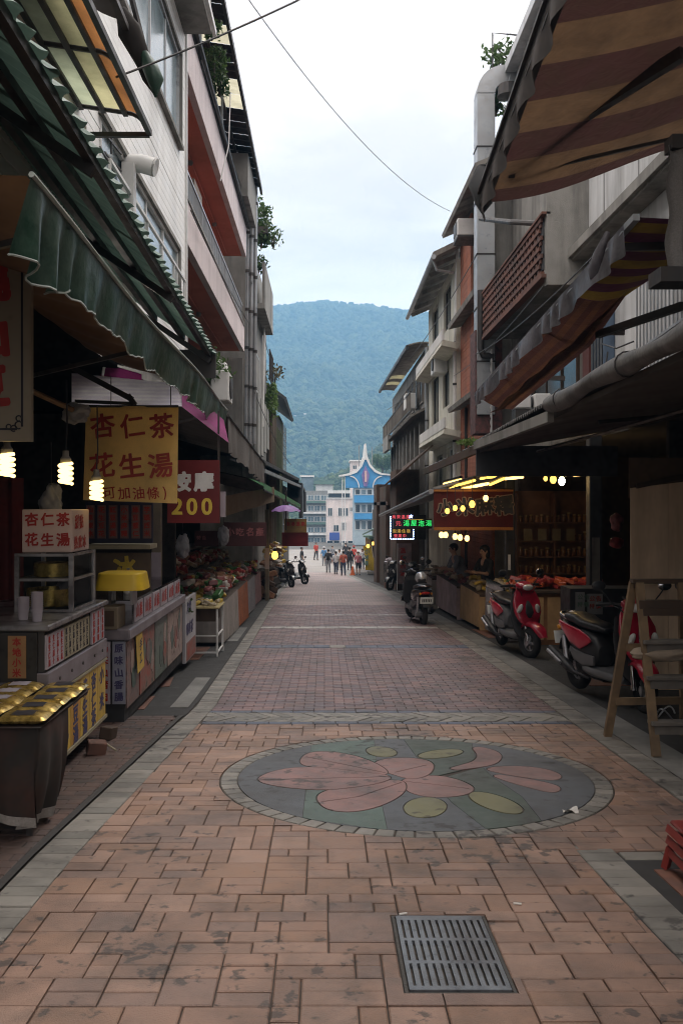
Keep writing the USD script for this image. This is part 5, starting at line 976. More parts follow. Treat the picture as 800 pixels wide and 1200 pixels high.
# awnings and roofs further down on the right
t = thing('dark_lean_to', 'dark ragged lean to roof with moss left of the shop canopy', 'roof', P(530, 545, 18)); m = MB(); a, b, c, d = P(497, 549, 22), P(562, 519, 14.3), P(562, 514, 14.3) + [1.6, 0, .5], P(497, 545, 22) + [1.4, 0, .5]
m.sheet(a, b, c, d, 30, 6, lambda u, w: np.stack([0*u, 0*u, .02 * np.sin(u * 60)], 1), .05); part(t, 'roof', m, M_dkmetal); m = MB(); m.bar(a + [0, 0, -.08], b + [0, 0, -.08], .06, .14); part(t, 'front_board', m, M_rsh)
m = MB(); leafcloud(m, P(551, 518, 15), .16, 260, .03, 77, (1.4, 1, .4)); solo('moss_clump', m, M_leaf2, 'bright green moss clump at the tip of the dark lean to roof', 'moss', kind=None)
t = thing('grey_sheet_roof', 'grey sheet roof with a pale gutter over the stalls past the red banner', 'roof', P(475, 590, 22)); a, b = P(446, 602, 31), P(507, 572, 16.6); m = MB(); m.sheet(a, b, b + [1.6, 0, .45], a + [1.6, 0, .45], 20, 4, lambda u, w: np.stack([0*u, 0*u, .015 * np.sin(u * 90)], 1), .05); part(t, 'roof', m, mat('grey_sheet', (.28, .29, .29), (.18, .19, .19), scale=2, rough=.6, grime=(.1, .1, .1), gs=1)); m = MB(); m.tube([a + [-.03, 0, -.06], b + [-.03, 0, -.06]], .05, 8); part(t, 'gutter', m, M_galv)
m = MB(); m.bb(a + [.3, .5, -.9], a + [1.6, .6, -.05]); part(t, 'side_board', m, M_dkmetal)
t = thing('green_far_roof', 'mossy green low roof in front of the blue building', 'roof', P(435, 615, 62)); m = MB(); a, b = P(424, 626, 70), P(452, 612, 50); m.sheet(a, b, b + [2.2, 0, 1.2], a + [2.2, 0, 1.2], 6, 3, None, .1); part(t, 'roof', m, M_roofg); m = MB(); m.bb([b[0] + .4, 50, float(g(60))], [8, 72, b[2] + .6]); part(t, 'wall', m, M_inner)
# ------------------------------------------------------------------ overhead wires
def wire(px0, py0, Ya, px1, py1, Yb_, r, sag, lab, mt):
    a, b = P(px0, py0, Ya), P(px1, py1, Yb_); s = np.linspace(0, 1, 24); p = a + (b - a) * s[:, None]; p[:, 2] -= sag * 4 * s * (1 - s); m = MB(); m.tube(p, r, 6); solo('overhead_wire', m, mt, lab, 'wire')
wire(136, 90, 7.2, 420, -36, 8.5, .009, .04, 'thick black cable crossing the sky from the framed canopy at the upper left', M_steel)
wire(278, -20, 15, 527, 247, 26, .009, .55, 'thin grey wire slanting down the sky to the rust brick house', M_galv)
for i, (a0, b0, Ya, Yb_, r, sg, lab) in enumerate((((700, 300), (560, 415), 10.5, 20, .010, .12, 'black cable sagging along the grey concrete house front'), ((640, 335), (534, 440), 14.2, 25, .009, .15, 'thin black cable under the brick balcony running down the row'), ((560, 300), (482, 420), 20, 34, .012, .12, 'black cable between the silver duct and the cream house'), ((535, 400), (455, 480), 25, 46, .014, .2, 'black cable along the cream and timber houses'))):
    a, b = P(*a0, Ya), P(*b0, Yb_); s_ = np.linspace(0, 1, 20); p = a + (b - a) * s_[:, None]; p[:, 2] -= sg * 4 * s_ * (1 - s_); p[:, 0] -= .05; m = MB(); m.tube(p, r, 5); solo('facade_cable', m, M_steel, lab, 'cable')
for i, (pts, r, lab) in enumerate((([(3.74, 25.5, 9), (3.66, 25.5, 6), (3.66, 25.5, -.8)], .05, 'white downpipe at the near corner of the cream house'), ([(3.62, 32.2, 7.2), (3.62, 32.2, -1.2)], .06, 'grey downpipe between the cream and the timber house'), ([(3.78, 24.2, 4.2), (3.78, 24.2, -.8)], .05, 'dark downpipe on the rust brick house'))):
    t = thing('downpipe', lab, 'pipe', pts[-1]); m = MB(); m.tube(pts, r, 8); part(t, 'pipe', m, [M_wtrim, M_galv, M_steel][i], smooth=50)
    for k in range(3): m = MB(); z = pts[-2][2] - 1 - k * 1.6; x, y = pts[-1][:2]; m.tube([(x, y, z - .03), (x, y, z + .03)], r + .015, 8); part(t, 'bracket', m, M_steel)
# ------------------------------------------------------------------ stalls, signs and goods, left side
M_yel = mat('yellow_board', (.68, .46, .08), (.54, .35, .055), scale=2, rough=.5, grime=(.2, .13, .04), gs=3); M_cream_s = mat('banner_cream', (.90, .70, .30), (.82, .62, .25), scale=2, rough=.75, trans=.4, grime=(.3, .22, .1), gs=2)
M_redp = mat('red_paint', (.36, .022, .014), (.28, .016, .012), scale=4, rough=.5); M_redb = mat('red_banner', (.20, .016, .018), (.14, .01, .013), scale=1.5, rough=.65, trans=.15); M_yelp = mat('yellow_print', (.75, .55, .07), (.6, .43, .05), rough=.5); M_whp = mat('white_print', (.75, .75, .75), rough=.5); M_blp = mat('black_print', (.02, .018, .025), rough=.5); M_navyp = mat('navy_print', (.05, .045, .12), rough=.5)
M_stl = mat('stainless', (.42, .41, .42), (.3, .29, .3), scale=3, rough=.32, metal=.85, grime=(.16, .14, .13), gs=2.5); M_mauve = mat('mauve_steel', (.28, .25, .27), (.2, .18, .2), scale=2, rough=.45, metal=.3, grime=(.1, .08, .08), gs=2); M_lav = mat('menu_white', (.45, .40, .44), (.36, .32, .36), scale=2, rough=.5, grime=(.2, .17, .18), gs=2); M_olv = mat('menu_tan', (.36, .32, .22), (.28, .25, .17), scale=2, rough=.5, grime=(.15, .13, .09), gs=2)
M_gold = mat('gold_foil', (.62, .44, .13), (.42, .28, .07), scale=12, rough=.28, metal=.75); M_cloth = mat('black_floral_cloth', (.022, .018, .015), (.012, .011, .01), scale=5, rough=.8, grime=(.07, .022, .012), gs=3.5, ga=.7); M_clear = pane('clear_pane', (.86, .88, .88)); M_hemw = mat('lace_hem', (.35, .33, .31), (.25, .23, .21), scale=60, rough=.9, bump=.6)
M_warm = emitter('warm_lamp', (1.0, .60, .17), 2.2); M_cool = emitter('cfl_lamp', (1.0, .70, .24), 1.9); M_yl = emitter('yellow_lamp', (1.0, .55, .1), 1.5)
M_bsock = mat('lamp_socket', (.3, .28, .25), (.18, .17, .15), rough=.5)
FC = (EX, EZ)        # reads along +x: a face that looks at the camera
FSL = (EY, EZ)       # on the left row, a face that looks across the street
FSR = (-EY, EZ)      # on the right row
def legs4(root, x0, x1, y0, y1, ztop, r, mt, name='leg'):
    for x in (x0, x1):
        for y in (y0, y1): m = MB(); m.bar((x, y, float(g(y))), (x, y, ztop), r); part(root, name, m, mt)

# --- table with the black cloth and golden packets
zt = float(g(5.5)) + .63
t = thing('cloth_table', 'table under a dark floral cloth at the lower left margin', 'table', (-2.0, 5.6, float(g(5.5))))
m = MB(); m.bb([-2.45, 4.92, zt - .03], [-1.55, 5.97, zt], .008); part(t, 'table_top', m, M_dkwood)
legs4(t, -2.4, -1.62, 5.0, 5.4, zt - .03, .03, M_steel)
prof = [(-2.46, 4.9), (-1.56, 4.9), (-1.54, 4.92), (-1.54, 5.46)]
L = np.linspace(0, 1, 120); seg = np.array(prof); dl = np.r_[0, np.cumsum(np.linalg.norm(np.diff(seg, axis=0), axis=1))]; pth = np.stack([np.interp(L * dl[-1], dl, seg[:, 0]), np.interp(L * dl[-1], dl, seg[:, 1])], 1)
def cl(u, w, lo=0.0, hi=1.0):
    s = u * dl[-1]; x = np.interp(s, dl, seg[:, 0]); y = np.interp(s, dl, seg[:, 1]); k = lo + w * (hi - lo); f = .028 * np.sin(s * 26) * k + .02 * np.sin(s * 11 + 1) * k
    nx = np.where(s > dl[1] + .01, 1.0, 0.0); ny = np.where(s > dl[1] + .01, 0.0, -1.0); drop = .55 - .06 * np.sin(s * 3.1) + .02 * np.exp(-((s - dl[1]) / .08) ** 2)
    bulge = .05 * np.sin(k * PI * .8); return np.stack([x + nx * (f + bulge - .10 * k), y + ny * (f + bulge - .02), zt + .004 - drop * k], 1)
m = MB(); m.grid(lambda u, w: cl(u, w, 0, .9), 140, 14); m.sheet((-2.46, 4.9, zt + .005), (-1.53, 4.9, zt + .005), (-1.53, 5.97, zt + .005), (-2.46, 5.97, zt + .005)); part(t, 'cloth', m, M_cloth, smooth=True)
m = MB(); m.grid(lambda u, w: cl(u, w, .9, 1.0), 140, 3); part(t, 'hem', m, M_hemw, smooth=True)
def packet(c, lx, ly, h, rz, lab, i):
    t = thing('snack_packet', lab, 'packet', c, rz, group=None); m = MB()
    def f(u, w, s): a, b = 2*u - 1, 2*w - 1; e = np.clip((1 - np.abs(a) ** 4) * (1 - np.abs(b) ** 4), 0, 1) ** .6; return np.stack([a * lx / 2, b * ly / 2 * (1 - .06 * np.sin(u * 40)), h / 2 + s * h / 2 * e * (1 + .25 * (meshkit.noise(np.stack([u * 9, w * 7, 0*u + i], 1), i) - .5))], 1)
    m.grid(lambda u, w: f(u, w, 1), 14, 10); m.grid(lambda u, w: f(u, w, -1), 14, 10); part(t, 'foil_bag', m, M_gold, smooth=True, local=True)
    m = MB(); m.grid(lambda u, w: f(.28 + .44 * u, .2 + .6 * w, 1) + [0, 0, .002], 6, 6); part(t, 'paper_label', m, M_lav if i % 3 else M_blp, smooth=True, local=True)
n = 0; posw = ['nearest the camera', 'second from the front', 'third from the front', 'fourth from the front', 'farthest back']
for r in range(5):
    for c in range(3):
        packet((-1.66 - c * .29 + rnd.uniform(-.01, .01), 5.03 + r * .205, zt + .006), .27, .20, .055, rnd.uniform(-.12, .12), f'golden snack packet in the {["street side", "middle", "wall side"][c]} row of the cloth table, {posw[r]}', n); n += 1

# --- almond tea cart
g6 = float(g(6.8)); CX = -1.83; Y0, Y1 = 6.02, 7.62
t = thing('tea_cart', 'steel tea cart with yellow lettered lower panels and a menu band', 'food cart', (-2.2, 6.8, g6))
def gy(z, y): return float(g(y)) + z
m = MB(); m.bb([-2.75, Y0, g6 + .14], [CX - .012, Y1, g6 + .62]); part(t, 'lower_body', m, mat('cart_dark', (.06, .055, .05), rough=.6))
m = MB(); m.bb([-2.75, Y0 - .01, g6 + .62], [CX + .005, Y1 + .01, g6 + .78], .006); part(t, 'middle_band', m, M_mauve)
for x in (.25, .55, .85, 1.2, 1.45): m = MB(); m.tube([(CX + .003, Y0 + x, g6 + .70), (CX + .012, Y0 + x, g6 + .70)], .012, 8); part(t, 'bolt', m, M_steel)
m = MB(); m.bb([-2.7, Y0 + .02, g6 + .785], [CX - .03, Y1 - .02, g6 + 1.06]); part(t, 'upper_body', m, mat('cart_dark2', (.05, .045, .042), rough=.6))
m = MB(); m.bb([-2.75, Y0 - .02, g6 + 1.06], [CX + .012, Y1 + .02, g6 + 1.1], .008); part(t, 'counter', m, M_stl)
cols = [M_yel, M_yel, mat('orange_board', (.50, .27, .05), (.4, .2, .04), scale=2, rough=.5), M_yel, M_yel, M_yel]; txt = ['仙草', '豆花', '紅豆湯', '花生湯', '杏仁茶', '小米']
pw = (Y1 - Y0 - .04) / 6
for i in range(6):
    a = Y0 + .02 + i * pw; m = MB(); m.bb([CX - .01, a + .004, g6 + .15], [CX, a + pw - .004, g6 + .60]); p = part(t, 'yellow_panel', m, cols[i]); part(p, 'lettering', letters(txt[i], (CX + .001, a + pw * .18, g6 + .58), *FSL, pw * .62, 3, True, .43 / len(txt[i]) / (pw * .62)), M_navyp)
m = MB(); m.bb([CX - .005, Y0, g6 + .12], [CX + .012, Y1, g6 + .145]); m.bb([CX - .005, Y0, g6 + .60], [CX + .010, Y1, g6 + .618]); part(t, 'panel_trim', m, M_olv)
for (a, b, mt) in ((0.02, .42, M_lav), (.42, 1.12, M_olv)):
    m = MB(); m.bb([CX - .028, Y0 + a, g6 + .80], [CX - .012, Y0 + b - .01, g6 + 1.03]); p = part(t, 'menu_panel', m, mt); L = MB(); nn = int((b - a) / .095)
    for k in range(nn): L.add(*letters('花生仁湯十元'[k % 3:k % 3 + 4], (CX - .011, Y0 + a + .02 + k * .095, g6 + 1.02), *FSL, .055, 1, True, .95).arr())
    part(p, 'lettering', L, M_blp if mt is M_olv else M_redp)
for k in range(3):
    m = MB(); m.bb([CX - .02, Y0 + 1.16 + k * .14, g6 + .79], [CX - .005, Y0 + 1.28 + k * .14, g6 + 1.05]); p = part(t, 'price_strip', m, M_lav); part(p, 'lettering', letters('豆花湯圓', (CX - .004, Y0 + 1.185 + k * .14, g6 + 1.04), *FSL, .062, 2, True, 1.0), M_redp)
m = MB(); m.bb([-2.16, Y0 - .012, g6 + .72], [-1.90, Y0 + .015, g6 + 1.05]); p = part(t, 'upright_sign', m, mat('sign_black', (.03, .028, .026), rough=.4)); m = MB(); m.bb([-2.09, Y0 - .018, g6 + .75], [-1.97, Y0 - .013, g6 + 1.03]); q = part(p, 'sign_strip', m, mat('sign_tan', (.34, .19, .08), rough=.5)); part(t, 'sign_lettering', letters('本地小米', (-2.065, Y0 - .019, g6 + 1.025), *FC, .068, 3, True), M_redp)
for (x, y) in ((-2.0, 6.25), (-2.0, 7.4), (-2.6, 6.25), (-2.6, 7.4)):
    m = MB(); m.tube([(x - .02, y, g6 + .07), (x + .02, y, g6 + .07)], .068, 14); part(t, 'wheel', m, M_blp)
# glass case with a light box on it
t = thing('glass_case', 'glass food case under a pink lettered light box on the tea cart', 'display case', (-2.1, 7.0, g6 + 1.1)); zc0 = g6 + 1.102; zc1 = P(82, 648, 6.8)[2]
x0, x1, y0, y1 = -2.27, -1.87, 6.72, 7.35
for x in (x0, x1):
    for y in (y0, y1): m = MB(); m.bb([x - .016, y - .016, zc0], [x + .016, y + .016, zc1]); part(t, 'post', m, M_stl)
m = MB()
for z in (zc0 + .012, zc1 - .012, zc0 + .24):
    for a, b in (((x0, y0), (x1, y0)), ((x0, y1), (x1, y1)), ((x0, y0), (x0, y1)), ((x1, y0), (x1, y1))): m.bar((*a, z), (*b, z), .02)
part(t, 'rail', m, M_stl)
for (lo, hi) in (([x0 + .016, y0 - .003, zc0 + .02], [x1 - .016, y0 + .003, zc1 - .02]), ([x1 - .003, y0 + .016, zc0 + .02], [x1 + .003, y1 - .016, zc1 - .02])): m = MB(); m.bb(lo, hi); part(t, 'glass', m, M_clear)
m = MB(); m.bb([x0 + .02, y0 + .02, zc0 + .235], [x1 - .02, y1 - .02, zc0 + .245]); part(t, 'shelf', m, M_stl)
zb = P(82, 597, 6.8)[2]; M_lbox = mat('light_box_pink', (.62, .48, .44), (.55, .42, .38), scale=2, rough=.5, grime=(.4, .28, .24), gs=2)
m = MB(); m.bb([-2.26, 6.79, zc1 + .004], [-1.885, 7.28, zb], .006); p = part(t, 'light_box', m, M_lbox)
L = letters('杏仁茶', (-2.245, 6.787, zb - .015), *FC, .118, 3); L.add(*letters('花生湯', (-2.245, 6.787, zb - .165), *FC, .118, 3).arr()); part(p, 'lettering', L, M_redp)
L = letters('甜點', (-1.883, 6.85, zb - .03), *FSL, .13, 1); L.add(*letters('熱飲冰', (-1.883, 6.83, zb - .19), *FSL, .12, 1).arr()); part(p, 'side_lettering', L, M_redp)
m = MB(); m.ball((-2.0, 7.18, zc0 + .16), .11, 3, (1, 1, 1.1), .5, 3); solo('dough_bowl', m, M_lav, 'pale wrapped bowl in the glass case on the tea cart', 'bowl', smooth=True)
m = MB(); m.lathe([(0, 0), (.16, .0), (.18, .13), (.17, .13), (.15, .02)], (-2.09, 6.93, zc0 + .03), 20); solo('brass_pot', m, M_gold, 'brown brass pot in the glass case on the tea cart', 'pot', smooth=40)
m = MB(); m.lathe([(0, 0), (.15, .0), (.155, .10), (.14, .105), (0, .1)], (-2.08, 7.0, zc0 + .25), 20); solo('food_tray', m, M_gold, 'round brown food tray on the shelf of the glass case', 'tray', smooth=40)
for k in range(2): m = MB(); c = G(113 + 14 * k, 884 - 18 * k); m.box(c + [0, 0, .05], (.14, .1, .1), (.1, .15, .4 + k), .006); solo('wood_block', m, M_terra if k == 0 else M_dkwood, 'broken brick wedged beside the tea cart' if k == 0 else 'small dark block behind the broken brick by the tea cart', 'block')
m = MB(); m.tube([G(120, 878) + [0, 0, .06], G(136, 882) + [0, 0, .015]], .008, 6); solo('thin_stick', m, M_olv, 'thin pale stick lying by the broken brick', 'stick')

# --- second cart with photo posters
g9 = float(g(9.7)); CX = -1.78; Y0, Y1 = 8.2, 11.45
t = thing('poster_cart', 'dark food cart with faded food photo posters and a glass top', 'food cart', (-2.2, 9.8, g9))
m = MB(); m.sheet((CX - .02, Y0, float(g(Y0)) + .14), (CX - .02, Y1, float(g(Y1)) + .14), (CX - .02, Y1, g9 + .80), (CX - .02, Y0, g9 + .80)); m.bb([-2.7, Y0, g9 + .05], [CX - .025, Y1, g9 + .80]); part(t, 'body', m, mat('cart_black', (.022, .022, .024), rough=.6))
m = MB(); m.bb([-2.72, Y0 - .02, g9 + .80], [CX + .03, Y1 + .02, g9 + .90], .01); part(t, 'ledge', m, M_mauve)
ph = [mat('photo_%s' % n, a, b, scale=s, rough=.4) for n, a, b, s in (('a', (.24, .14, .12), (.05, .045, .05), 9), ('b', (.34, .07, .05), (.06, .08, .06), 7), ('c', (.13, .16, .13), (.03, .05, .045), 8), ('d', (.42, .33, .28), (.10, .05, .045), 10), ('e', (.07, .12, .10), (.025, .035, .03), 6))]
for i, (a, b) in enumerate(((8.22, 8.75), (8.8, 9.55), (9.6, 10.3), (10.35, 11.4))):
    m = MB(); m.bb([CX - .018, a, g9 + .18], [CX - .004, b, g9 + .78]); p = part(t, 'photo_panel', m, ph[i]); r_ = random.Random(i)
    for k in range(4):
        cy, cz = r_.uniform(a + .12, b - .12), g9 + r_.uniform(.3, .62); q = Polygon([(cy + r_.uniform(.06, .12) * math.cos(v), cz + r_.uniform(.08, .16) * math.sin(v)) for v in np.linspace(0, 2 * PI, 11)[:-1]]); mm = MB(); mm.prism(q, 0, .003, (np.array([[0, 1, 0], [0, 0, 1], [1, 0, 0.0]]), np.array([CX - .004 + .001 * k, 0, 0]))); part(p, 'printed_shape', mm, ph[(i + k + 1) % 5])
m = MB(); m.sheet((CX + .012, 8.52, g9 + .80), (CX + .012, 8.80, g9 + .83), (CX + .03, 8.82, g9 + .46), (CX + .03, 8.52, g9 + .44), 1, 1, None, .004); p = part(t, 'yellow_notice', m, M_yel); part(p, 'lettering', letters('手工', (CX + .033, 8.60, g9 + .76), *FSL, .13, 2, True), M_navyp)
for k, (x, mt, tx) in enumerate(((-2.04, M_lav, '烏來山豬肉'), (-1.905, mat('label_blue', (.26, .27, .33), rough=.5), '原味山香腸'))):
    m = MB(); m.bb([x, Y0 - .03, g9 + .23], [x + .115, Y0 - .012, g9 + .79]); p = part(t, 'end_sign', m, mt); part(p, 'lettering', letters(tx, (x + .01, Y0 - .031, g9 + .78), *FC, .095, 3, True, 1.15), M_redp if k == 0 else M_navyp)
m = MB(); m.bb([CX - .03, Y0 + .35, g9 + .90], [CX - .022, Y1 - .1, g9 + 1.12]); m.bb([CX - .62, Y0 + .35, g9 + 1.12], [CX - .022, Y1 - .1, g9 + 1.128]); part(t, 'glass', m, M_clear)
for k in range(6): m = MB(); y = Y0 + .4 + k * .46; m.bb([CX - .021, y, g9 + .91], [CX - .015, y + .40, g9 + 1.10]); p = part(t, 'price_card', m, M_lav); part(p, 'lettering', letters('山產', (CX - .014, y + .05, g9 + 1.09), *FSL, .16, 2, False), M_redp)
for (x, y) in ((-1.95, 8.35), (-1.95, 11.2)): m = MB(); m.tube([(x - .03, y, float(g(y)) + .075), (x + .03, y, float(g(y)) + .075)], .075, 14); part(t, 'wheel', m, M_blp)
m = MB(); m.bb([-2.25, Y0 - .03, g9 + .90], [-1.86, Y0 + .3, g9 + 1.10], .006); part(t, 'beige_box', m, mat('beige_box', (.20, .16, .11), (.14, .11, .07), rough=.6)); m = MB(); m.bb([-2.22, Y0 - .034, g9 + .93], [-1.89, Y0 - .031, g9 + 1.07]); part(t, 'box_door', m, M_dkwood)
a = P(110, 692, 8.3); b = P(168, 672, 8.3); t = thing('yellow_tray', 'bright yellow plastic tray turned upside down on the poster cart', 'tray', [(a[0] + b[0]) / 2, 8.45, a[2]]); c = np.array([(a[0] + b[0]) / 2, 8.48, (a[2] + b[2]) / 2]); w, h = b[0] - a[0], b[2] - a[2]
m = MB(); m.loft([(0, 0, 0, 0, 0)], 4) if False else None
v = []; 
for (k, sx) in ((-1, 1.0), (-.8, 1.0), (.9, .9), (1, .86)):
    for j in range(24): an = 2 * PI * j / 24; q = lambda s: np.sign(s) * abs(s) ** .4; v.append([c[0] + q(math.cos(an)) * w / 2 * sx, c[1] + q(math.sin(an)) * .24 * sx, c[2] + k * h / 2])
m.add(np.array(v), [[r * 24 + j, r * 24 + (j + 1) % 24, (r + 1) * 24 + (j + 1) % 24, (r + 1) * 24 + j] for r in range(3) for j in range(24)]); m.add(np.vstack([np.array(v[-24:]), c + [0, 0, h / 2 + .002]]), [[j, (j + 1) % 24, 24] for j in range(24)]); part(t, 'shell', m, mat('yellow_plastic', (.70, .48, .03), (.58, .38, .025), scale=3, rough=.4), smooth=35)
m = MB()
for x in (-.1, .1): m.bb([c[0] + x - .012, c[1] - .1, g9 + 1.10], [c[0] + x + .012, c[1] + .1, a[2]])
part(t, 'support', m, M_stl)
# white poster board at its far end
t = thing('poster_board', 'white board with a printed notice standing at the far end of the poster cart', 'poster board', P(218, 785, 12)); z = float(g(11.9)); m = MB(); m.bb([-1.80, 11.52, z + .10], [-1.76, 12.45, z + .92], .004); p = part(t, 'board', m, mat('notice_white', (.44, .44, .47), (.36, .36, .39), scale=2, rough=.5, grime=(.3, .22, .16), gs=2)); L = letters('冷飲', (-1.758, 11.62, z + .9), *FSL, .2, 2); L.add(*letters('咖啡茶', (-1.758, 11.58, z + .62), *FSL, .2, 3).arr()); part(p, 'lettering', L, M_navyp); m = MB(); m.bb([-1.759, 11.6, z + .12], [-1.756, 12.4, z + .35]); part(p, 'photo_print', m, ph[1])
m = MB(); leafcloud(m, P(210, 708, 11.8), .16, 160, .05, 5); solo('leaf_bundle', m, M_leaf, 'pale green bundle of leaves at the end of the glass top', 'vegetables')
# folding table with a yellow top
z = float(g(13.1)); t = thing('folding_table', 'small folding table with a yellowish top and white tube legs', 'table', (-1.7, 13.2, z)); ztp = z + .715
m = MB(); m.bb([-2.0, 12.95, ztp - .03], [-1.50, 13.7, ztp], .008); part(t, 'table_top', m, mat('tan_top', (.45, .36, .17), (.3, .24, .11), scale=6, rough=.6)); legs4(t, -1.97, -1.53, 12.98, 13.66, ztp - .03, .028, M_wtrim); m = MB()
for zz in (.06, .3): m.bar((-1.97, 12.98, z + zz), (-1.53, 12.98, z + zz), .02); m.bar((-1.53, 12.98, z + zz), (-1.53, 13.66, z + zz), .02)
part(t, 'stretcher', m, M_wtrim)
m = MB(); m.bb([-1.97, 13.05, ztp - .22], [-1.56, 13.6, ztp - .035]); part(t, 'drawer', m, M_dkwood)
def pile(root_label, cat, c, r, n, size, seed, mats, name='goods'):
    """a heap of packets: each packet its own thing is too small here, so one heap"""
    q = random.Random(seed)
    for k, mt in enumerate(mats):
        m = MB()
        for i in range(n // len(mats)): m.box(np.asarray(c) + [q.uniform(-r[0], r[0]), q.uniform(-r[1], r[1]), q.uniform(0, r[2])], (size * q.uniform(.7, 1.3), size * q.uniform(.5, 1.0), size * q.uniform(.3, .6)), (q.uniform(-.5, .5), q.uniform(-.5, .5), q.uniform(0, 3)), size * .08)
        yield m, mt
def heap(lab, c, r, n, size, seed, mats, name='goods_heap', cat='goods'):
    t = thing(name, lab, cat, c)
    for m, mt in pile(lab, cat, c, r, n, size, seed, mats): part(t, 'packets', m, mt, kind='stuff')
M_goods = [mat('packet_%s' % n, c, tuple(x * .6 for x in c), scale=12, rough=.35) for n, c in (('red', (.32, .035, .03)), ('white', (.5, .46, .42)), ('yellow', (.6, .42, .08)), ('brown', (.28, .14, .075)), ('green', (.08, .2, .07)), ('pink', (.30, .10, .10)), ('cream', (.42, .35, .25)))]
heap('small pale goods on the folding table', (-1.75, 13.3, ztp + .02), (.2, .3, .03), 22, .09, 3, [M_goods[6], M_goods[2]])
# long goods tables further on
skirts = [mat('skirt_%s' % n, c, tuple(x * .7 for x in c), scale=3, rough=.8, grime=tuple(x * .35 for x in c), gs=2) for n, c in (('pale', (.34, .31, .29)), ('orange', (.36, .12, .05)), ('grey', (.25, .24, .25)), ('rose', (.25, .14, .14)))]
for i, (y0, y1, xr, h, sk, lab) in enumerate(((14.4, 16.9, -1.62, .72, 0, 'goods table with a pale skirt just past the folding table'), (17.0, 19.4, -1.65, .78, 1, 'goods table with an orange skirt on the left'), (19.6, 22.3, -1.72, .8, 2, 'third goods table on the left with a grey skirt'), (22.5, 25.5, -1.8, .8, 3, 'fourth goods table on the left with a dull rose skirt'))):
    z = float(g((y0 + y1) / 2)); t = thing('goods_table', lab, 'market stall', (xr - .5, (y0 + y1) / 2, z)); m = MB(); m.bb([xr - .95, y0, z + h - .04], [xr, y1, z + h], .01); part(t, 'table_top', m, M_dkwood)
    m = MB(); m.sheet((xr + .01, y0, z + h), (xr + .01, y1, z + h), (xr + .02, y1, float(g(y1)) + .05), (xr + .02, y0, float(g(y0)) + .05), 60, 4, lambda u, w: np.stack([.02 * np.sin(u * 70) * w, 0*u, 0*u], 1)); m.sheet((xr - .95, y0 - .01, z + h), (xr, y0 - .01, z + h), (xr, y0 - .02, float(g(y0)) + .05), (xr - .95, y0 - .02, float(g(y0)) + .05), 24, 4, lambda u, w: np.stack([0*u, -.02 * np.abs(np.sin(u * 30)) * w, 0*u], 1)); part(t, 'skirt', m, skirts[sk], smooth=True)
    m = MB(); m.bb([xr - .9, y0 + .05, float(g(y0)) + .02], [xr - .1, y1 - .05, z + h - .05]); part(t, 'stock_boxes', m, M_inner)
    heap(['red and pink snack bags piled on the pale skirted table', 'mixed bags piled on the orange skirted table', 'dark bags piled on the grey skirted table', 'packets piled on the rose skirted table'][i], (xr - .45, (y0 + y1) / 2, z + h + .04), (.38, (y1 - y0) * .45, .26), 90, .17, 20 + i, [M_goods[0], M_goods[5], M_goods[3], M_goods[1], M_goods[2], M_goods[4], M_goods[3]])
    heap(['bags stacked on the shelf above the pale skirted table', 'bags stacked on the shelf above the orange skirted table', 'bags stacked above the grey skirted table', 'bags stacked above the rose skirted table'][i], (xr - 1.0, (y0 + y1) / 2, z + h + .40), (.15, (y1 - y0) * .42, .22), 50, .16, 50 + i, [M_goods[0], M_goods[3], M_goods[6]])
    m = MB(); m.bb([xr - 1.2, y0, z + .3], [xr - .85, y1, z + h + .36]); m.bb([xr - 1.25, y0, z + h + .75], [xr - .9, y1, z + h + .79]); part(t, 'back_shelf', m, M_dkwood)
# posts and dim things behind the stalls
for i, (px_, Y, lab) in enumerate(((184, 11.9, 'mottled post beside the menu strips'), (313, 26.0, 'yellow grey post carrying a lamp past the goods tables'))):
    p = P(px_, 700, Y); t = thing('stall_post', lab, 'post', [p[0], Y, float(g(Y))]); m = MB(); m.bb([p[0] - .06, Y - .06, float(g(Y))], [p[0] + .06, Y + .06, float(g(Y)) + 2.6], .01); part(t, 'post', m, mat('post_paint', (.22, .19, .13), (.12, .10, .08), scale=3, rough=.7)); 
    m = MB(); m.bb([p[0] - .062, Y - .068, float(g(Y)) + .9], [p[0] + .062, Y - .062, float(g(Y)) + 1.5]); part(t, 'pasted_note', m, M_lav)
t = thing('menu_strips', 'blue board hung with six red lettered vertical strips behind the tea cart', 'menu board', P(145, 635, 9.6)); a, b = P(100, 636, 9.6), P(179, 588, 9.6); m = MB(); m.bb([a[0], 9.6, a[2]], [b[0], 9.63, b[2]]); part(t, 'board', m, mat('menu_navy', (.03, .035, .075), (.02, .022, .05), rough=.6))
tx = ['仙草凍冰', '花生豆花', '紅豆湯圓', '小米麻糬', '綠豆薏仁', '芋頭西米']
for k in range(6):
    x = 101 + k * 13.3; q0, q1 = P(x, 631, 9.58), P(x + 9.5, 592, 9.58); m = MB(); m.bb([q0[0], 9.575, q0[2]], [q1[0], 9.598, q1[2]]); p = part(t, 'strip', m, mat('strip_brown', (.20, .11, .10), (.13, .07, .06), scale=9, rough=.5)); part(p, 'lettering', letters(tx[k], (q0[0] + .004, 9.574, q1[2] - .008), *FC, q1[0] - q0[0] - .008, 3, True, (q1[2] - q0[2] - .016) / 4 / (q1[0] - q0[0] - .008)), M_redp)
m = MB(); m.bb(P(103, 643, 9.5) + [0, -.1, 0], P(178, 638, 9.5) + [0, .3, 0]); solo('wall_shelf', m, M_olv, 'pale wooden shelf board under the menu strips', 'shelf')
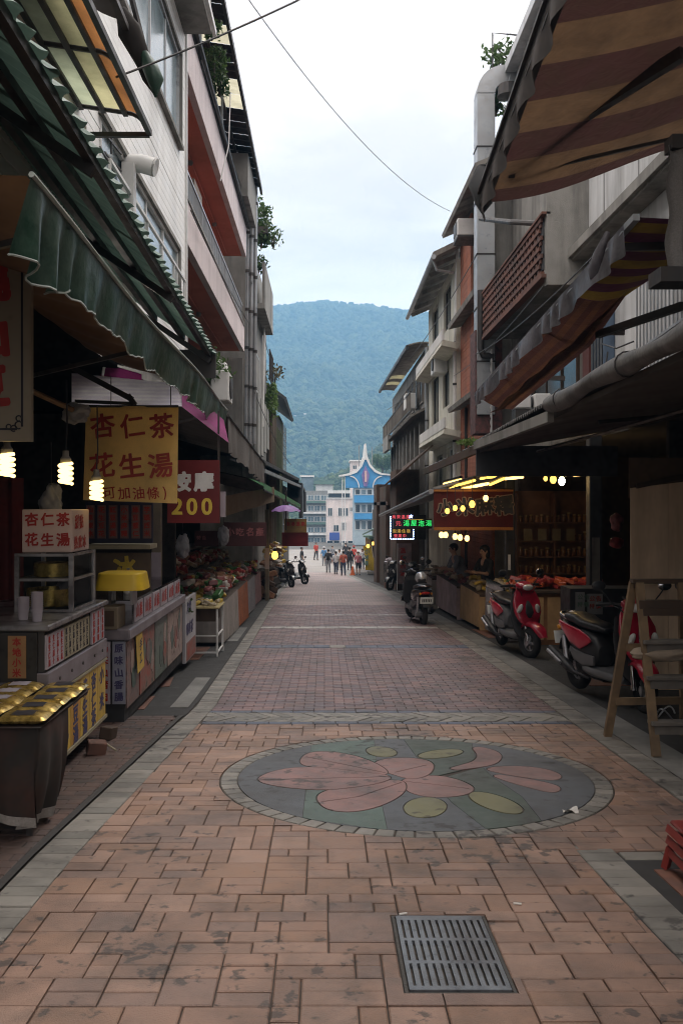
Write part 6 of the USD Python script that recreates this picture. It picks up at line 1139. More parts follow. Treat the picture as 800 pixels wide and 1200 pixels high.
t = thing('ice_sign', 'dim brown board with one large character for ice behind the yellow tray', 'sign', P(140, 690, 9.7)); m = MB(); a, b = P(112, 690, 9.7), P(176, 648, 9.7); m.bb([a[0], 9.7, a[2]], [b[0], 9.73, b[2]]); part(t, 'board', m, mat('ice_brown', (.17, .12, .07), (.1, .065, .045), scale=3, rough=.6)); part(t, 'lettering', letters('冰', P(132, 650, 9.698), *FC, .27, 5), M_yelp)
# the hanging signs
t = thing('yellow_banner', 'large tan yellow cloth banner with red brush lettering hanging over the tea cart', 'banner', P(153, 590, 8.4)); Yn = 8.4
q = [P(101, 476, Yn), P(209, 476, Yn), P(208, 590, Yn), P(97, 586, Yn)]; rip = lambda u, w: np.stack([0*u, .012 * np.sin(u * 9 + w * 2), 0*u], 1)
m = MB(); m.sheet(*q, 16, 10, rip, .004); part(t, 'cloth', m, M_cream_s, smooth=True); zz = lambda py: P(0, py, Yn)[2]; xx = lambda px: P(px, 0, Yn)[0]; cs = 31.5 / F * Yn
L = MB()
for row, (s, y, x0, dx, k) in enumerate((('杏仁茶', 482, 104, 34.5, 1.0), ('花生湯', 528, 103, 34.0, 1.02))):
    for i, ch in enumerate(s): L.add(*letters(ch, (xx(x0 + i * dx), Yn - .024, zz(y)), *FC, cs * k * 1.08, 2).arr())
for i, ch in enumerate('(可加油條)'): L.add(*letters(ch, (xx(103 + (i if 0 < i < 5 else (i - .1 if i == 0 else i - .2)) * 17), Yn - .024, zz(569)), *FC, cs * .56, 1).arr())
part(t, 'lettering', L, M_redp); m = MB(); m.tube([q[0], q[1]], .012, 6); m.tube([P(130, 440, Yn), P(130, 476, Yn)], .004, 4); m.tube([P(200, 440, Yn), P(200, 476, Yn)], .004, 4); part(t, 'rod', m, M_steel)
Yn = 9.3; t = thing('red_massage_sign', 'dark red board with white characters and a yellow 200 behind the yellow banner', 'sign', P(230, 612, Yn)); a, b = P(196, 613, Yn), P(257, 539, Yn); m = MB(); m.bb([a[0], Yn, a[2]], [b[0], Yn + .04, b[2]]); part(t, 'board', m, M_redb)
part(t, 'lettering', letters('按摩', (P(199, 0, Yn)[0], Yn - .003, P(0, 551, Yn)[2]), *FC, 26.5 / F * Yn, 5, brush=False), M_whp); L = MB()
for i, ch in enumerate('200'): L.add(*letters(ch, (P(194 + i * 17.5, 0, Yn)[0], Yn - .003, P(0, 580, Yn)[2]), *FC, 27 / F * Yn, 4, brush=False).arr())
part(t, 'price', L, M_yelp); m = MB(); m.bb([a[0], Yn + .01, b[2]], [a[0] + .02, Yn + .03, b[2] + .5]); m.bb([b[0] - .02, Yn + .01, b[2]], [b[0], Yn + .03, b[2] + .5]); part(t, 'hanger', m, M_steel)
m = MB(); m.bb([P(258, 595, 9.6)[0], 9.6, P(0, 606, 9.6)[2]], [P(264, 0, 9.6)[0], 9.63, P(0, 576, 9.6)[2]]); p = solo('narrow_white_sign', m, M_lav, 'narrow white lettered sign at the right of the red massage board', 'sign')
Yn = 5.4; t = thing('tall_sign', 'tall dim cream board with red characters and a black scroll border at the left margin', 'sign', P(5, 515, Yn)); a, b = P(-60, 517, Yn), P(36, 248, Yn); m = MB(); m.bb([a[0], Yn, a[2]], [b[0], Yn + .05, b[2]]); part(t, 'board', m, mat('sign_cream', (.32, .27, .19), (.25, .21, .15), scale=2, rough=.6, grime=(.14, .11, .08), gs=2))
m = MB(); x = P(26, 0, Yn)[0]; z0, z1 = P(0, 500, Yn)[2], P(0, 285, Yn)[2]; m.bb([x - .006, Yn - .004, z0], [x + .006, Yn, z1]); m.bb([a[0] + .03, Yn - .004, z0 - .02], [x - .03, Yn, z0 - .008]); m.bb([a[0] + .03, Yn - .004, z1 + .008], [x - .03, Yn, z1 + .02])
for zc_, s in ((z0, 1), (z1, -1)):
    for (dx, dz, r) in ((-.02, .01, .022), (-.05, -.01, .018), (-.02, .05, .016), (-.08, .0, .014)): m.tube([(x + dx + r * math.cos(v), Yn - .003, zc_ + s * dz + r * math.sin(v)) for v in np.linspace(0, 5.2, 12)], .0045, 5)
part(t, 'border', m, M_blp); L = MB()
for i, (ch, y) in enumerate((('燒', 300), ('仙', 365), ('豆', 425))): L.add(*letters(ch, (P(-44, 0, Yn)[0], Yn - .003, P(0, y, Yn)[2]), *FC, 58 / F * Yn, 6).arr())
part(t, 'lettering', L, M_redp)
# dim red cloth and wall behind at the left margin
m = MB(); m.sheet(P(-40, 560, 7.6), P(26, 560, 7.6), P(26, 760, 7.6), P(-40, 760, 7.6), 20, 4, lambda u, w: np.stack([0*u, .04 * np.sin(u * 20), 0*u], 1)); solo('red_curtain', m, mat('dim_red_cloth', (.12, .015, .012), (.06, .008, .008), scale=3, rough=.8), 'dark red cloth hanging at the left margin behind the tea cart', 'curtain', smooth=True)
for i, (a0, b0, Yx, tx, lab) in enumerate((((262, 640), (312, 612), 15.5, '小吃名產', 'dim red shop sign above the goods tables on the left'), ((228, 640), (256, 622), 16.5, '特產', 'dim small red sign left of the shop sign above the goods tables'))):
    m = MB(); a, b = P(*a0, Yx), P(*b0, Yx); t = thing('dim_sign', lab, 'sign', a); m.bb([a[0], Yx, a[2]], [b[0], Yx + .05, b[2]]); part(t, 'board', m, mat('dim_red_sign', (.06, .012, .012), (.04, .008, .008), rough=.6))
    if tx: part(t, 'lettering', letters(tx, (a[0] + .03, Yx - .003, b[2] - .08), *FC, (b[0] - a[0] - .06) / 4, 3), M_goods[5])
# compact fluorescent bulbs
def cfl(px, py, Y, s, lab):
    c = P(px, py, Y); t = thing('spiral_bulb', lab, 'light bulb', c - [0, 0, .1]); r, h = s * 9.5 / F * Y, s * 26 / F * Y; m = MB(); a = np.linspace(0, 2 * PI * 4, 90); m.tube(np.stack([c[0] + r * .80 * np.cos(a), c[1] + r * .80 * np.sin(a), c[2] - h / 2 + h * a / a[-1]], 1), r * .24, 8); part(t, 'spiral_tube', m, M_cool, smooth=True)
    m = MB(); m.lathe([(0, 0), (r * .7, 0), (r * .75, r * .5), (r * .45, r * .9), (r * .4, r * 1.6), (0, r * 1.6)], c + [0, 0, h / 2 + r * .1], 14); part(t, 'base', m, M_bsock, smooth=40); m = MB(); m.tube([c + [0, 0, h / 2 + r * 1.6], c + [.01, 0, h / 2 + .25], c + [.0, .02, h / 2 + .6]], .006, 5); part(t, 'cord', m, M_blp)
cfl(8, 545, 5.6, 1.0, 'glowing spiral bulb at the left margin under the tall cream sign'); cfl(77, 555, 6.5, .92, 'glowing spiral bulb hanging between the tall sign and the yellow banner'); cfl(113, 575, 7.2, .86, 'glowing spiral bulb in front of the lower left of the yellow banner')
def bulb(px, py, Y, r, mt, lab, cord=.5, grp=None):
    c = P(px, py, Y); t = thing('hanging_bulb', lab, 'light bulb', c - [0, 0, r], group=grp); m = MB(); m.lathe([(0, -r * 1.15), (r * .6, -r), (r, -.1 * r), (r * .85, r * .6), (r * .45, r * 1.2), (0, r * 1.25)], c, 12); part(t, 'glass', m, mt, smooth=True); m = MB(); m.lathe([(r * .45, 0), (r * .42, r * .8), (0, r * .8)], c + [0, 0, r * 1.2], 10); m.tube([c + [0, 0, r * 2], c + [0, 0, r * 2 + cord]], .005, 4); part(t, 'socket', m, M_blp)
bulb(322, 651, 25.5, .10, M_yl, 'yellow lamp glowing on the post past the goods tables', .3); bulb(128, 703, 9.0, .012, M_yl, 'tiny orange light inside the glass top of the poster cart', .05)
# purple parasol and far left signs
t = thing('purple_parasol', 'purple parasol open over the left stalls far down the street', 'parasol', P(335, 640, 20) * [1, 1, 0] + [0, 0, float(g(20))]); c = P(335, 592, 20); m = MB(); M_purp = mat('purple_nylon', (.42, .24, .58), (.34, .18, .48), scale=3, rough=.6, trans=.4)
R = 17.5 / F * 20
def fn(u, w): a = w * 2 * PI; r = R * u; return np.stack([c[0] + r * np.cos(a) * (1 - .03 * np.abs(np.sin(a * 4)) * u), c[1] + r * np.sin(a), c[2] - R * .45 * u ** 2 + .02 * np.abs(np.cos(a * 4)) * u], 1)
m.grid(fn, 8, 48); part(t, 'canopy', m, M_purp, smooth=True); m = MB(); m.tube([c + [0, 0, .3], c - [0, 0, .55]], .014, 6); part(t, 'pole', m, M_steel)
for k in range(8): m = MB(); a = k * PI / 4; m.tube([c, c + [R * .5 * math.cos(a), R * .5 * math.sin(a), -R * .13], c + [R * math.cos(a), R * math.sin(a), -R * .44]], .008, 4); part(t, 'rib', m, M_steel)
for i, (x0, y0, x1, y1, Y, mt, tx, tm, lab) in enumerate(((333, 608, 359, 624, 30, M_yel if False else mat('dull_gold', (.28, .17, .05), (.2, .11, .035), rough=.6), '泡湯溫泉', M_redp, 'dull gold hanging sign with red characters far down the left row'), (330, 624, 361, 640, 30, M_redb, '', None, 'plain red cloth hanging below the gold sign far down the left row'))):
    a, b = P(x0, y1, Y), P(x1, y0, Y); t = thing('far_sign', lab, 'sign', a); m = MB(); m.bb([a[0], Y + i * .05, a[2]], [b[0], Y + .04 + i * .05, b[2]]); part(t, 'board', m, mt)
    if tx: part(t, 'lettering', letters(tx, (a[0] + .03, Y - .003, b[2] - .08), *FC, (b[0] - a[0] - .06) / 4, 3), tm)
# dark stock that stands below the post at the end of the tables
heap('dark sacks and boxes at the foot of the yellow grey post', (-1.9, 27.5, float(g(27.5)) + .1), (.35, 1.2, .7), 60, .4, 91, [M_inner, M_dkwood, M_goods[3]])
heap('small bright goods hung below the gold sign', (-1.75, 31.5, float(g(31)) + .9), (.3, 2, .7), 60, .2, 92, [M_goods[2], M_goods[1], M_goods[3]])
# small clutter of the near stalls
c = P(127, 411, 9.1); t = thing('bare_bulb', 'small bright bulb glowing above the lilac awning', 'light bulb', c); m = MB(); m.ball(c, .035, 2, (1, 1, 1.2)); part(t, 'glass', m, emitter('bright_bulb', (1.0, .92, .8), 45.0), smooth=True); m = MB(); m.tube([c + [0, 0, .035], c + [0, 0, .09]], .018, 8); part(t, 'socket', m, M_blp)
M_bot = [mat('bottle_%s' % n, a, tuple(x * .6 for x in a), scale=9, rough=.2, coat=.6) for n, a in (('amber', (.22, .09, .02)), ('green', (.05, .16, .06)), ('white', (.55, .53, .5)), ('red', (.35, .03, .025)))]
for i, (x, y, z, k, lab) in enumerate(((-2.5, 6.45, g6 + 1.1, 0, 'amber sauce bottle at the wall side of the tea cart counter'), (-2.42, 6.5, g6 + 1.1, 2, 'white sauce bottle beside the amber one on the tea cart'), (-2.36, 6.42, g6 + 1.1, 3, 'red topped bottle nearest the glass case on the tea cart'), (-2.0, 9.2, g9 + 1.128, 2, 'white bottle on the glass top of the poster cart, nearest'), (-2.05, 9.5, g9 + 1.128, 1, 'green bottle on the glass top of the poster cart'), (-1.95, 9.9, g9 + 1.128, 3, 'red bottle on the glass top of the poster cart'), (-2.1, 10.2, g9 + 1.128, 0, 'amber bottle at the far end of the poster cart glass top'))):
    t = thing('sauce_bottle', lab, 'bottle', (x, y, z)); m = MB(); m.lathe([(0, 0), (.034, 0), (.036, .01), (.036, .13), (.014, .18), (.013, .21), (0, .21)], (x, y, z), 12); part(t, 'body', m, M_bot[k], smooth=40); m = MB(); m.lathe([(.017, .2), (.017, .235), (0, .235)], (x, y, z), 10); part(t, 'cap', m, M_goods[i % 3], smooth=40)
for i, (x, y, n_, lab) in enumerate(((-1.96, 6.2, 9, 'stack of paper cups at the near corner of the tea cart counter'), (-2.08, 6.28, 6, 'shorter stack of paper cups beside the taller one on the tea cart'))):
    z = g6 + 1.102; t = thing('cup_stack', lab, 'paper cups', (x, y, z))
    for k in range(n_): m = MB(); m.lathe([(.030, 0), (.040, .085), (.043, .088), (.040, .088)], (x, y, z + k * .014), 14); part(t, 'cup', m, M_lav, smooth=40)
for i, (px_, py_, Y, lab) in enumerate(((60, 590, 7.4, 'bunch of thin plastic bags hanging behind the middle spiral bulb'), (262, 628, 15, 'bag hanging at the end of the dim shop sign'), (214, 640, 12.5, 'pale bag hanging past the red massage board'))):
    c = P(px_, py_, Y); t = thing('hanging_bags', lab, 'bag', c - [0, 0, .2]); m = MB(); m.ball(c, .09, 3, (1, .6, 1.8), 1.0, 10 + i); part(t, 'bag', m, mat('bag_clear', (.4, .4, .42), (.28, .28, .3), rough=.3, trans=.4), smooth=True); m = MB(); m.tube([c + [0, 0, .14], c + [0, 0, .5]], .004, 4); part(t, 'string', m, M_blp)
a, b = P(258, 606, 15.2), P(322, 588, 19.5); t = thing('tan_valance_board', 'dull tan board hanging under the dark awnings above the goods tables', 'board', (a + b) / 2); m = MB(); m.sheet(a, b, b + [0, 0, .32], a + [0, 0, .34], 12, 3, lambda u, w: np.stack([.02 * np.sin(u * 12), 0*u, 0*u], 1), .02); part(t, 'board', m, mat('tan_board', (.20, .15, .09), (.13, .095, .06), scale=2, rough=.7, grime=(.07, .05, .035), gs=2))
# ------------------------------------------------------------------ right side: shop rooms, stalls, signs
t = thing('shop_room', 'dim shop rooms under the right canopy', 'shop', (5.5, 10, float(g(10))))
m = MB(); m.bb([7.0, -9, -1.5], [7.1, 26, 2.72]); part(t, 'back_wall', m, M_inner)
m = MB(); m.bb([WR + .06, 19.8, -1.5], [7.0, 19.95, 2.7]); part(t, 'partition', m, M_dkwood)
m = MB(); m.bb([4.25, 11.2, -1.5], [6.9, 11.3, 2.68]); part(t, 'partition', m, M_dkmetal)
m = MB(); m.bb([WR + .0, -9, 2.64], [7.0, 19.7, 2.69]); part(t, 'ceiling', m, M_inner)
for k, (x, Y, w, lab) in enumerate(((598, 16.3, .16, 'dark pillar at the right end of the red banner'), (698, 12.9, .18, 'dark pillar between the shop room and the plywood panel'))):
    p = P(x, 700, Y); m = MB(); m.bb([p[0] - w / 2, Y, float(g(Y))], [p[0] + w / 2, Y + w, 2.6], .01); t = thing('shop_pillar', lab, 'pillar', [p[0], Y, float(g(Y))]); part(t, 'shaft', m, M_dkmetal)
    m = MB(); m.bb([p[0] - w * .3, Y - .008, float(g(Y)) + .8], [p[0] + w * .3, Y - .002, float(g(Y)) + 1.7]); part(t, 'pasted_note', m, M_inner if k == 0 else M_wood)
# wooden shelving that faces the street
Ys = 19.2; t = thing('jar_shelf', 'brown wooden shelving with rows of jars and price cards in the right shop', 'shelf', P(650, 700, Ys)); M_shelf = mat('shelf_wood', (.26, .125, .055), (.17, .08, .036), scale=4, rough=.6, bump=.2)
x0, x1 = P(606, 0, Ys)[0], P(692, 0, Ys)[0]; zs = [P(0, y, Ys)[2] for y in (612, 634, 652, 672, 692)]
m = MB(); m.bb([x0, Ys + .3, zs[-1] - .4], [x1, Ys + .34, P(0, 575, Ys)[2]]); part(t, 'back', m, M_shelf)
for z in zs: m = MB(); m.bb([x0, Ys - .05, z - .03], [x1, Ys + .3, z]); part(t, 'board', m, M_shelf)
for x in (x0, (x0 + x1) / 2, x1): m = MB(); m.bb([x - .02, Ys - .052, zs[-1] - .4], [x + .02, Ys + .29, P(0, 578, Ys)[2]]); part(t, 'upright', m, M_shelf)
for k in range(4):
    m = MB(); x = x0 + .12 + k * .3; m.bb([x, Ys - .06, zs[1] + .01], [x + .18, Ys - .052, zs[1] + .26]); part(t, 'price_card', m, mat('card_cream', (.34, .27, .16), (.26, .2, .11), rough=.6))
jar0 = None; jg = 'jars on the shop shelves'; r_ = random.Random(4)
M_jar = mat('jar_brown', (.36, .17, .06), (.22, .10, .035), scale=9, rough=.25, obj=True, coat=.5); M_lid = mat('jar_lid', (.42, .28, .08), (.3, .18, .05), rough=.4)
for k, z in enumerate(zs[1:] + [zs[0]]):
    n = 13; lb = ['second', 'third', 'fourth', 'bottom', 'top'][k]
    for j in range(n):
        x = x0 + .09 + j * (x1 - x0 - .18) / (n - 1); y = Ys + .1 + r_.uniform(-.02, .05)
        if k == 0 and j < 9: continue
        if jar0 is None:
            jar0 = thing('jar', f'small brown lidded jar standing on the {lb} shelf board', 'jar', (x, y, z), group=jg + f', {lb} board'); m = MB(); m.lathe([(0, 0), (.042, 0), (.045, .03), (.045, .11), (.03, .135), (0, .135)], (0, 0, 0), 10); part(jar0, 'body', m, M_jar, smooth=40, local=True); m = MB(); m.lathe([(.036, .13), (.036, .16), (0, .16)], (0, 0, 0), 10); part(jar0, 'lid', m, M_lid, smooth=40, local=True)
        else: copy(jar0, f'small brown lidded jar standing on the {lb} shelf board', (x, y, z), sc=r_.uniform(.85, 1.3), group=jg + f', {lb} board')
# the red banner over the rice cake stall
Yn = 16.0; t = thing('red_banner', 'dark red banner with four black outlined characters over the right stall', 'banner', P(555, 622, Yn)); a, b = P(508, 621, Yn), P(601, 574, Yn)
m = MB(); m.sheet([a[0], Yn, b[2]], [b[0], Yn, b[2]], [b[0], Yn, a[2]], [a[0], Yn, a[2]], 24, 4, lambda u, w: np.stack([0*u, .015 * np.sin(u * 14), 0*u], 1), .006); part(t, 'cloth', m, mat('red_stall_cloth', (.125, .014, .011), (.085, .01, .009), scale=3, rough=.75, trans=.2), smooth=True)
m = MB(); m.bb([a[0], Yn - .024, a[2] - .005], [b[0], Yn - .019, a[2] + .05]); m.bb([a[0], Yn - .024, b[2] - .03], [b[0], Yn - .019, b[2] + .005]); part(t, 'gold_fringe', m, mat('gold_fringe', (.42, .17, .03), (.28, .1, .02), scale=50, rough=.7))
L, Lo = MB(), MB()
for i, ch in enumerate('小米麻糬'):
    o = (P(510 + i * 22.2, 0, Yn)[0], 0, P(0, 585 - i * 1.5, Yn)[2] + .03); cs = (23 + i * 1.2) / F * Yn
    Lo.add(*letters(ch, (o[0], Yn - .020, o[2]), *FC, cs, 8).arr()); L.add(*letters(ch, (o[0], Yn - .025, o[2]), *FC, cs, 3).arr())
part(t, 'lettering_outline', Lo, mat('outline_tan', (.30, .2, .14), (.22, .14, .1), rough=.6)); part(t, 'lettering', L, M_blp); m = MB(); m.tube([[a[0], Yn, b[2] + .01], [b[0], Yn, b[2] + .01]], .02, 6); part(t, 'rod', m, M_steel)
for (x, y, Y, lab) in ((524, 599, 15.2, 'leftmost bulb in front of the red banner'), (533, 595.5, 15.4, 'second bulb from the left in front of the red banner'), (542, 596, 15.0, 'third bulb from the left, lower, in front of the red banner'), (553, 591, 15.2, 'rightmost and largest bulb in front of the red banner'),
                       (517, 627, 16.4, 'leftmost lamp in the row under the red banner'), (522, 627, 16.5, 'second lamp from the left under the red banner'), (533, 629, 16.3, 'third lamp from the left under the red banner'), (539, 630, 16.4, 'fourth lamp from the left under the red banner'), (547, 631, 16.5, 'fifth lamp from the left under the red banner'), (597, 625, 16.6, 'lamp beside the pillar at the lower right of the red banner'),
                       (569, 584, 13.8, 'yellow bulb above the right end of the red banner'), (658, 564, 13.2, 'large bright bulb under the canopy right of the red banner'), (648, 562, 13.5, 'amber bulb left of the large bright bulb under the canopy'), (639, 561, 13.6, 'white bulb left of the amber bulb under the canopy'), (690, 566, 13.4, 'bulb by the dark pillar under the canopy')):
    bulb(x, y, Y + 0, (.048 if 'under the red' in lab else .042) * (1.25 if 'large' in lab else .8 if 'amber' in lab else 1), M_yl if 'amber' in lab or y < 600 and x < 560 else emitter('strong_bulb', (1.0, .66, .26), 26.0) if 'large bright' in lab or 'lower right' in lab or 'dark pillar' in lab else M_warm, lab, .3)
for i, (x0, y0, x1, y1, Y0, Y1, mt) in enumerate(((520, 567, 540, 562, 19, 17.5, M_warm), (527, 571, 556, 563, 17.5, 15.5, M_yl), (556, 570, 571, 567, 15.0, 14.4, M_cool), (574, 568, 590, 561, 14.6, 13.8, M_yl), (592, 561, 612, 559, 14.0, 13.2, M_warm), (563, 561, 582, 558, 16, 14.6, M_yl), (541, 573, 572, 566, 16.8, 14.6, M_warm), (672, 557, 690, 556, 14.2, 13.6, M_warm))):
    a, b = P(x0, y0, Y0), P(x1, y1, Y1); t = thing('tube_lamp', f'lit tube lamp under the canopy roof, {["first","second","third","fourth","fifth","sixth","seventh","eighth"][i]} counted from the left' if False else ['slanting tube lamp farthest left above the red banner', 'long yellow tube lamp low above the red banner', 'short white tube lamp above the middle of the red banner', 'yellow tube lamp above the right end of the red banner', 'tube lamp just right of the red banner', 'high yellow tube lamp above the red banner', 'longest thin tube lamp along the top of the red banner', 'tube lamp near the dark pillar under the canopy'][i], 'lamp', (a + b) / 2); m = MB(); m.tube([a, b], .022, 8); part(t, 'tube', m, mt, smooth=50); m = MB(); m.bar(a + [0, 0, .05], b + [0, 0, .05], .05, .04); part(t, 'holder', m, M_steel)
# stall tables of the rice cake shop
M_cart = mat('carton', (.52, .34, .17), (.42, .27, .13), scale=3, rough=.8, grime=(.1, .06, .03), gs=2); M_box2 = mat('dull_box', (.42, .32, .33), (.32, .24, .25), scale=3, rough=.8, grime=(.07, .055, .05), gs=2)
def stall(y0, y1, x, w, h, sk, label, goods, seed, gm):
    z = float(g((y0 + y1) / 2)); t = thing('stall_table', label, 'market stall', (x + w / 2, (y0 + y1) / 2, z)); m = MB(); m.bb([x, y0, z + h - .04], [x + w, y1, z + h], .008); part(t, 'table_top', m, M_dkwood)
    m = MB(); m.sheet((x - .008, y0, z + h - .01), (x - .008, y1, z + h - .01), (x - .012, y1, float(g(y1)) + .06), (x - .012, y0, float(g(y0)) + .06), 30, 3, lambda u, w_: np.stack([-.012 * np.abs(np.sin(u * 24)) * w_, 0*u, 0*u], 1), .01); part(t, 'front_board', m, sk)
    m = MB(); m.bb([x, y0 - .012, z + .05], [x + w, y0, z + h - .045]); part(t, 'end_board', m, sk)
    heap(goods, (x + w / 2, (y0 + y1) / 2, z + h + .03), (w * .42, (y1 - y0) * .45, .12), 70, .15, seed, gm); return t
stall(23.0, 25.6, 2.72, .9, .80, skirts[0], 'stall table with a pale front at the far end of the rice cake stall', 'pale wrapped goods on the farthest table of the right stall', 61, [M_goods[1], M_goods[6]])
stall(19.4, 22.8, 2.82, 1.0, .78, M_box2, 'stall table with dull mauve box fronts on the right', 'peach coloured bags on the mauve fronted table', 62, [M_goods[5], M_goods[6], M_goods[3]])
stall(16.9, 19.2, 2.88, 1.0, .72, M_cart, 'stall table with brown carton fronts on the right', 'small cream goods on the carton fronted table', 63, [M_goods[6], M_goods[2]])
stall(14.9, 16.6, 2.95, 1.2, .80, M_stl, 'steel fronted table with a tray of sweets behind the nearer red scooter', 'speckled sweets in the steel tray table', 64, [M_goods[2], M_goods[1], M_goods[4], M_goods[6]])
t = thing('glass_tray', 'clear sided tray of sweets on the steel fronted table', 'tray', P(583, 700, 15)); z = float(g(15.7)) + .80; m = MB()
for lo, hi in (([2.95, 14.9, z], [2.957, 16.6, z + .16]), ([2.957, 14.9, z], [4.1, 14.907, z + .16])): m.bb(lo, hi)
part(t, 'glass', m, M_clear)
t = thing('shop_counter', 'long brown wooden counter across the dim right shop', 'counter', P(650, 745, 14.5)); z = float(g(14.6)); a0, a1 = P(612, 0, 14.8)[0], P(688, 0, 13.6)[0]
m = MB(); m.bb([a0, 14.5, z], [4.35, 14.7, z + .82]); part(t, 'front', m, M_shelf); m = MB(); m.bb([a0 - .03, 14.45, z + .82], [4.4, 15.2, z + .88], .01); part(t, 'top', m, M_dkwood)
for k in range(4): m = MB(); x = a0 + .05 + k * .28; m.bb([x, 14.485, z + .08], [x + .22, 14.498, z + .76], .004); part(t, 'panel', m, M_cart)
heap('orange red snack bags piled on the counter of the dim shop', (a0 + .55, 14.85, z + .90), (.75, .25, .12), 70, .16, 71, [mat('packet_orange', (.5, .10, .03), (.35, .06, .02), scale=10, rough=.35), M_goods[0]])
t = thing('posted_notices', 'two pale printed notices on the dark counter front behind the second red scooter', 'notice', P(690, 715, 12)); Yn = 11.9; m = MB()
for i, (x0, y0, x1, y1) in enumerate(((674, 694, 685, 716), (688, 696, 706, 720))):
    a, b = P(x0, y1, Yn), P(x1, y0, Yn); m = MB(); m.bb([a[0], Yn, a[2]], [b[0], Yn + .006, b[2]]); p = part(t, 'notice', m, mat('notice_dim', (.30, .30, .29), (.22, .22, .22), rough=.6)); L = letters('公告', (a[0] + .02, Yn - .002, b[2] - .02), *FC, .085, 2); L.add(*letters('特價', (a[0] + .02, Yn - .002, b[2] - .12), *FC, .08, 2).arr()); part(p, 'lettering', L, M_redp if i else M_roofg)
m = MB(); m.bb([P(668, 0, Yn)[0], Yn + .01, float(g(12))], [4.2, Yn + .5, P(0, 690, Yn)[2]]); solo('dark_cabinet', m, M_dkmetal, 'low dark cabinet behind the second red scooter', 'cabinet')
m = MB(); m.bb([P(622, 0, 12.5)[0], 12.64, P(0, 640, 12.5)[2]], [P(655, 0, 12.5)[0], 12.66, P(0, 640, 12.5)[2] + .01]); 
t = thing('hanging_bag', 'pale red plastic bag hanging in front of the dark door in the right shop', 'bag', P(722, 625, 11.6)); m = MB(); m.ball(P(722, 612, 11.6), .1, 2, (.8, .5, 1.3), .8, 4); part(t, 'bag', m, M_goods[5], smooth=True); m = MB(); m.ball(P(722, 636, 11.6), .09, 2, (1, .5, .9), .8, 6); part(t, 'lower_bag', m, M_goods[0], smooth=True)
t = thing('strip_mirror', 'narrow bright hanging strip beside the dark pillar in the right shop', 'strip', P(598, 660, 16.2)); m = MB(); m.bb(P(595, 668, 16.2) + [0, -.02, 0], P(598, 650, 16.2)); part(t, 'strip', m, M_whp)
# LED sign and the things beside it
Yl = 20.5; t = thing('led_sign', 'dark LED sign with a blue dotted border and red top letters over the right stalls', 'LED sign', P(470, 633, Yl)); a, b = P(456.5, 632.5, Yl), P(485, 602, Yl); M_ledb = mat('led_black', (.012, .012, .02), rough=.4)
m = MB(); m.bb([a[0], Yl, a[2]], [b[0], Yl + .1, b[2]]); part(t, 'panel', m, M_ledb); E_b = emitter('led_blue', (.35, .5, 1.0), 5.0); E_g = emitter('led_green', (.05, 1.0, .2), .6); E_r = emitter('led_red', (1.0, .12, .15), .45); E_y = emitter('led_yellow', (1.0, .6, .12), .28)
for k in range(14): 
    for x in ((a[0] + .015,) if k > -1 else ()): m = MB(); m.ball((x, Yl - .01, a[2] + .03 + k * (b[2] - a[2] - .1) / 13), .012, 1); part(t, 'led_dot', m, E_b)
for k in range(14): m = MB(); m.ball((a[0] + .03 + k * (b[0] - a[0] - .05) / 13, Yl - .01, a[2] + .015), .012, 1); part(t, 'led_dot', m, E_b)
for k in range(6): m = MB(); m.ball((b[0] - .015, Yl - .01, a[2] + .03 + k * .04), .012, 1); part(t, 'led_dot', m, E_b)
part(t, 'red_lettering', letters('烏來溫泉', (a[0] + .04, Yl - .004, b[2] - .015), *FC, .105, 1, brush=False), E_r); part(t, 'blue_lettering', letters('店', (b[0] - .12, Yl - .005, b[2] - .01), *FC, .10, 1, brush=False), E_b)
part(t, 'yellow_lettering', letters('泡湯住宿', (a[0] + .05, Yl - .004, a[2] + .25), *FC, .105, 1, brush=False), E_y); part(t, 'pink_lettering', letters('營業中', (a[0] + .08, Yl - .004, a[2] + .14), *FC, .10, 1, brush=False), E_r)
Yl2 = 20.2; c0, c1 = P(461, 619.5, Yl2), P(506, 608, Yl2); t = thing('led_ticker', 'horizontal LED ticker with glowing green characters crossing the dotted sign', 'LED sign', c0); m = MB(); m.bb([c0[0], Yl2, c0[2]], [c1[0], Yl2 + .08, c1[2]]); part(t, 'panel', m, M_ledb)
L = letters('湯屋泡湯', (c0[0] + .20, Yl2 - .004, c1[2] - .015), *FC, .165, 0, brush=False); part(t, 'green_lettering', L, E_g); part(t, 'red_mark', letters('元', (c0[0] + .03, Yl2 - .004, c1[2] - .03), *FC, .15, 0, brush=False), E_r); m = MB(); m.bb([c0[0] + .3, Yl2 - .005, c1[2] - .02], [c1[0] - .2, Yl2, c1[2] - .008]); part(t, 'light_bar', m, E_y)
z = Yof(682); m = MB(); t = thing('easel_sign', 'tall poster board on a white frame under the LED sign', 'sign', G(472, 694)); p0 = G(465, 693); m.bb([p0[0], p0[1], p0[2] + .25], [p0[0] + .50, p0[1] + .04, P(0, 637, p0[1])[2]]); p = part(t, 'board', m, mat('easel_poster', (.30, .20, .20), (.14, .11, .12), scale=5, rough=.5)); part(p, 'lettering', letters('溫泉泡湯', (p0[0] + .08, p0[1] - .003, P(0, 641, p0[1])[2]), *FC, .24, 3, True, 1.1), M_redp)
m = MB(); m.bar(p0, [p0[0] + .02, p0[1], P(0, 637, p0[1])[2]], .03); m.bar(p0, p0 + [.5, 0, 0], .03); part(t, 'frame', m, M_wtrim)
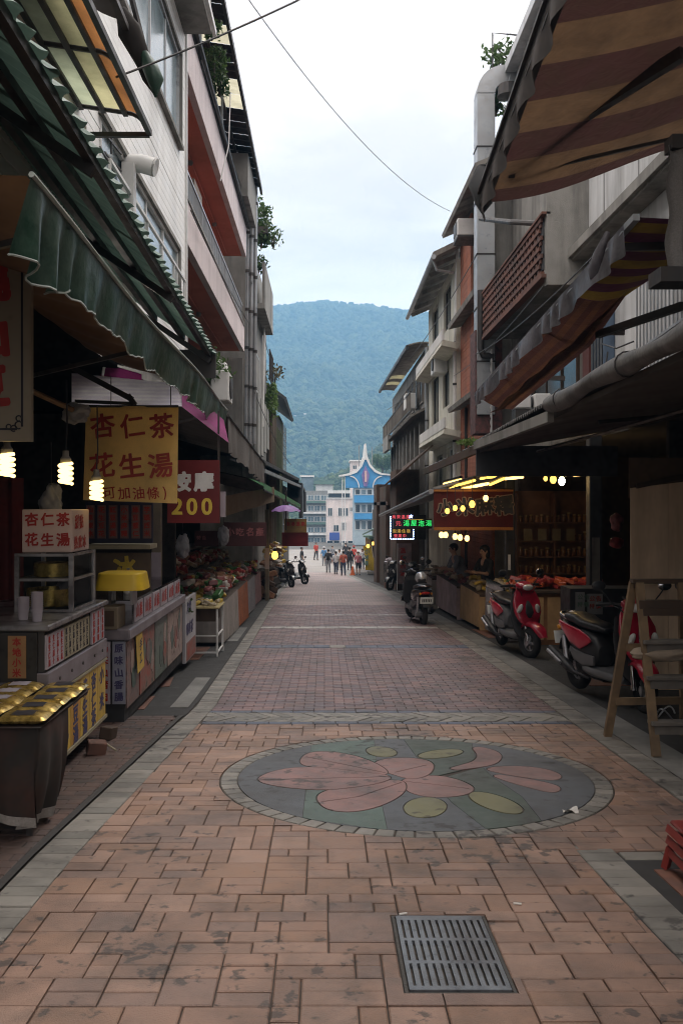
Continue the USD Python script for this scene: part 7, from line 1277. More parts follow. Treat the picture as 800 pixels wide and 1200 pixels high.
p0 = G(458, 689); t = thing('steel_urn', 'short steel cooking urn with a bagged lid on a brown box right of the crowd', 'urn', p0); Y = p0[1]; m = MB(); h = 24 / F * Y; m.lathe([(0, .22), (.26, .22), (.27, .3), (.27, .22 + h), (.2, .27 + h), (0, .3 + h)], p0, 20); part(t, 'drum', m, M_stl, smooth=40); m = MB(); m.box(p0 + [0, 0, .11], (.5, .5, .22)); part(t, 'base_box', m, M_terra); m = MB(); m.ball(p0 + [0, 0, .30 + h], .2, 2, (1.1, 1, .45), .9, 3); part(t, 'bag', m, M_lav, smooth=True)
for k in range(6): m = MB(); an = k * PI / 3; m.tube([p0 + [.275 * math.cos(an), .275 * math.sin(an), .3], p0 + [.275 * math.cos(an), .275 * math.sin(an), .2 + h]], .012, 5); part(t, 'rib', m, M_steel)
# yellow feather banner, lit stall front, cone
p0 = G(434, 673); Y = p0[1]; t = thing('yellow_flag', 'tall yellow lettered flag leaning beside the crowd at the street end', 'flag', p0); tp = P(425, 640, Y); w = 10.5 / F * Y; m = MB(); m.sheet(tp, tp + [w, 0, .05], p0 + [.25, 0, .25], p0 + [-.35, 0, .3], 6, 12, lambda u, v: np.stack([.06 * np.sin(v * PI), .05 * np.sin(v * 7), 0*u], 1), .01); part(t, 'cloth', m, mat('flag_yellow', (.62, .46, .05), (.5, .36, .04), scale=2, rough=.6, trans=.3), smooth=True); part(t, 'lettering', letters('小米酒', (tp[0] + .12, Y - .08, tp[2] - .15), (.97, 0, -.1), (.1, 0, .97), .40, 4, True, 1.05), M_roofg); m = MB(); m.tube([p0 + [.3, 0, 0], tp + [w, 0, .1]], .025, 6); part(t, 'pole', m, M_wtrim); m = MB(); m.box(p0 + [.1, 0, .12], (.7, .5, .22), None, .03); part(t, 'foot', m, M_gconc)
for (x, y, w_, hh, mt, lab, nm) in ((440, 665, 3.0, 22, M_cart, 'warm lit brown stall front behind the yellow flag', 'far_stall'), (448, 672, 2.0, 40, M_dkwood, 'dark stall front right of the yellow flag', 'far_stall')):
    p0 = G(x, y); Y = p0[1]; t = thing(nm, lab, 'market stall', p0); k = 1 / F * Y; m = MB(); m.bb(p0 + [-.8, .3, 0], p0 + [w_, .5, 2.4]); part(t, 'back_wall', m, mt); m = MB(); m.bb(p0 + [-.6, -.4, 0], p0 + [w_, .2, .8]); part(t, 'counter', m, M_shelf); m = MB(); m.bb(p0 + [-1.0, -.6, 2.45], p0 + [w_, .6, 2.6]); part(t, 'roof', m, M_roofg)
    heap('bright goods stacked on ' + lab, p0 + [.6, -.1, .85], (1.0, .3, .9), 50, .3, x, [M_goods[2], M_goods[0], M_goods[1], M_goods[4]])
bulb(431, 640, 60, .12, M_yl, 'warm lamp glowing at the far lit stall', .2); bulb(437, 637, 58, .10, M_yl, 'second warm lamp right of the first at the far lit stall', .2)
m = MB(); p0 = G(413, 674); m.lathe([(.0, .62), (.05, .6), (.15, .06), (.2, .05), (.2, 0), (0, 0)], p0, 14); solo('orange_cone', m, mat('cone_orange', (.55, .12, .03), (.42, .09, .02), rough=.5), 'small orange cone among the people at the street end', 'traffic cone', smooth=40)

# ------------------------------------------------------------------ plywood panel, ladder, red stack at the right margin
M_ply = mat('plywood', (.74, .57, .40), (.64, .48, .33), scale=3, rough=.65, grime=(.2, .13, .08), gs=1.0, ga=.6, streak=True); M_lad = mat('ladder_wood', (.23, .155, .085), (.15, .10, .055), scale=10, rough=.75, grime=(.08, .055, .035), gs=4, ga=.7); M_ladg = mat('ladder_grey', (.15, .135, .12), (.09, .08, .07), scale=10, rough=.8)
Yp_ = 9.25; t = thing('plywood_panel', 'tall pale plywood panels standing at the right edge behind the ladder', 'panel', P(780, 812, Yp_)); a = P(739, 820, Yp_)
zb, z1, z2_ = float(g(Yp_)), P(0, 572, Yp_)[2], P(0, 536, Yp_)[2]
for (xa, xb) in ((a[0], P(783, 0, Yp_)[0]), (P(783.5, 0, Yp_)[0], P(860, 0, Yp_)[0])):
    m = MB(); v0, v1 = z1 + (xa - a[0]) * .12, z1 + (xb - a[0]) * .12; m.prism(Polygon([(xa, zb + .12), (xb, zb + .12), (xb, v1), (xa, v0)]), -.02, 0, (np.array([[1, 0, 0], [0, 0, 1], [0, -1, 0.0]]), np.array([0, Yp_, 0]))); part(t, 'sheet', m, M_ply)
m = MB(); m.bb([a[0], Yp_ + .05, z1 - .1], [P(860, 0, Yp_)[0], Yp_ + .07, z2_]); part(t, 'upper_board', m, mat('ply_dark', (.12, .075, .045), (.08, .05, .03), scale=3, rough=.7)); m = MB(); m.bar([a[0] + .05, Yp_ - .02, z1 + .02], [a[0] + .9, Yp_ - .02, z1 + .20], .05); part(t, 'brace', m, M_dkwood)
# A frame ladder
t = thing('wooden_ladder', 'old wooden A frame step ladder standing at the right edge', 'ladder', G(768, 875))
fl, fr = G(765, 882), G(812, 890); bl, br = G(724, 862), G(800, 862); top_l, top_r = P(746, 682, 7.15), P(799, 682, 7.15)
fl = np.array([2.50, 6.85, float(g(6.85))]); fr = fl + [.42, 0, 0]; bl = np.array([2.36, 7.58, float(g(7.58))]); br = bl + [.66, .05, 0]; top_l, top_r = P(749, 686, 7.2), P(798, 686, 7.2)
for nm, a, b in (('front_leg', fl, top_l), ('front_leg', fr, top_r), ('rear_leg', bl, top_l + [-.03, .06, 0]), ('rear_leg', br, top_r + [.03, .06, 0])): m = MB(); m.bar(a, b + (b - a) * .015, .042, .062, up=(1, 0, 0)); part(t, nm, m, M_lad)
for k, s in enumerate((.19, .45, .66, .88)):
    a, b = fl + (top_l - fl) * s, fr + (top_r - fr) * s; m = MB(); m.box((a + b) / 2, (np.linalg.norm(b - a) + .05, .12 if k < 3 else .06, .03 if k != 3 else .08), None, .004); part(t, 'step', m, M_ladg if k < 3 else M_dkwood)
    m = MB(); m.box((a + b) / 2 + [0, -.035, -.05], (np.linalg.norm(b - a), .02, .06)); part(t, 'step_front', m, M_ladg if k in (0, 1, 2) else M_dkwood)
for s in (.24, .60):
    a, b = bl + (top_l - bl) * s, br + (top_r - br) * s; m = MB(); m.bar(a, b, .03, .06); part(t, 'rear_rail', m, M_lad)
m = MB(); m.box((top_l + top_r) / 2 + [0, .03, .03], (.44, .09, .035), None, .004); part(t, 'top_board', m, M_dkwood)
for q in (top_l, top_r): m = MB(); m.tube([q + [-.03, .03, .0], q + [.03, .03, .0]], .03, 8); part(t, 'hinge', m, M_steel)
m = MB(); a, b = fl + (top_l - fl) * .60, fr + (top_r - fr) * .60; m.ball((a + b) / 2 + [-.02, .06, -.02], .2, 3, (1.25, .6, .28), .7, 3); solo('pale_sack', m, mat('sack', (.30, .24, .18), (.2, .16, .12), scale=9, rough=.9), 'dull pale sack draped over a rung of the ladder', 'sack', smooth=True)
m = MB(); c = G(780, 848); m.tube([c + [.08 * math.cos(v), .08 * math.sin(v), .09 + .05 * math.sin(2 * v)] for v in np.linspace(0, 5.5, 24)], .008, 5); solo('wire_loop', m, M_galv, 'small loop of pale wire lying between the ladder feet', 'wire')
t = thing('red_stools', 'stack of red plastic stools cut off by the right margin', 'stool stack', G(800, 1045)); c = np.array([1.84, 4.32, float(g(4.32))]); M_rpl = mat('red_plastic', (.22, .03, .025), (.16, .022, .018), scale=4, rough=.45)
for k in range(3):
    z = c[2] + .12 + k * .055; m = MB(); m.box((c[0], c[1], z), (.29, .29, .022), None, .008); p = part(t, 'seat', m, M_rpl)
    m = MB()
    m.sheet((c[0] - .15, c[1] - .15, z - .011), (c[0] + .15, c[1] - .15, z - .011), (c[0] + .158, c[1] - .158, z - .05), (c[0] - .158, c[1] - .158, z - .05), 1, 1, None, .004); m.sheet((c[0] - .15, c[1] - .15, z - .011), (c[0] - .15, c[1] + .15, z - .011), (c[0] - .158, c[1] + .158, z - .05), (c[0] - .158, c[1] - .158, z - .05), 1, 1, None, -.004); part(p, 'apron', m, M_rpl)
for (sx, sy) in ((-1, -1), (1, -1), (-1, 1), (1, 1)): m = MB(); m.bar(c + [sx * .14, sy * .14, .11], c + [sx * .16, sy * .16, 0], .045, .03); part(t, 'leg', m, M_rpl)
# ------------------------------------------------------------------ scooters (x forward, z up; base under the middle of the wheelbase)
M_tyre = mat('tyre', (.018, .018, .019), (.012, .012, .013), scale=20, rough=.8); M_rimm = mat('wheel_rim', (.45, .45, .47), (.32, .32, .34), scale=9, rough=.35, metal=.8); M_blk = mat('black_plastic', (.022, .022, .024), (.014, .014, .016), scale=9, rough=.5); M_seat = mat('seat_vinyl', (.02, .021, .024), (.014, .015, .017), scale=20, rough=.38); M_gryp = mat('grey_plastic_trim', (.12, .12, .125), (.08, .08, .085), scale=8, rough=.5); M_chr = mat('chrome', (.62, .62, .64), (.5, .5, .52), rough=.18, metal=1.0, scale=4); M_lens = mat('headlight_lens', (.62, .62, .6), (.5, .5, .48), rough=.12, coat=1.0); M_taill = mat('tail_lens', (.45, .02, .015), (.3, .015, .01), rough=.15, coat=1.0); M_plate = mat('plate_white', (.66, .68, .66), (.56, .58, .56), rough=.4); M_amber = mat('amber_lens', (.6, .25, .03), (.45, .18, .02), rough=.2)
M_sred = mat('scooter_red', (.36, .012, .035), (.30, .010, .028), scale=4, rough=.28, rvar=.05, coat=.8); M_sblk = mat('scooter_black', (.02, .02, .022), (.015, .015, .017), scale=4, rough=.25, rvar=.05, coat=.8)
def scooter(label, loc, heading, paint, trim, extra=None, steer=0.0, group=None, plate=True):
    t = thing('scooter', label, 'scooter', loc, heading, group=group); R, WB = .225, 1.24
    pt = lambda n, m, mt, sm=False, par=None: part(par or t, n, m, mt, smooth=sm, local=True)
    def wheel(x, n, st=0.0):
        rot = rotm(0, 0, st); o = np.array([x, 0, R]); m = MB(); a = np.linspace(0, 2 * PI, 37)[:-1]; m.tube(np.stack([(R - .055) * np.cos(a), 0 * a, (R - .055) * np.sin(a)], 1), .055, 10, closed=True); m.xf(rot, o); w = pt(n, m, M_tyre, True)
        m = MB(); m.tube(np.stack([.125 * np.cos(a), 0 * a, .125 * np.sin(a)], 1), .018, 8, closed=True)
        for k in range(5): an = k * 2 * PI / 5; m.bar((.03 * math.cos(an), 0, .03 * math.sin(an)), (.125 * math.cos(an), 0, .125 * math.sin(an)), .035, .03, up=(0, 1, 0))
        m.tube([(0, -.05, 0), (0, .05, 0)], .04, 12); m.xf(rot, o); pt('rim', m, M_rimm, False, w)
    wheel(-WB / 2, 'rear_wheel'); wheel(WB / 2, 'front_wheel', steer)
    f = WB / 2; ro = rotm(0, 0, steer); sa = np.array([f - .16, 0, 0.0])          # steering axis foot
    st = lambda m: m.xf(None, -sa).xf(ro, sa)
    m = MB(); 
    for s in (-1, 1): m.tube([(f, s * .075, R), (f - .06, s * .075, .42), (f - .12, s * .05, .62)], [.024, .026, .028], 8)
    pt('fork', st(m), M_chr, True)
    m = MB(); a = np.linspace(.38, 2.2, 14); rows = []
    for an in a:
        for s, rr in ((-.095, .245), (-.085, .285), (-.04, .305), (.04, .305), (.085, .285), (.095, .245)): rows.append([f + rr * math.cos(an) * (1.04 if an < .4 else 1), s * (.35 + .65 * min(1, max(0, an - .3) / .5) ** .6), R + rr * math.sin(an)])
    m.add(np.array(rows), [[i * 6 + j, (i + 1) * 6 + j, (i + 1) * 6 + j + 1, i * 6 + j + 1] for i in range(13) for j in range(5)]); pt('front_fender', st(m), paint, True)
    # leg shield and nose
    m = MB(); m.loft([(f - .02, 0, .50, .07, .05), (f - .03, 0, .56, .15, .07), (f - .08, 0, .66, .20, .085), (f - .13, 0, .78, .205, .085), (f - .19, 0, .90, .165, .07), (f - .23, 0, .975, .11, .05)], 20, 2.8)
    v = m.v[0]; pt('front_shield', m, paint, True)
    m = MB(); m.loft([(f - .10, 0, .30, .10, .05), (f - .13, 0, .40, .19, .06), (f - .17, 0, .55, .22, .06), (f - .21, 0, .72, .22, .055), (f - .26, 0, .88, .17, .05)], 18, 3); pt('leg_shield', m, M_blk, True)
    for s in (-1, 1): m = MB(); m.ball((f - .035, s * .13, .71), .05, 2, (.7, .7, 1.5), rot=(s * .3, .35, 0)); pt('turn_signal', m, M_lens, True)
    m = MB(); m.loft([(f + .0, 0, .60, .03, .02), (f - .0, 0, .66, .06, .03), (f - .035, 0, .74, .05, .03), (f - .08, 0, .80, .02, .02)], 12); pt('nose_grille', m, M_blk, True)
    # handlebar head
    m = MB(); m.loft([(f - .10, 0, 1.0, .05, .03), (f - .14, 0, 1.01, .12, .055), (f - .22, 0, 1.03, .13, .06), (f - .30, 0, 1.02, .10, .045), (f - .34, 0, 1.01, .04, .02)], 16, 2.4); pt('handlebar_cover', st(m), paint, True)
    m = MB(); m.ball((f - .105, 0, 1.005), .075, 2, (.5, 1.2, .62), rot=(0, -.3, 0)); pt('headlight', st(m), M_lens, True)
    for s in (-1, 1):
        m = MB(); m.tube([(f - .24, s * .10, 1.02), (f - .27, s * .22, 1.03), (f - .31, s * .34, 1.02)], [.018, .018, .02], 8); pt('grip', st(m), M_blk, True)
        m = MB(); m.tube([(f - .20, s * .2, 1.02), (f - .22, s * .33, 1.01)], .007, 6); pt('brake_lever', st(m), M_chr)
        m = MB(); m.tube([(f - .25, s * .2, 1.03), (f - .24, s * .27, 1.12), (f - .25, s * .31, 1.17)], .007, 6); q = pt('mirror_stem', st(m), M_blk); m = MB(); m.ball((f - .26, s * .33, 1.21), .07, 2, (.25, 1, .72)); pt('mirror', st(m), M_chr if s > 0 else M_blk, True, q)
    for s in (-1, 1): m = MB(); m.tube([(f - .26, s * .2, 1.02), (f - .14, s * .17, 1.0), (f - .13, s * .10, .93), (f - .17, s * .06, .86)], .006, 5); pt('brake_cable', st(m), M_blk)
    m = MB(); m.box((f - .27, 0, 1.075), (.10, .16, .02), (0, .35, 0), .006); pt('dashboard', st(m), M_blk)
    # floor and lower body
    m = MB(); m.loft([(f - .16, 0, .30, .13, .05), (f - .30, 0, .285, .18, .045), (-.12, 0, .285, .18, .05), (-.28, 0, .32, .16, .07)], 14, 4); pt('floorboard', m, M_gryp, True)
    m = MB(); m.loft([(.02, 0, .22, .10, .03), (-.1, 0, .24, .12, .05), (-.40, 0, .26, .12, .08), (-.55, 0, .30, .08, .07)], 12, 3); pt('underbody', m, M_blk, True)
    m = MB(); m.loft([(-.07, 0, .45, .09, .10), (-.12, 0, .48, .14, .17), (-.25, 0, .52, .16, .19), (-.45, 0, .56, .165, .155), (-.62, 0, .62, .155, .11), (-.80, 0, .68, .11, .06), (-.88, 0, .71, .05, .03)], 20, 2.8); pt('rear_body', m, trim, True)
    for s in (-1, 1):
        m = MB(); secs = [(-.12, s * .15, .60, .006, .015), (-.17, s * .158, .60, .014, .05), (-.30, s * .168, .59, .018, .105), (-.50, s * .168, .62, .018, .095), (-.68, s * .148, .675, .018, .055), (-.84, s * .105, .705, .014, .03)]; m.loft(secs, 12, 2.6); pt('side_panel', m, paint, True)
        m = MB(); m.loft([(-.05, s * .15, .40, .012, .05), (-.25, s * .165, .39, .014, .07), (-.45, s * .155, .42, .014, .06), (-.55, s * .14, .46, .01, .03)], 10); pt('lower_panel', m, M_gryp, True)
    # seat
    m = MB(); m.loft([(-.02, 0, .715, .05, .02), (-.07, 0, .725, .105, .045), (-.20, 0, .735, .135, .055), (-.38, 0, .745, .145, .055), (-.50, 0, .775, .15, .06), (-.66, 0, .79, .145, .055), (-.76, 0, .785, .11, .035), (-.80, 0, .78, .06, .015)], 20, 2.6); pt('seat', m, M_seat, True)
    m = MB(); q = [(-.62, .13, .77), (-.80, .12, .80), (-.89, .06, .81), (-.905, 0, .812), (-.89, -.06, .81), (-.80, -.12, .80), (-.62, -.13, .77)]; m.tube(q, .016, 8); pt('grab_rail', m, M_chr, True)
    m = MB(); m.loft([(-.80, 0, .66, .10, .035), (-.87, 0, .67, .09, .035), (-.905, 0, .68, .05, .02)], 14); pt('tail_light', m, M_taill, True)
    for s in (-1, 1): m = MB(); m.ball((-.84, s * .115, .655), .035, 2, (1.2, .6, .8)); pt('rear_signal', m, M_amber, True)
    m = MB(); m.loft([(-.72, 0, .60, .10, .03), (-.86, 0, .52, .09, .02), (-.93, 0, .40, .075, .012)], 12); pt('rear_fender', m, M_blk, True)
    if plate:
        m = MB(); r = (0, -.28, 0); m.box((-.925, 0, .53), (.008, .26, .14), r, .002); p = pt('licence_plate', m, M_plate)
        L = MB()
        for k in range(6): L.box((-.932, .085 - k * .034, .528), (.003, .016 if k % 2 else .02, .06), r)
        pt('characters', L, M_blp, False, p)
    m = MB(); m.tube([(-.20, -.11, .20), (-.45, -.15, .22), (-.55, -.17, .27), (-.92, -.18, .40)], [.02, .022, .055, .05], 12); pt('exhaust', m, M_blk, True); m = MB(); m.tube([(-.60, -.232, .30), (-.88, -.236, .395)], [.02, .02], 8); pt('exhaust_shield', m, M_rimm)
    m = MB(); m.box((-.42, .10, .24), (.5, .1, .15), (0, .1, 0), .03); m.tube([(-.62, .04, .225), (-.62, .17, .225)], .07, 14); pt('engine', m, M_gryp)
    for s in (-1, 1): m = MB(); m.tube([(-.64, s * .13, .26), (-.72, s * .13, .58)], .026, 8); pt('shock', m, M_rimm)
    m = MB(); m.tube([(-.12, .10, .2), (-.20, .2, .015), (-.26, .22, .01)], .012, 6); pt('side_stand', m, M_steel)
    return t
def head(dx, dy): return math.atan2(dy, dx)
c = G(601, 766); scooter('red scooter parked facing the camera in front of the right stall', (2.84, 13.55, float(g(13.55))), head(.13, -1), M_sred, M_gryp, steer=.3)
scooter('red scooter with a black seat parked behind the ladder', (2.92, 9.3, float(g(9.3))), head(.24, -.97), M_sred, M_blk, steer=-.2)
s0 = scooter('black scooter with a white helmet on its seat standing by the right border', (1.93, 18.9, float(g(18.9))), head(-.10, 1), M_sblk, M_sblk, steer=.35)
c = np.array([1.93 + .04, 18.5, float(g(18.5)) + .80]); t = thing('helmet', 'shiny white and black open helmet on the seat of the black scooter', 'helmet', c); m = MB(); m.ball(c + [0, .02, .12], .135, 3, (.95, 1.1, .95)); v = m.v[0]; v[:, 2] = np.maximum(v[:, 2], c[2] + .03); part(t, 'shell', m, mat('helmet_silver', (.55, .56, .58), (.42, .43, .45), rough=.15, metal=.4, coat=1.0), smooth=True); m = MB(); m.box(c + [0, -.105, .08], (.16, .05, .07), None, .015); part(t, 'rear_vent', m, M_blk); m = MB(); m.tube([c + [-.10, -.08, .03], c + [0, -.13, .04], c + [.10, -.08, .03]], .014, 6); part(t, 'rim', m, M_blk)
# far parked scooters
fs = scooter('dark scooter parked on the left side past the lamp post, nearest of its row', (-1.62, 36.5, float(g(36.5))), head(.5, -.85), M_sblk, M_sblk, group=None, plate=False)
for i, (x, Y, h, lab) in enumerate(((-1.35, 41, .7, 'dark scooter with a pale cover parked second in the row on the left'),)): copy(fs, lab, (x, Y, float(g(Y))), head(h, -.6))
for i, (x, Y, lab) in enumerate(((2.75, 33, 'dark scooter parked beside the steel urn on the right'), (2.9, 27.5, 'dark scooter parked under the LED sign'))): copy(fs, lab, (x, Y, float(g(Y))), head(-.6, -.7))
# ------------------------------------------------------------------ people
M_skin = mat('skin', (.42, .26, .19), (.36, .22, .155), scale=9, rough=.55); M_hair = mat('hair_black', (.016, .013, .012), (.01, .009, .008), scale=30, rough=.5); M_shoe = mat('shoe', (.04, .038, .038), (.025, .024, .024), rough=.6)
def _hull(a, ra, b, rb, n=10):
    s = lambda c, r: manifold3d.Manifold.sphere(float(r), n).translate([float(q) for q in c])
    return manifold3d.Manifold.batch_hull([s(a, ra), s(b, rb)])
def _smooth(man, ln, it=6):
    k = man.refine_to_length(ln).to_mesh(); m = trimesh.Trimesh(k.vert_properties[:, :3], k.tri_verts, process=True); trimesh.smoothing.filter_taubin(m, lamb=.5, nu=-.52, iterations=it); return np.array(m.vertices), np.array(m.faces)
def cloth(n, c): return mat('cloth_' + n, c, tuple(x * .65 for x in c), scale=9, rough=.85)
def person(label, loc, facing, H, top, bottom, hair='short', stride=.0, arms=(.05, .05), lean=0.0, bag=None, hat=None, shorts=False, sleeves=True, reach=None):
    """facing: heading in the ground plane; local x forward, y left"""
    t = thing('person', label, 'person', loc, facing); k = H / 1.70
    J = {}; J['pel'] = np.array([0, 0, .92]); J['ch'] = np.array([lean * .25, 0, 1.22]); J['nk'] = np.array([lean * .42, 0, 1.43]); J['hd'] = np.array([lean * .5 + .015, 0, 1.575])
    for s, nm in ((1, 'l'), (-1, 'r')):
        J['hip' + nm] = np.array([0, s * .09, .90]); sw = stride * s
        J['kn' + nm] = np.array([sw * .55 + .02, s * .095, .49]); J['an' + nm] = np.array([sw * .9 - .03 - max(0, -sw) * .3, s * .10, .085 + max(0, -sw) * .18]); J['toe' + nm] = J['an' + nm] + [.15, s * .02, -.05 - max(0, -sw) * .1]
        J['sh' + nm] = J['nk'] + [-.01, s * .175, -.07]; a = arms[0 if s > 0 else 1]
        if reach is not None: J['el' + nm] = J['sh' + nm] + [.10, s * .06, -.26]; J['wr' + nm] = J['el' + nm] + [.22, -s * .05, .02 + reach]
        else: J['el' + nm] = J['sh' + nm] + [-.02 - sw * .45 + a * .2, s * .07, -.28]; J['wr' + nm] = J['el' + nm] + [.06 - sw * .5 + a, s * .01, -.24 + a * .25]
    B = [_hull(J['pel'] + [0, .05, 0], .115, J['pel'] - [0, .05, 0], .115), _hull(J['pel'], .13, J['ch'], .125), _hull(J['ch'] + [0, .07, .08], .105, J['ch'] - [0, .07, -.08], .105), _hull(J['ch'], .125, J['nk'] - [0, 0, .08], .10), _hull(J['nk'] - [0, 0, .08], .062, J['hd'] - [.01, 0, .03], .055), _hull(J['hd'] + [-.012, 0, .03], .095, J['hd'] + [.02, 0, -.055], .066),
         _hull(J['hd'] + [.085, 0, .0], .012, J['hd'] + [.105, 0, -.025], .016), _hull(J['hd'] + [-.005, .09, -.01], .018, J['hd'] + [-.005, .09, .02], .02), _hull(J['hd'] + [-.005, -.09, -.01], .018, J['hd'] + [-.005, -.09, .02], .02)]
    for nm, s in (('l', 1), ('r', -1)):
        B += [_hull(J['hip' + nm], .095, J['kn' + nm], .062), _hull(J['kn' + nm], .06, J['an' + nm], .042), _hull(J['an' + nm] - [.04, 0, .03], .045, J['toe' + nm], .038), _hull(J['nk'] - [0, -s * .06, .06], .07, J['sh' + nm], .062), _hull(J['sh' + nm], .056, J['el' + nm], .042), _hull(J['el' + nm], .041, J['wr' + nm], .028)]
        d = J['wr' + nm] - J['el' + nm]; d = d / np.linalg.norm(d); side = np.array([1.0, 0, 0]) - d * d[0]; side /= np.linalg.norm(side); pl = J['wr' + nm] + d * .085; inn = np.array([0, -s, 0.0])
        B += [_hull(J['wr' + nm] + d * .02, .024, pl + side * .022, .017, 8), _hull(J['wr' + nm] + d * .02, .024, pl - side * .022, .016, 8)]
        for j, (o, ln) in enumerate(((.028, .062), (.010, .072), (-.010, .068), (-.028, .052))): b0 = pl + side * o; b1 = b0 + d * ln * .55 + inn * .012; B += [_hull(b0, .0105, b1, .0095, 6), _hull(b1, .0095, b1 + d * ln * .4 + inn * .024, .0075, 6)]
        th = J['wr' + nm] + d * .035 + side * .026; B += [_hull(th, .013, th + side * .028 + d * .032 + inn * .008, .0105, 6), _hull(th + side * .028 + d * .032 + inn * .008, .0105, th + side * .03 + d * .06 + inn * .02, .009, 6)]
    body = manifold3d.Manifold.batch_boolean(B, manifold3d.OpType.Add); v, f = _smooth(body, .045, 3); part(t, 'body', (v * k, f), M_skin, smooth=True, local=True)
    Cc = [_hull(J['pel'] + [0, .055, .02], .135, J['pel'] + [0, -.055, .02], .135), _hull(J['pel'] + [0, 0, .04], .145, J['ch'], .145), _hull(J['ch'] + [0, .08, .08], .122, J['ch'] - [0, .08, -.08], .122), _hull(J['ch'] + [0, 0, .08], .12, J['nk'] - [0, 0, .06], .072)]
    for nm, s in (('l', 1), ('r', -1)): e = J['el' + nm] if sleeves else J['sh' + nm] + (J['el' + nm] - J['sh' + nm]) * .6; Cc += [_hull(J['nk'] - [0, -s * .06, .06], .078, J['sh' + nm], .074), _hull(J['sh' + nm], .072, e, .060)]
    v, f = _smooth(manifold3d.Manifold.batch_boolean(Cc, manifold3d.OpType.Add), .05, 3); v = v + (meshkit.noise(v * 9, 3)[:, None] - .5) * .012; part(t, 'shirt', (v * k, f), top, smooth=True, local=True)
    Tt = [_hull(J['pel'] + [0, .05, -.01], .128, J['pel'] - [0, .05, .01], .128)]
    for nm in 'lr':
        e = J['an' + nm] + [0, 0, .03] if not shorts else J['kn' + nm] + [0, 0, .05]; Tt += [_hull(J['hip' + nm], .108, J['kn' + nm], .078)] + ([] if shorts else [_hull(J['kn' + nm], .078, e, .062)])
    v, f = _smooth(manifold3d.Manifold.batch_boolean(Tt, manifold3d.OpType.Add), .05, 3); v = v + (meshkit.noise(v * 8, 5)[:, None] - .5) * .012; part(t, 'trousers', (v * k, f), bottom, smooth=True, local=True)
    h = MB(); h.ball(J['hd'] + [-.022, 0, .045], .112, 2, (1.0, .93, .92), .25, 3); v = h.v[0]; fr = v[:, 0] > J['hd'][0] + .055; v[fr, 2] = np.maximum(v[fr, 2], J['hd'][2] + .055)
    if hair == 'long': h.ball(J['hd'] + [-.06, 0, -.06], .10, 2, (.75, .95, 1.6), .25, 4)
    h.xf(np.eye(3) * k); part(t, 'hair', h, M_hair, smooth=True, local=True)
    for s in (-1, 1): e = MB(); e.ball((J['hd'] + [.083, s * .033, .005]) * k, .011 * k, 1); part(t, 'eye', e, M_hair, local=True)
    mo = MB(); mo.box((J['hd'] + [.082, 0, -.062]) * k, (.012 * k, .045 * k, .01 * k)); part(t, 'mouth', mo, mat('lips', (.3, .12, .1), rough=.5), local=True)
    for nm in 'lr': sh = MB(); a = J['an' + nm]; sh.man(_hull(a - [.045, 0, .035], .052, J['toe' + nm] + [.01, 0, -.0], .042)); sh.xf(np.eye(3) * k); part(t, 'shoe', sh, M_shoe, smooth=True, local=True)
    if bag: b = MB(); b.box((J['ch'] + [-.20, 0, .02]) * k, (.16 * k, .30 * k, .42 * k), None, .05 * k); part(t, 'backpack', b, bag, smooth=40, local=True)
    if hat: b = MB(); b.lathe([(.17, 0), (.11, .02), (.10, .09), (.06, .12), (0, .125)], J['hd'] + [-.01, 0, .055], 16); b.xf(np.eye(3) * k); part(t, 'hat', b, hat, smooth=40, local=True)
    return t
AW, TO = PI / 2, -PI / 2          # walking away from, or towards, the camera
den = cloth('denim', (.05, .065, .11)); blk = cloth('black', (.025, .025, .028)); wht = cloth('white', (.55, .55, .56)); gry = cloth('grey', (.20, .21, .23)); red = cloth('red', (.42, .05, .035)); orr = cloth('rust', (.40, .09, .05)); blu = cloth('blue', (.09, .22, .42)); tea = cloth('teal', (.12, .25, .32)); pk = cloth('pink', (.45, .15, .17)); kha = cloth('khaki', (.25, .2, .13)); skyb = cloth('sky', (.25, .38, .5))
def hgt(px, foot, top): p = G(px, foot); return p, (foot - top) / F * p[1]
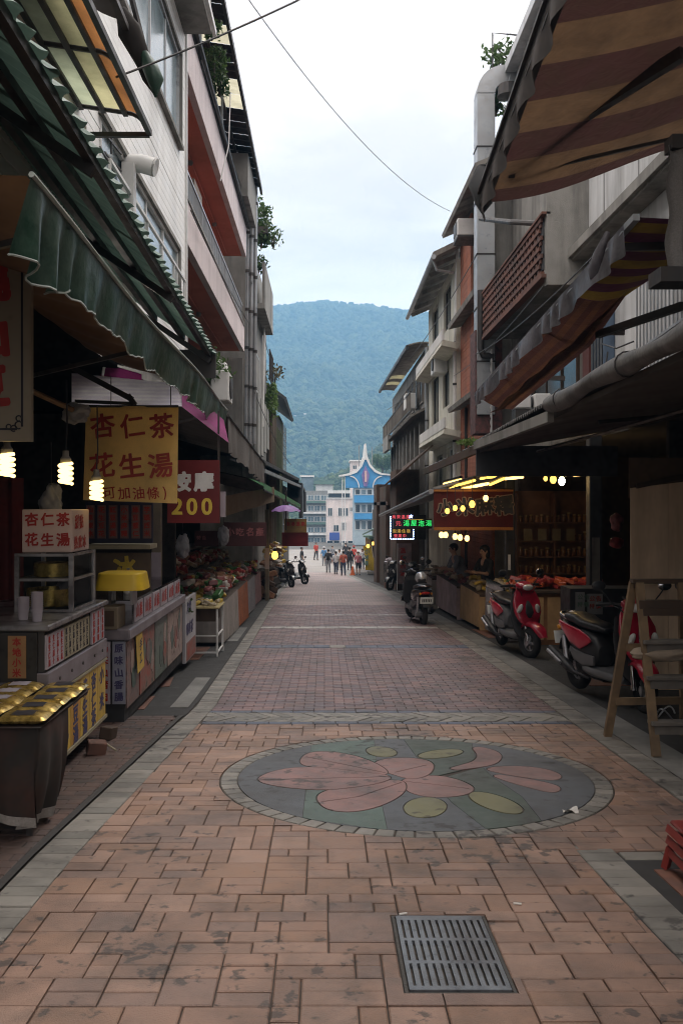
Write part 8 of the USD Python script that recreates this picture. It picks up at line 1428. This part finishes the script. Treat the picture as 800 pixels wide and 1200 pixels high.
for (px_, ft, tp, fa, top, bot, kw, lab) in (
    (370.2, 656.5, 635.5, TO + .6, red, blk, dict(stride=.12), 'person in a red jacket standing far left of the crowd'),
    (384.5, 671, 643.5, AW, blk, gry, dict(stride=.16, bag=blk), 'person in black with a dark backpack walking away, leftmost of the near group'),
    (393.5, 673, 646, AW - .2, wht, den, dict(stride=.14), 'person in a white top and dark jeans walking away beside the rust shirt'),
    (402.2, 674.5, 645.5, AW + .1, orr, den, dict(stride=.12), 'person in a rust red shirt and dark jeans walking away'),
    (379.5, 663, 641, AW, blu, gry, dict(stride=.1, hat=wht), 'person in blue with a white hat at the left of the crowd'),
    (397.5, 668, 643.5, TO, wht, kha, dict(stride=.1, hair='long'), 'long haired person in a pale top facing the camera behind the rust shirt'),
    (389.5, 660, 639.5, TO + .3, gry, den, dict(stride=.08), 'person in grey standing far back between the walkers'),
    (409.5, 668, 641, AW, blk, blk, dict(stride=.1), 'person all in black in the middle of the crowd'),
    (419.5, 673.5, 646.5, TO, pk, blk, dict(shorts=True, stride=.05), 'person in a pink top with shorts right of the orange cone'),
    (405.0, 659, 636, AW, blk, den, dict(), 'tall dark clothed person far back behind the crowd'),
    (424.5, 667, 643, TO, wht, den, dict(hair='long'), 'long haired person in white just left of the yellow flag'),
    (414.5, 661, 640, AW, red, blk, dict(hat=red), 'person with a red hat in the back of the crowd'),
    (432.5, 668, 643, AW + .5, skyb, den, dict(), 'person in pale blue at the right of the yellow flag'),
    (353.5, 668, 641, 0.1, blk, gry, dict(), 'person in dark clothes beside the parked scooters on the left'),
    (444.5, 680, 655, PI, gry, blk, dict(hat=wht), 'person in grey with a pale hat by the dark stall on the right')):
    p, H = hgt(px_, ft, tp); person(lab, p, fa, min(max(H, 1.5), 1.82), top, bot, **kw)
p = P(546, 690, 18.6); person('stall keeper in a grey shirt bending over the goods under the red banner', (p[0] + .25, 20.6, float(g(20.6))), PI + .2, 1.62, gry, blk, lean=.5, reach=.0)
person('stall keeper in dark clothes behind the sweets table at the pillar', (P(563, 0, 18.2)[0] + .15, 18.2, float(g(18.2))), PI + .5, 1.58, blk, blk, lean=.2, reach=.02, hair='long')
# ------------------------------------------------------------------ damp air between the mountains
M_haze = usdkit.material(stage, '/World/Looks/haze_air', {'v': ('principled_volume', {'color': (.28, .60, 1.0), 'density': .00060, 'anisotropy': .0})}, [], volume='v.volume')
m = MB(); m.bb([-1700, -260, -12], [1700, 2100, 352]); solo('haze', m, M_haze, 'pale blue haze filling the valley', 'haze', kind='stuff')
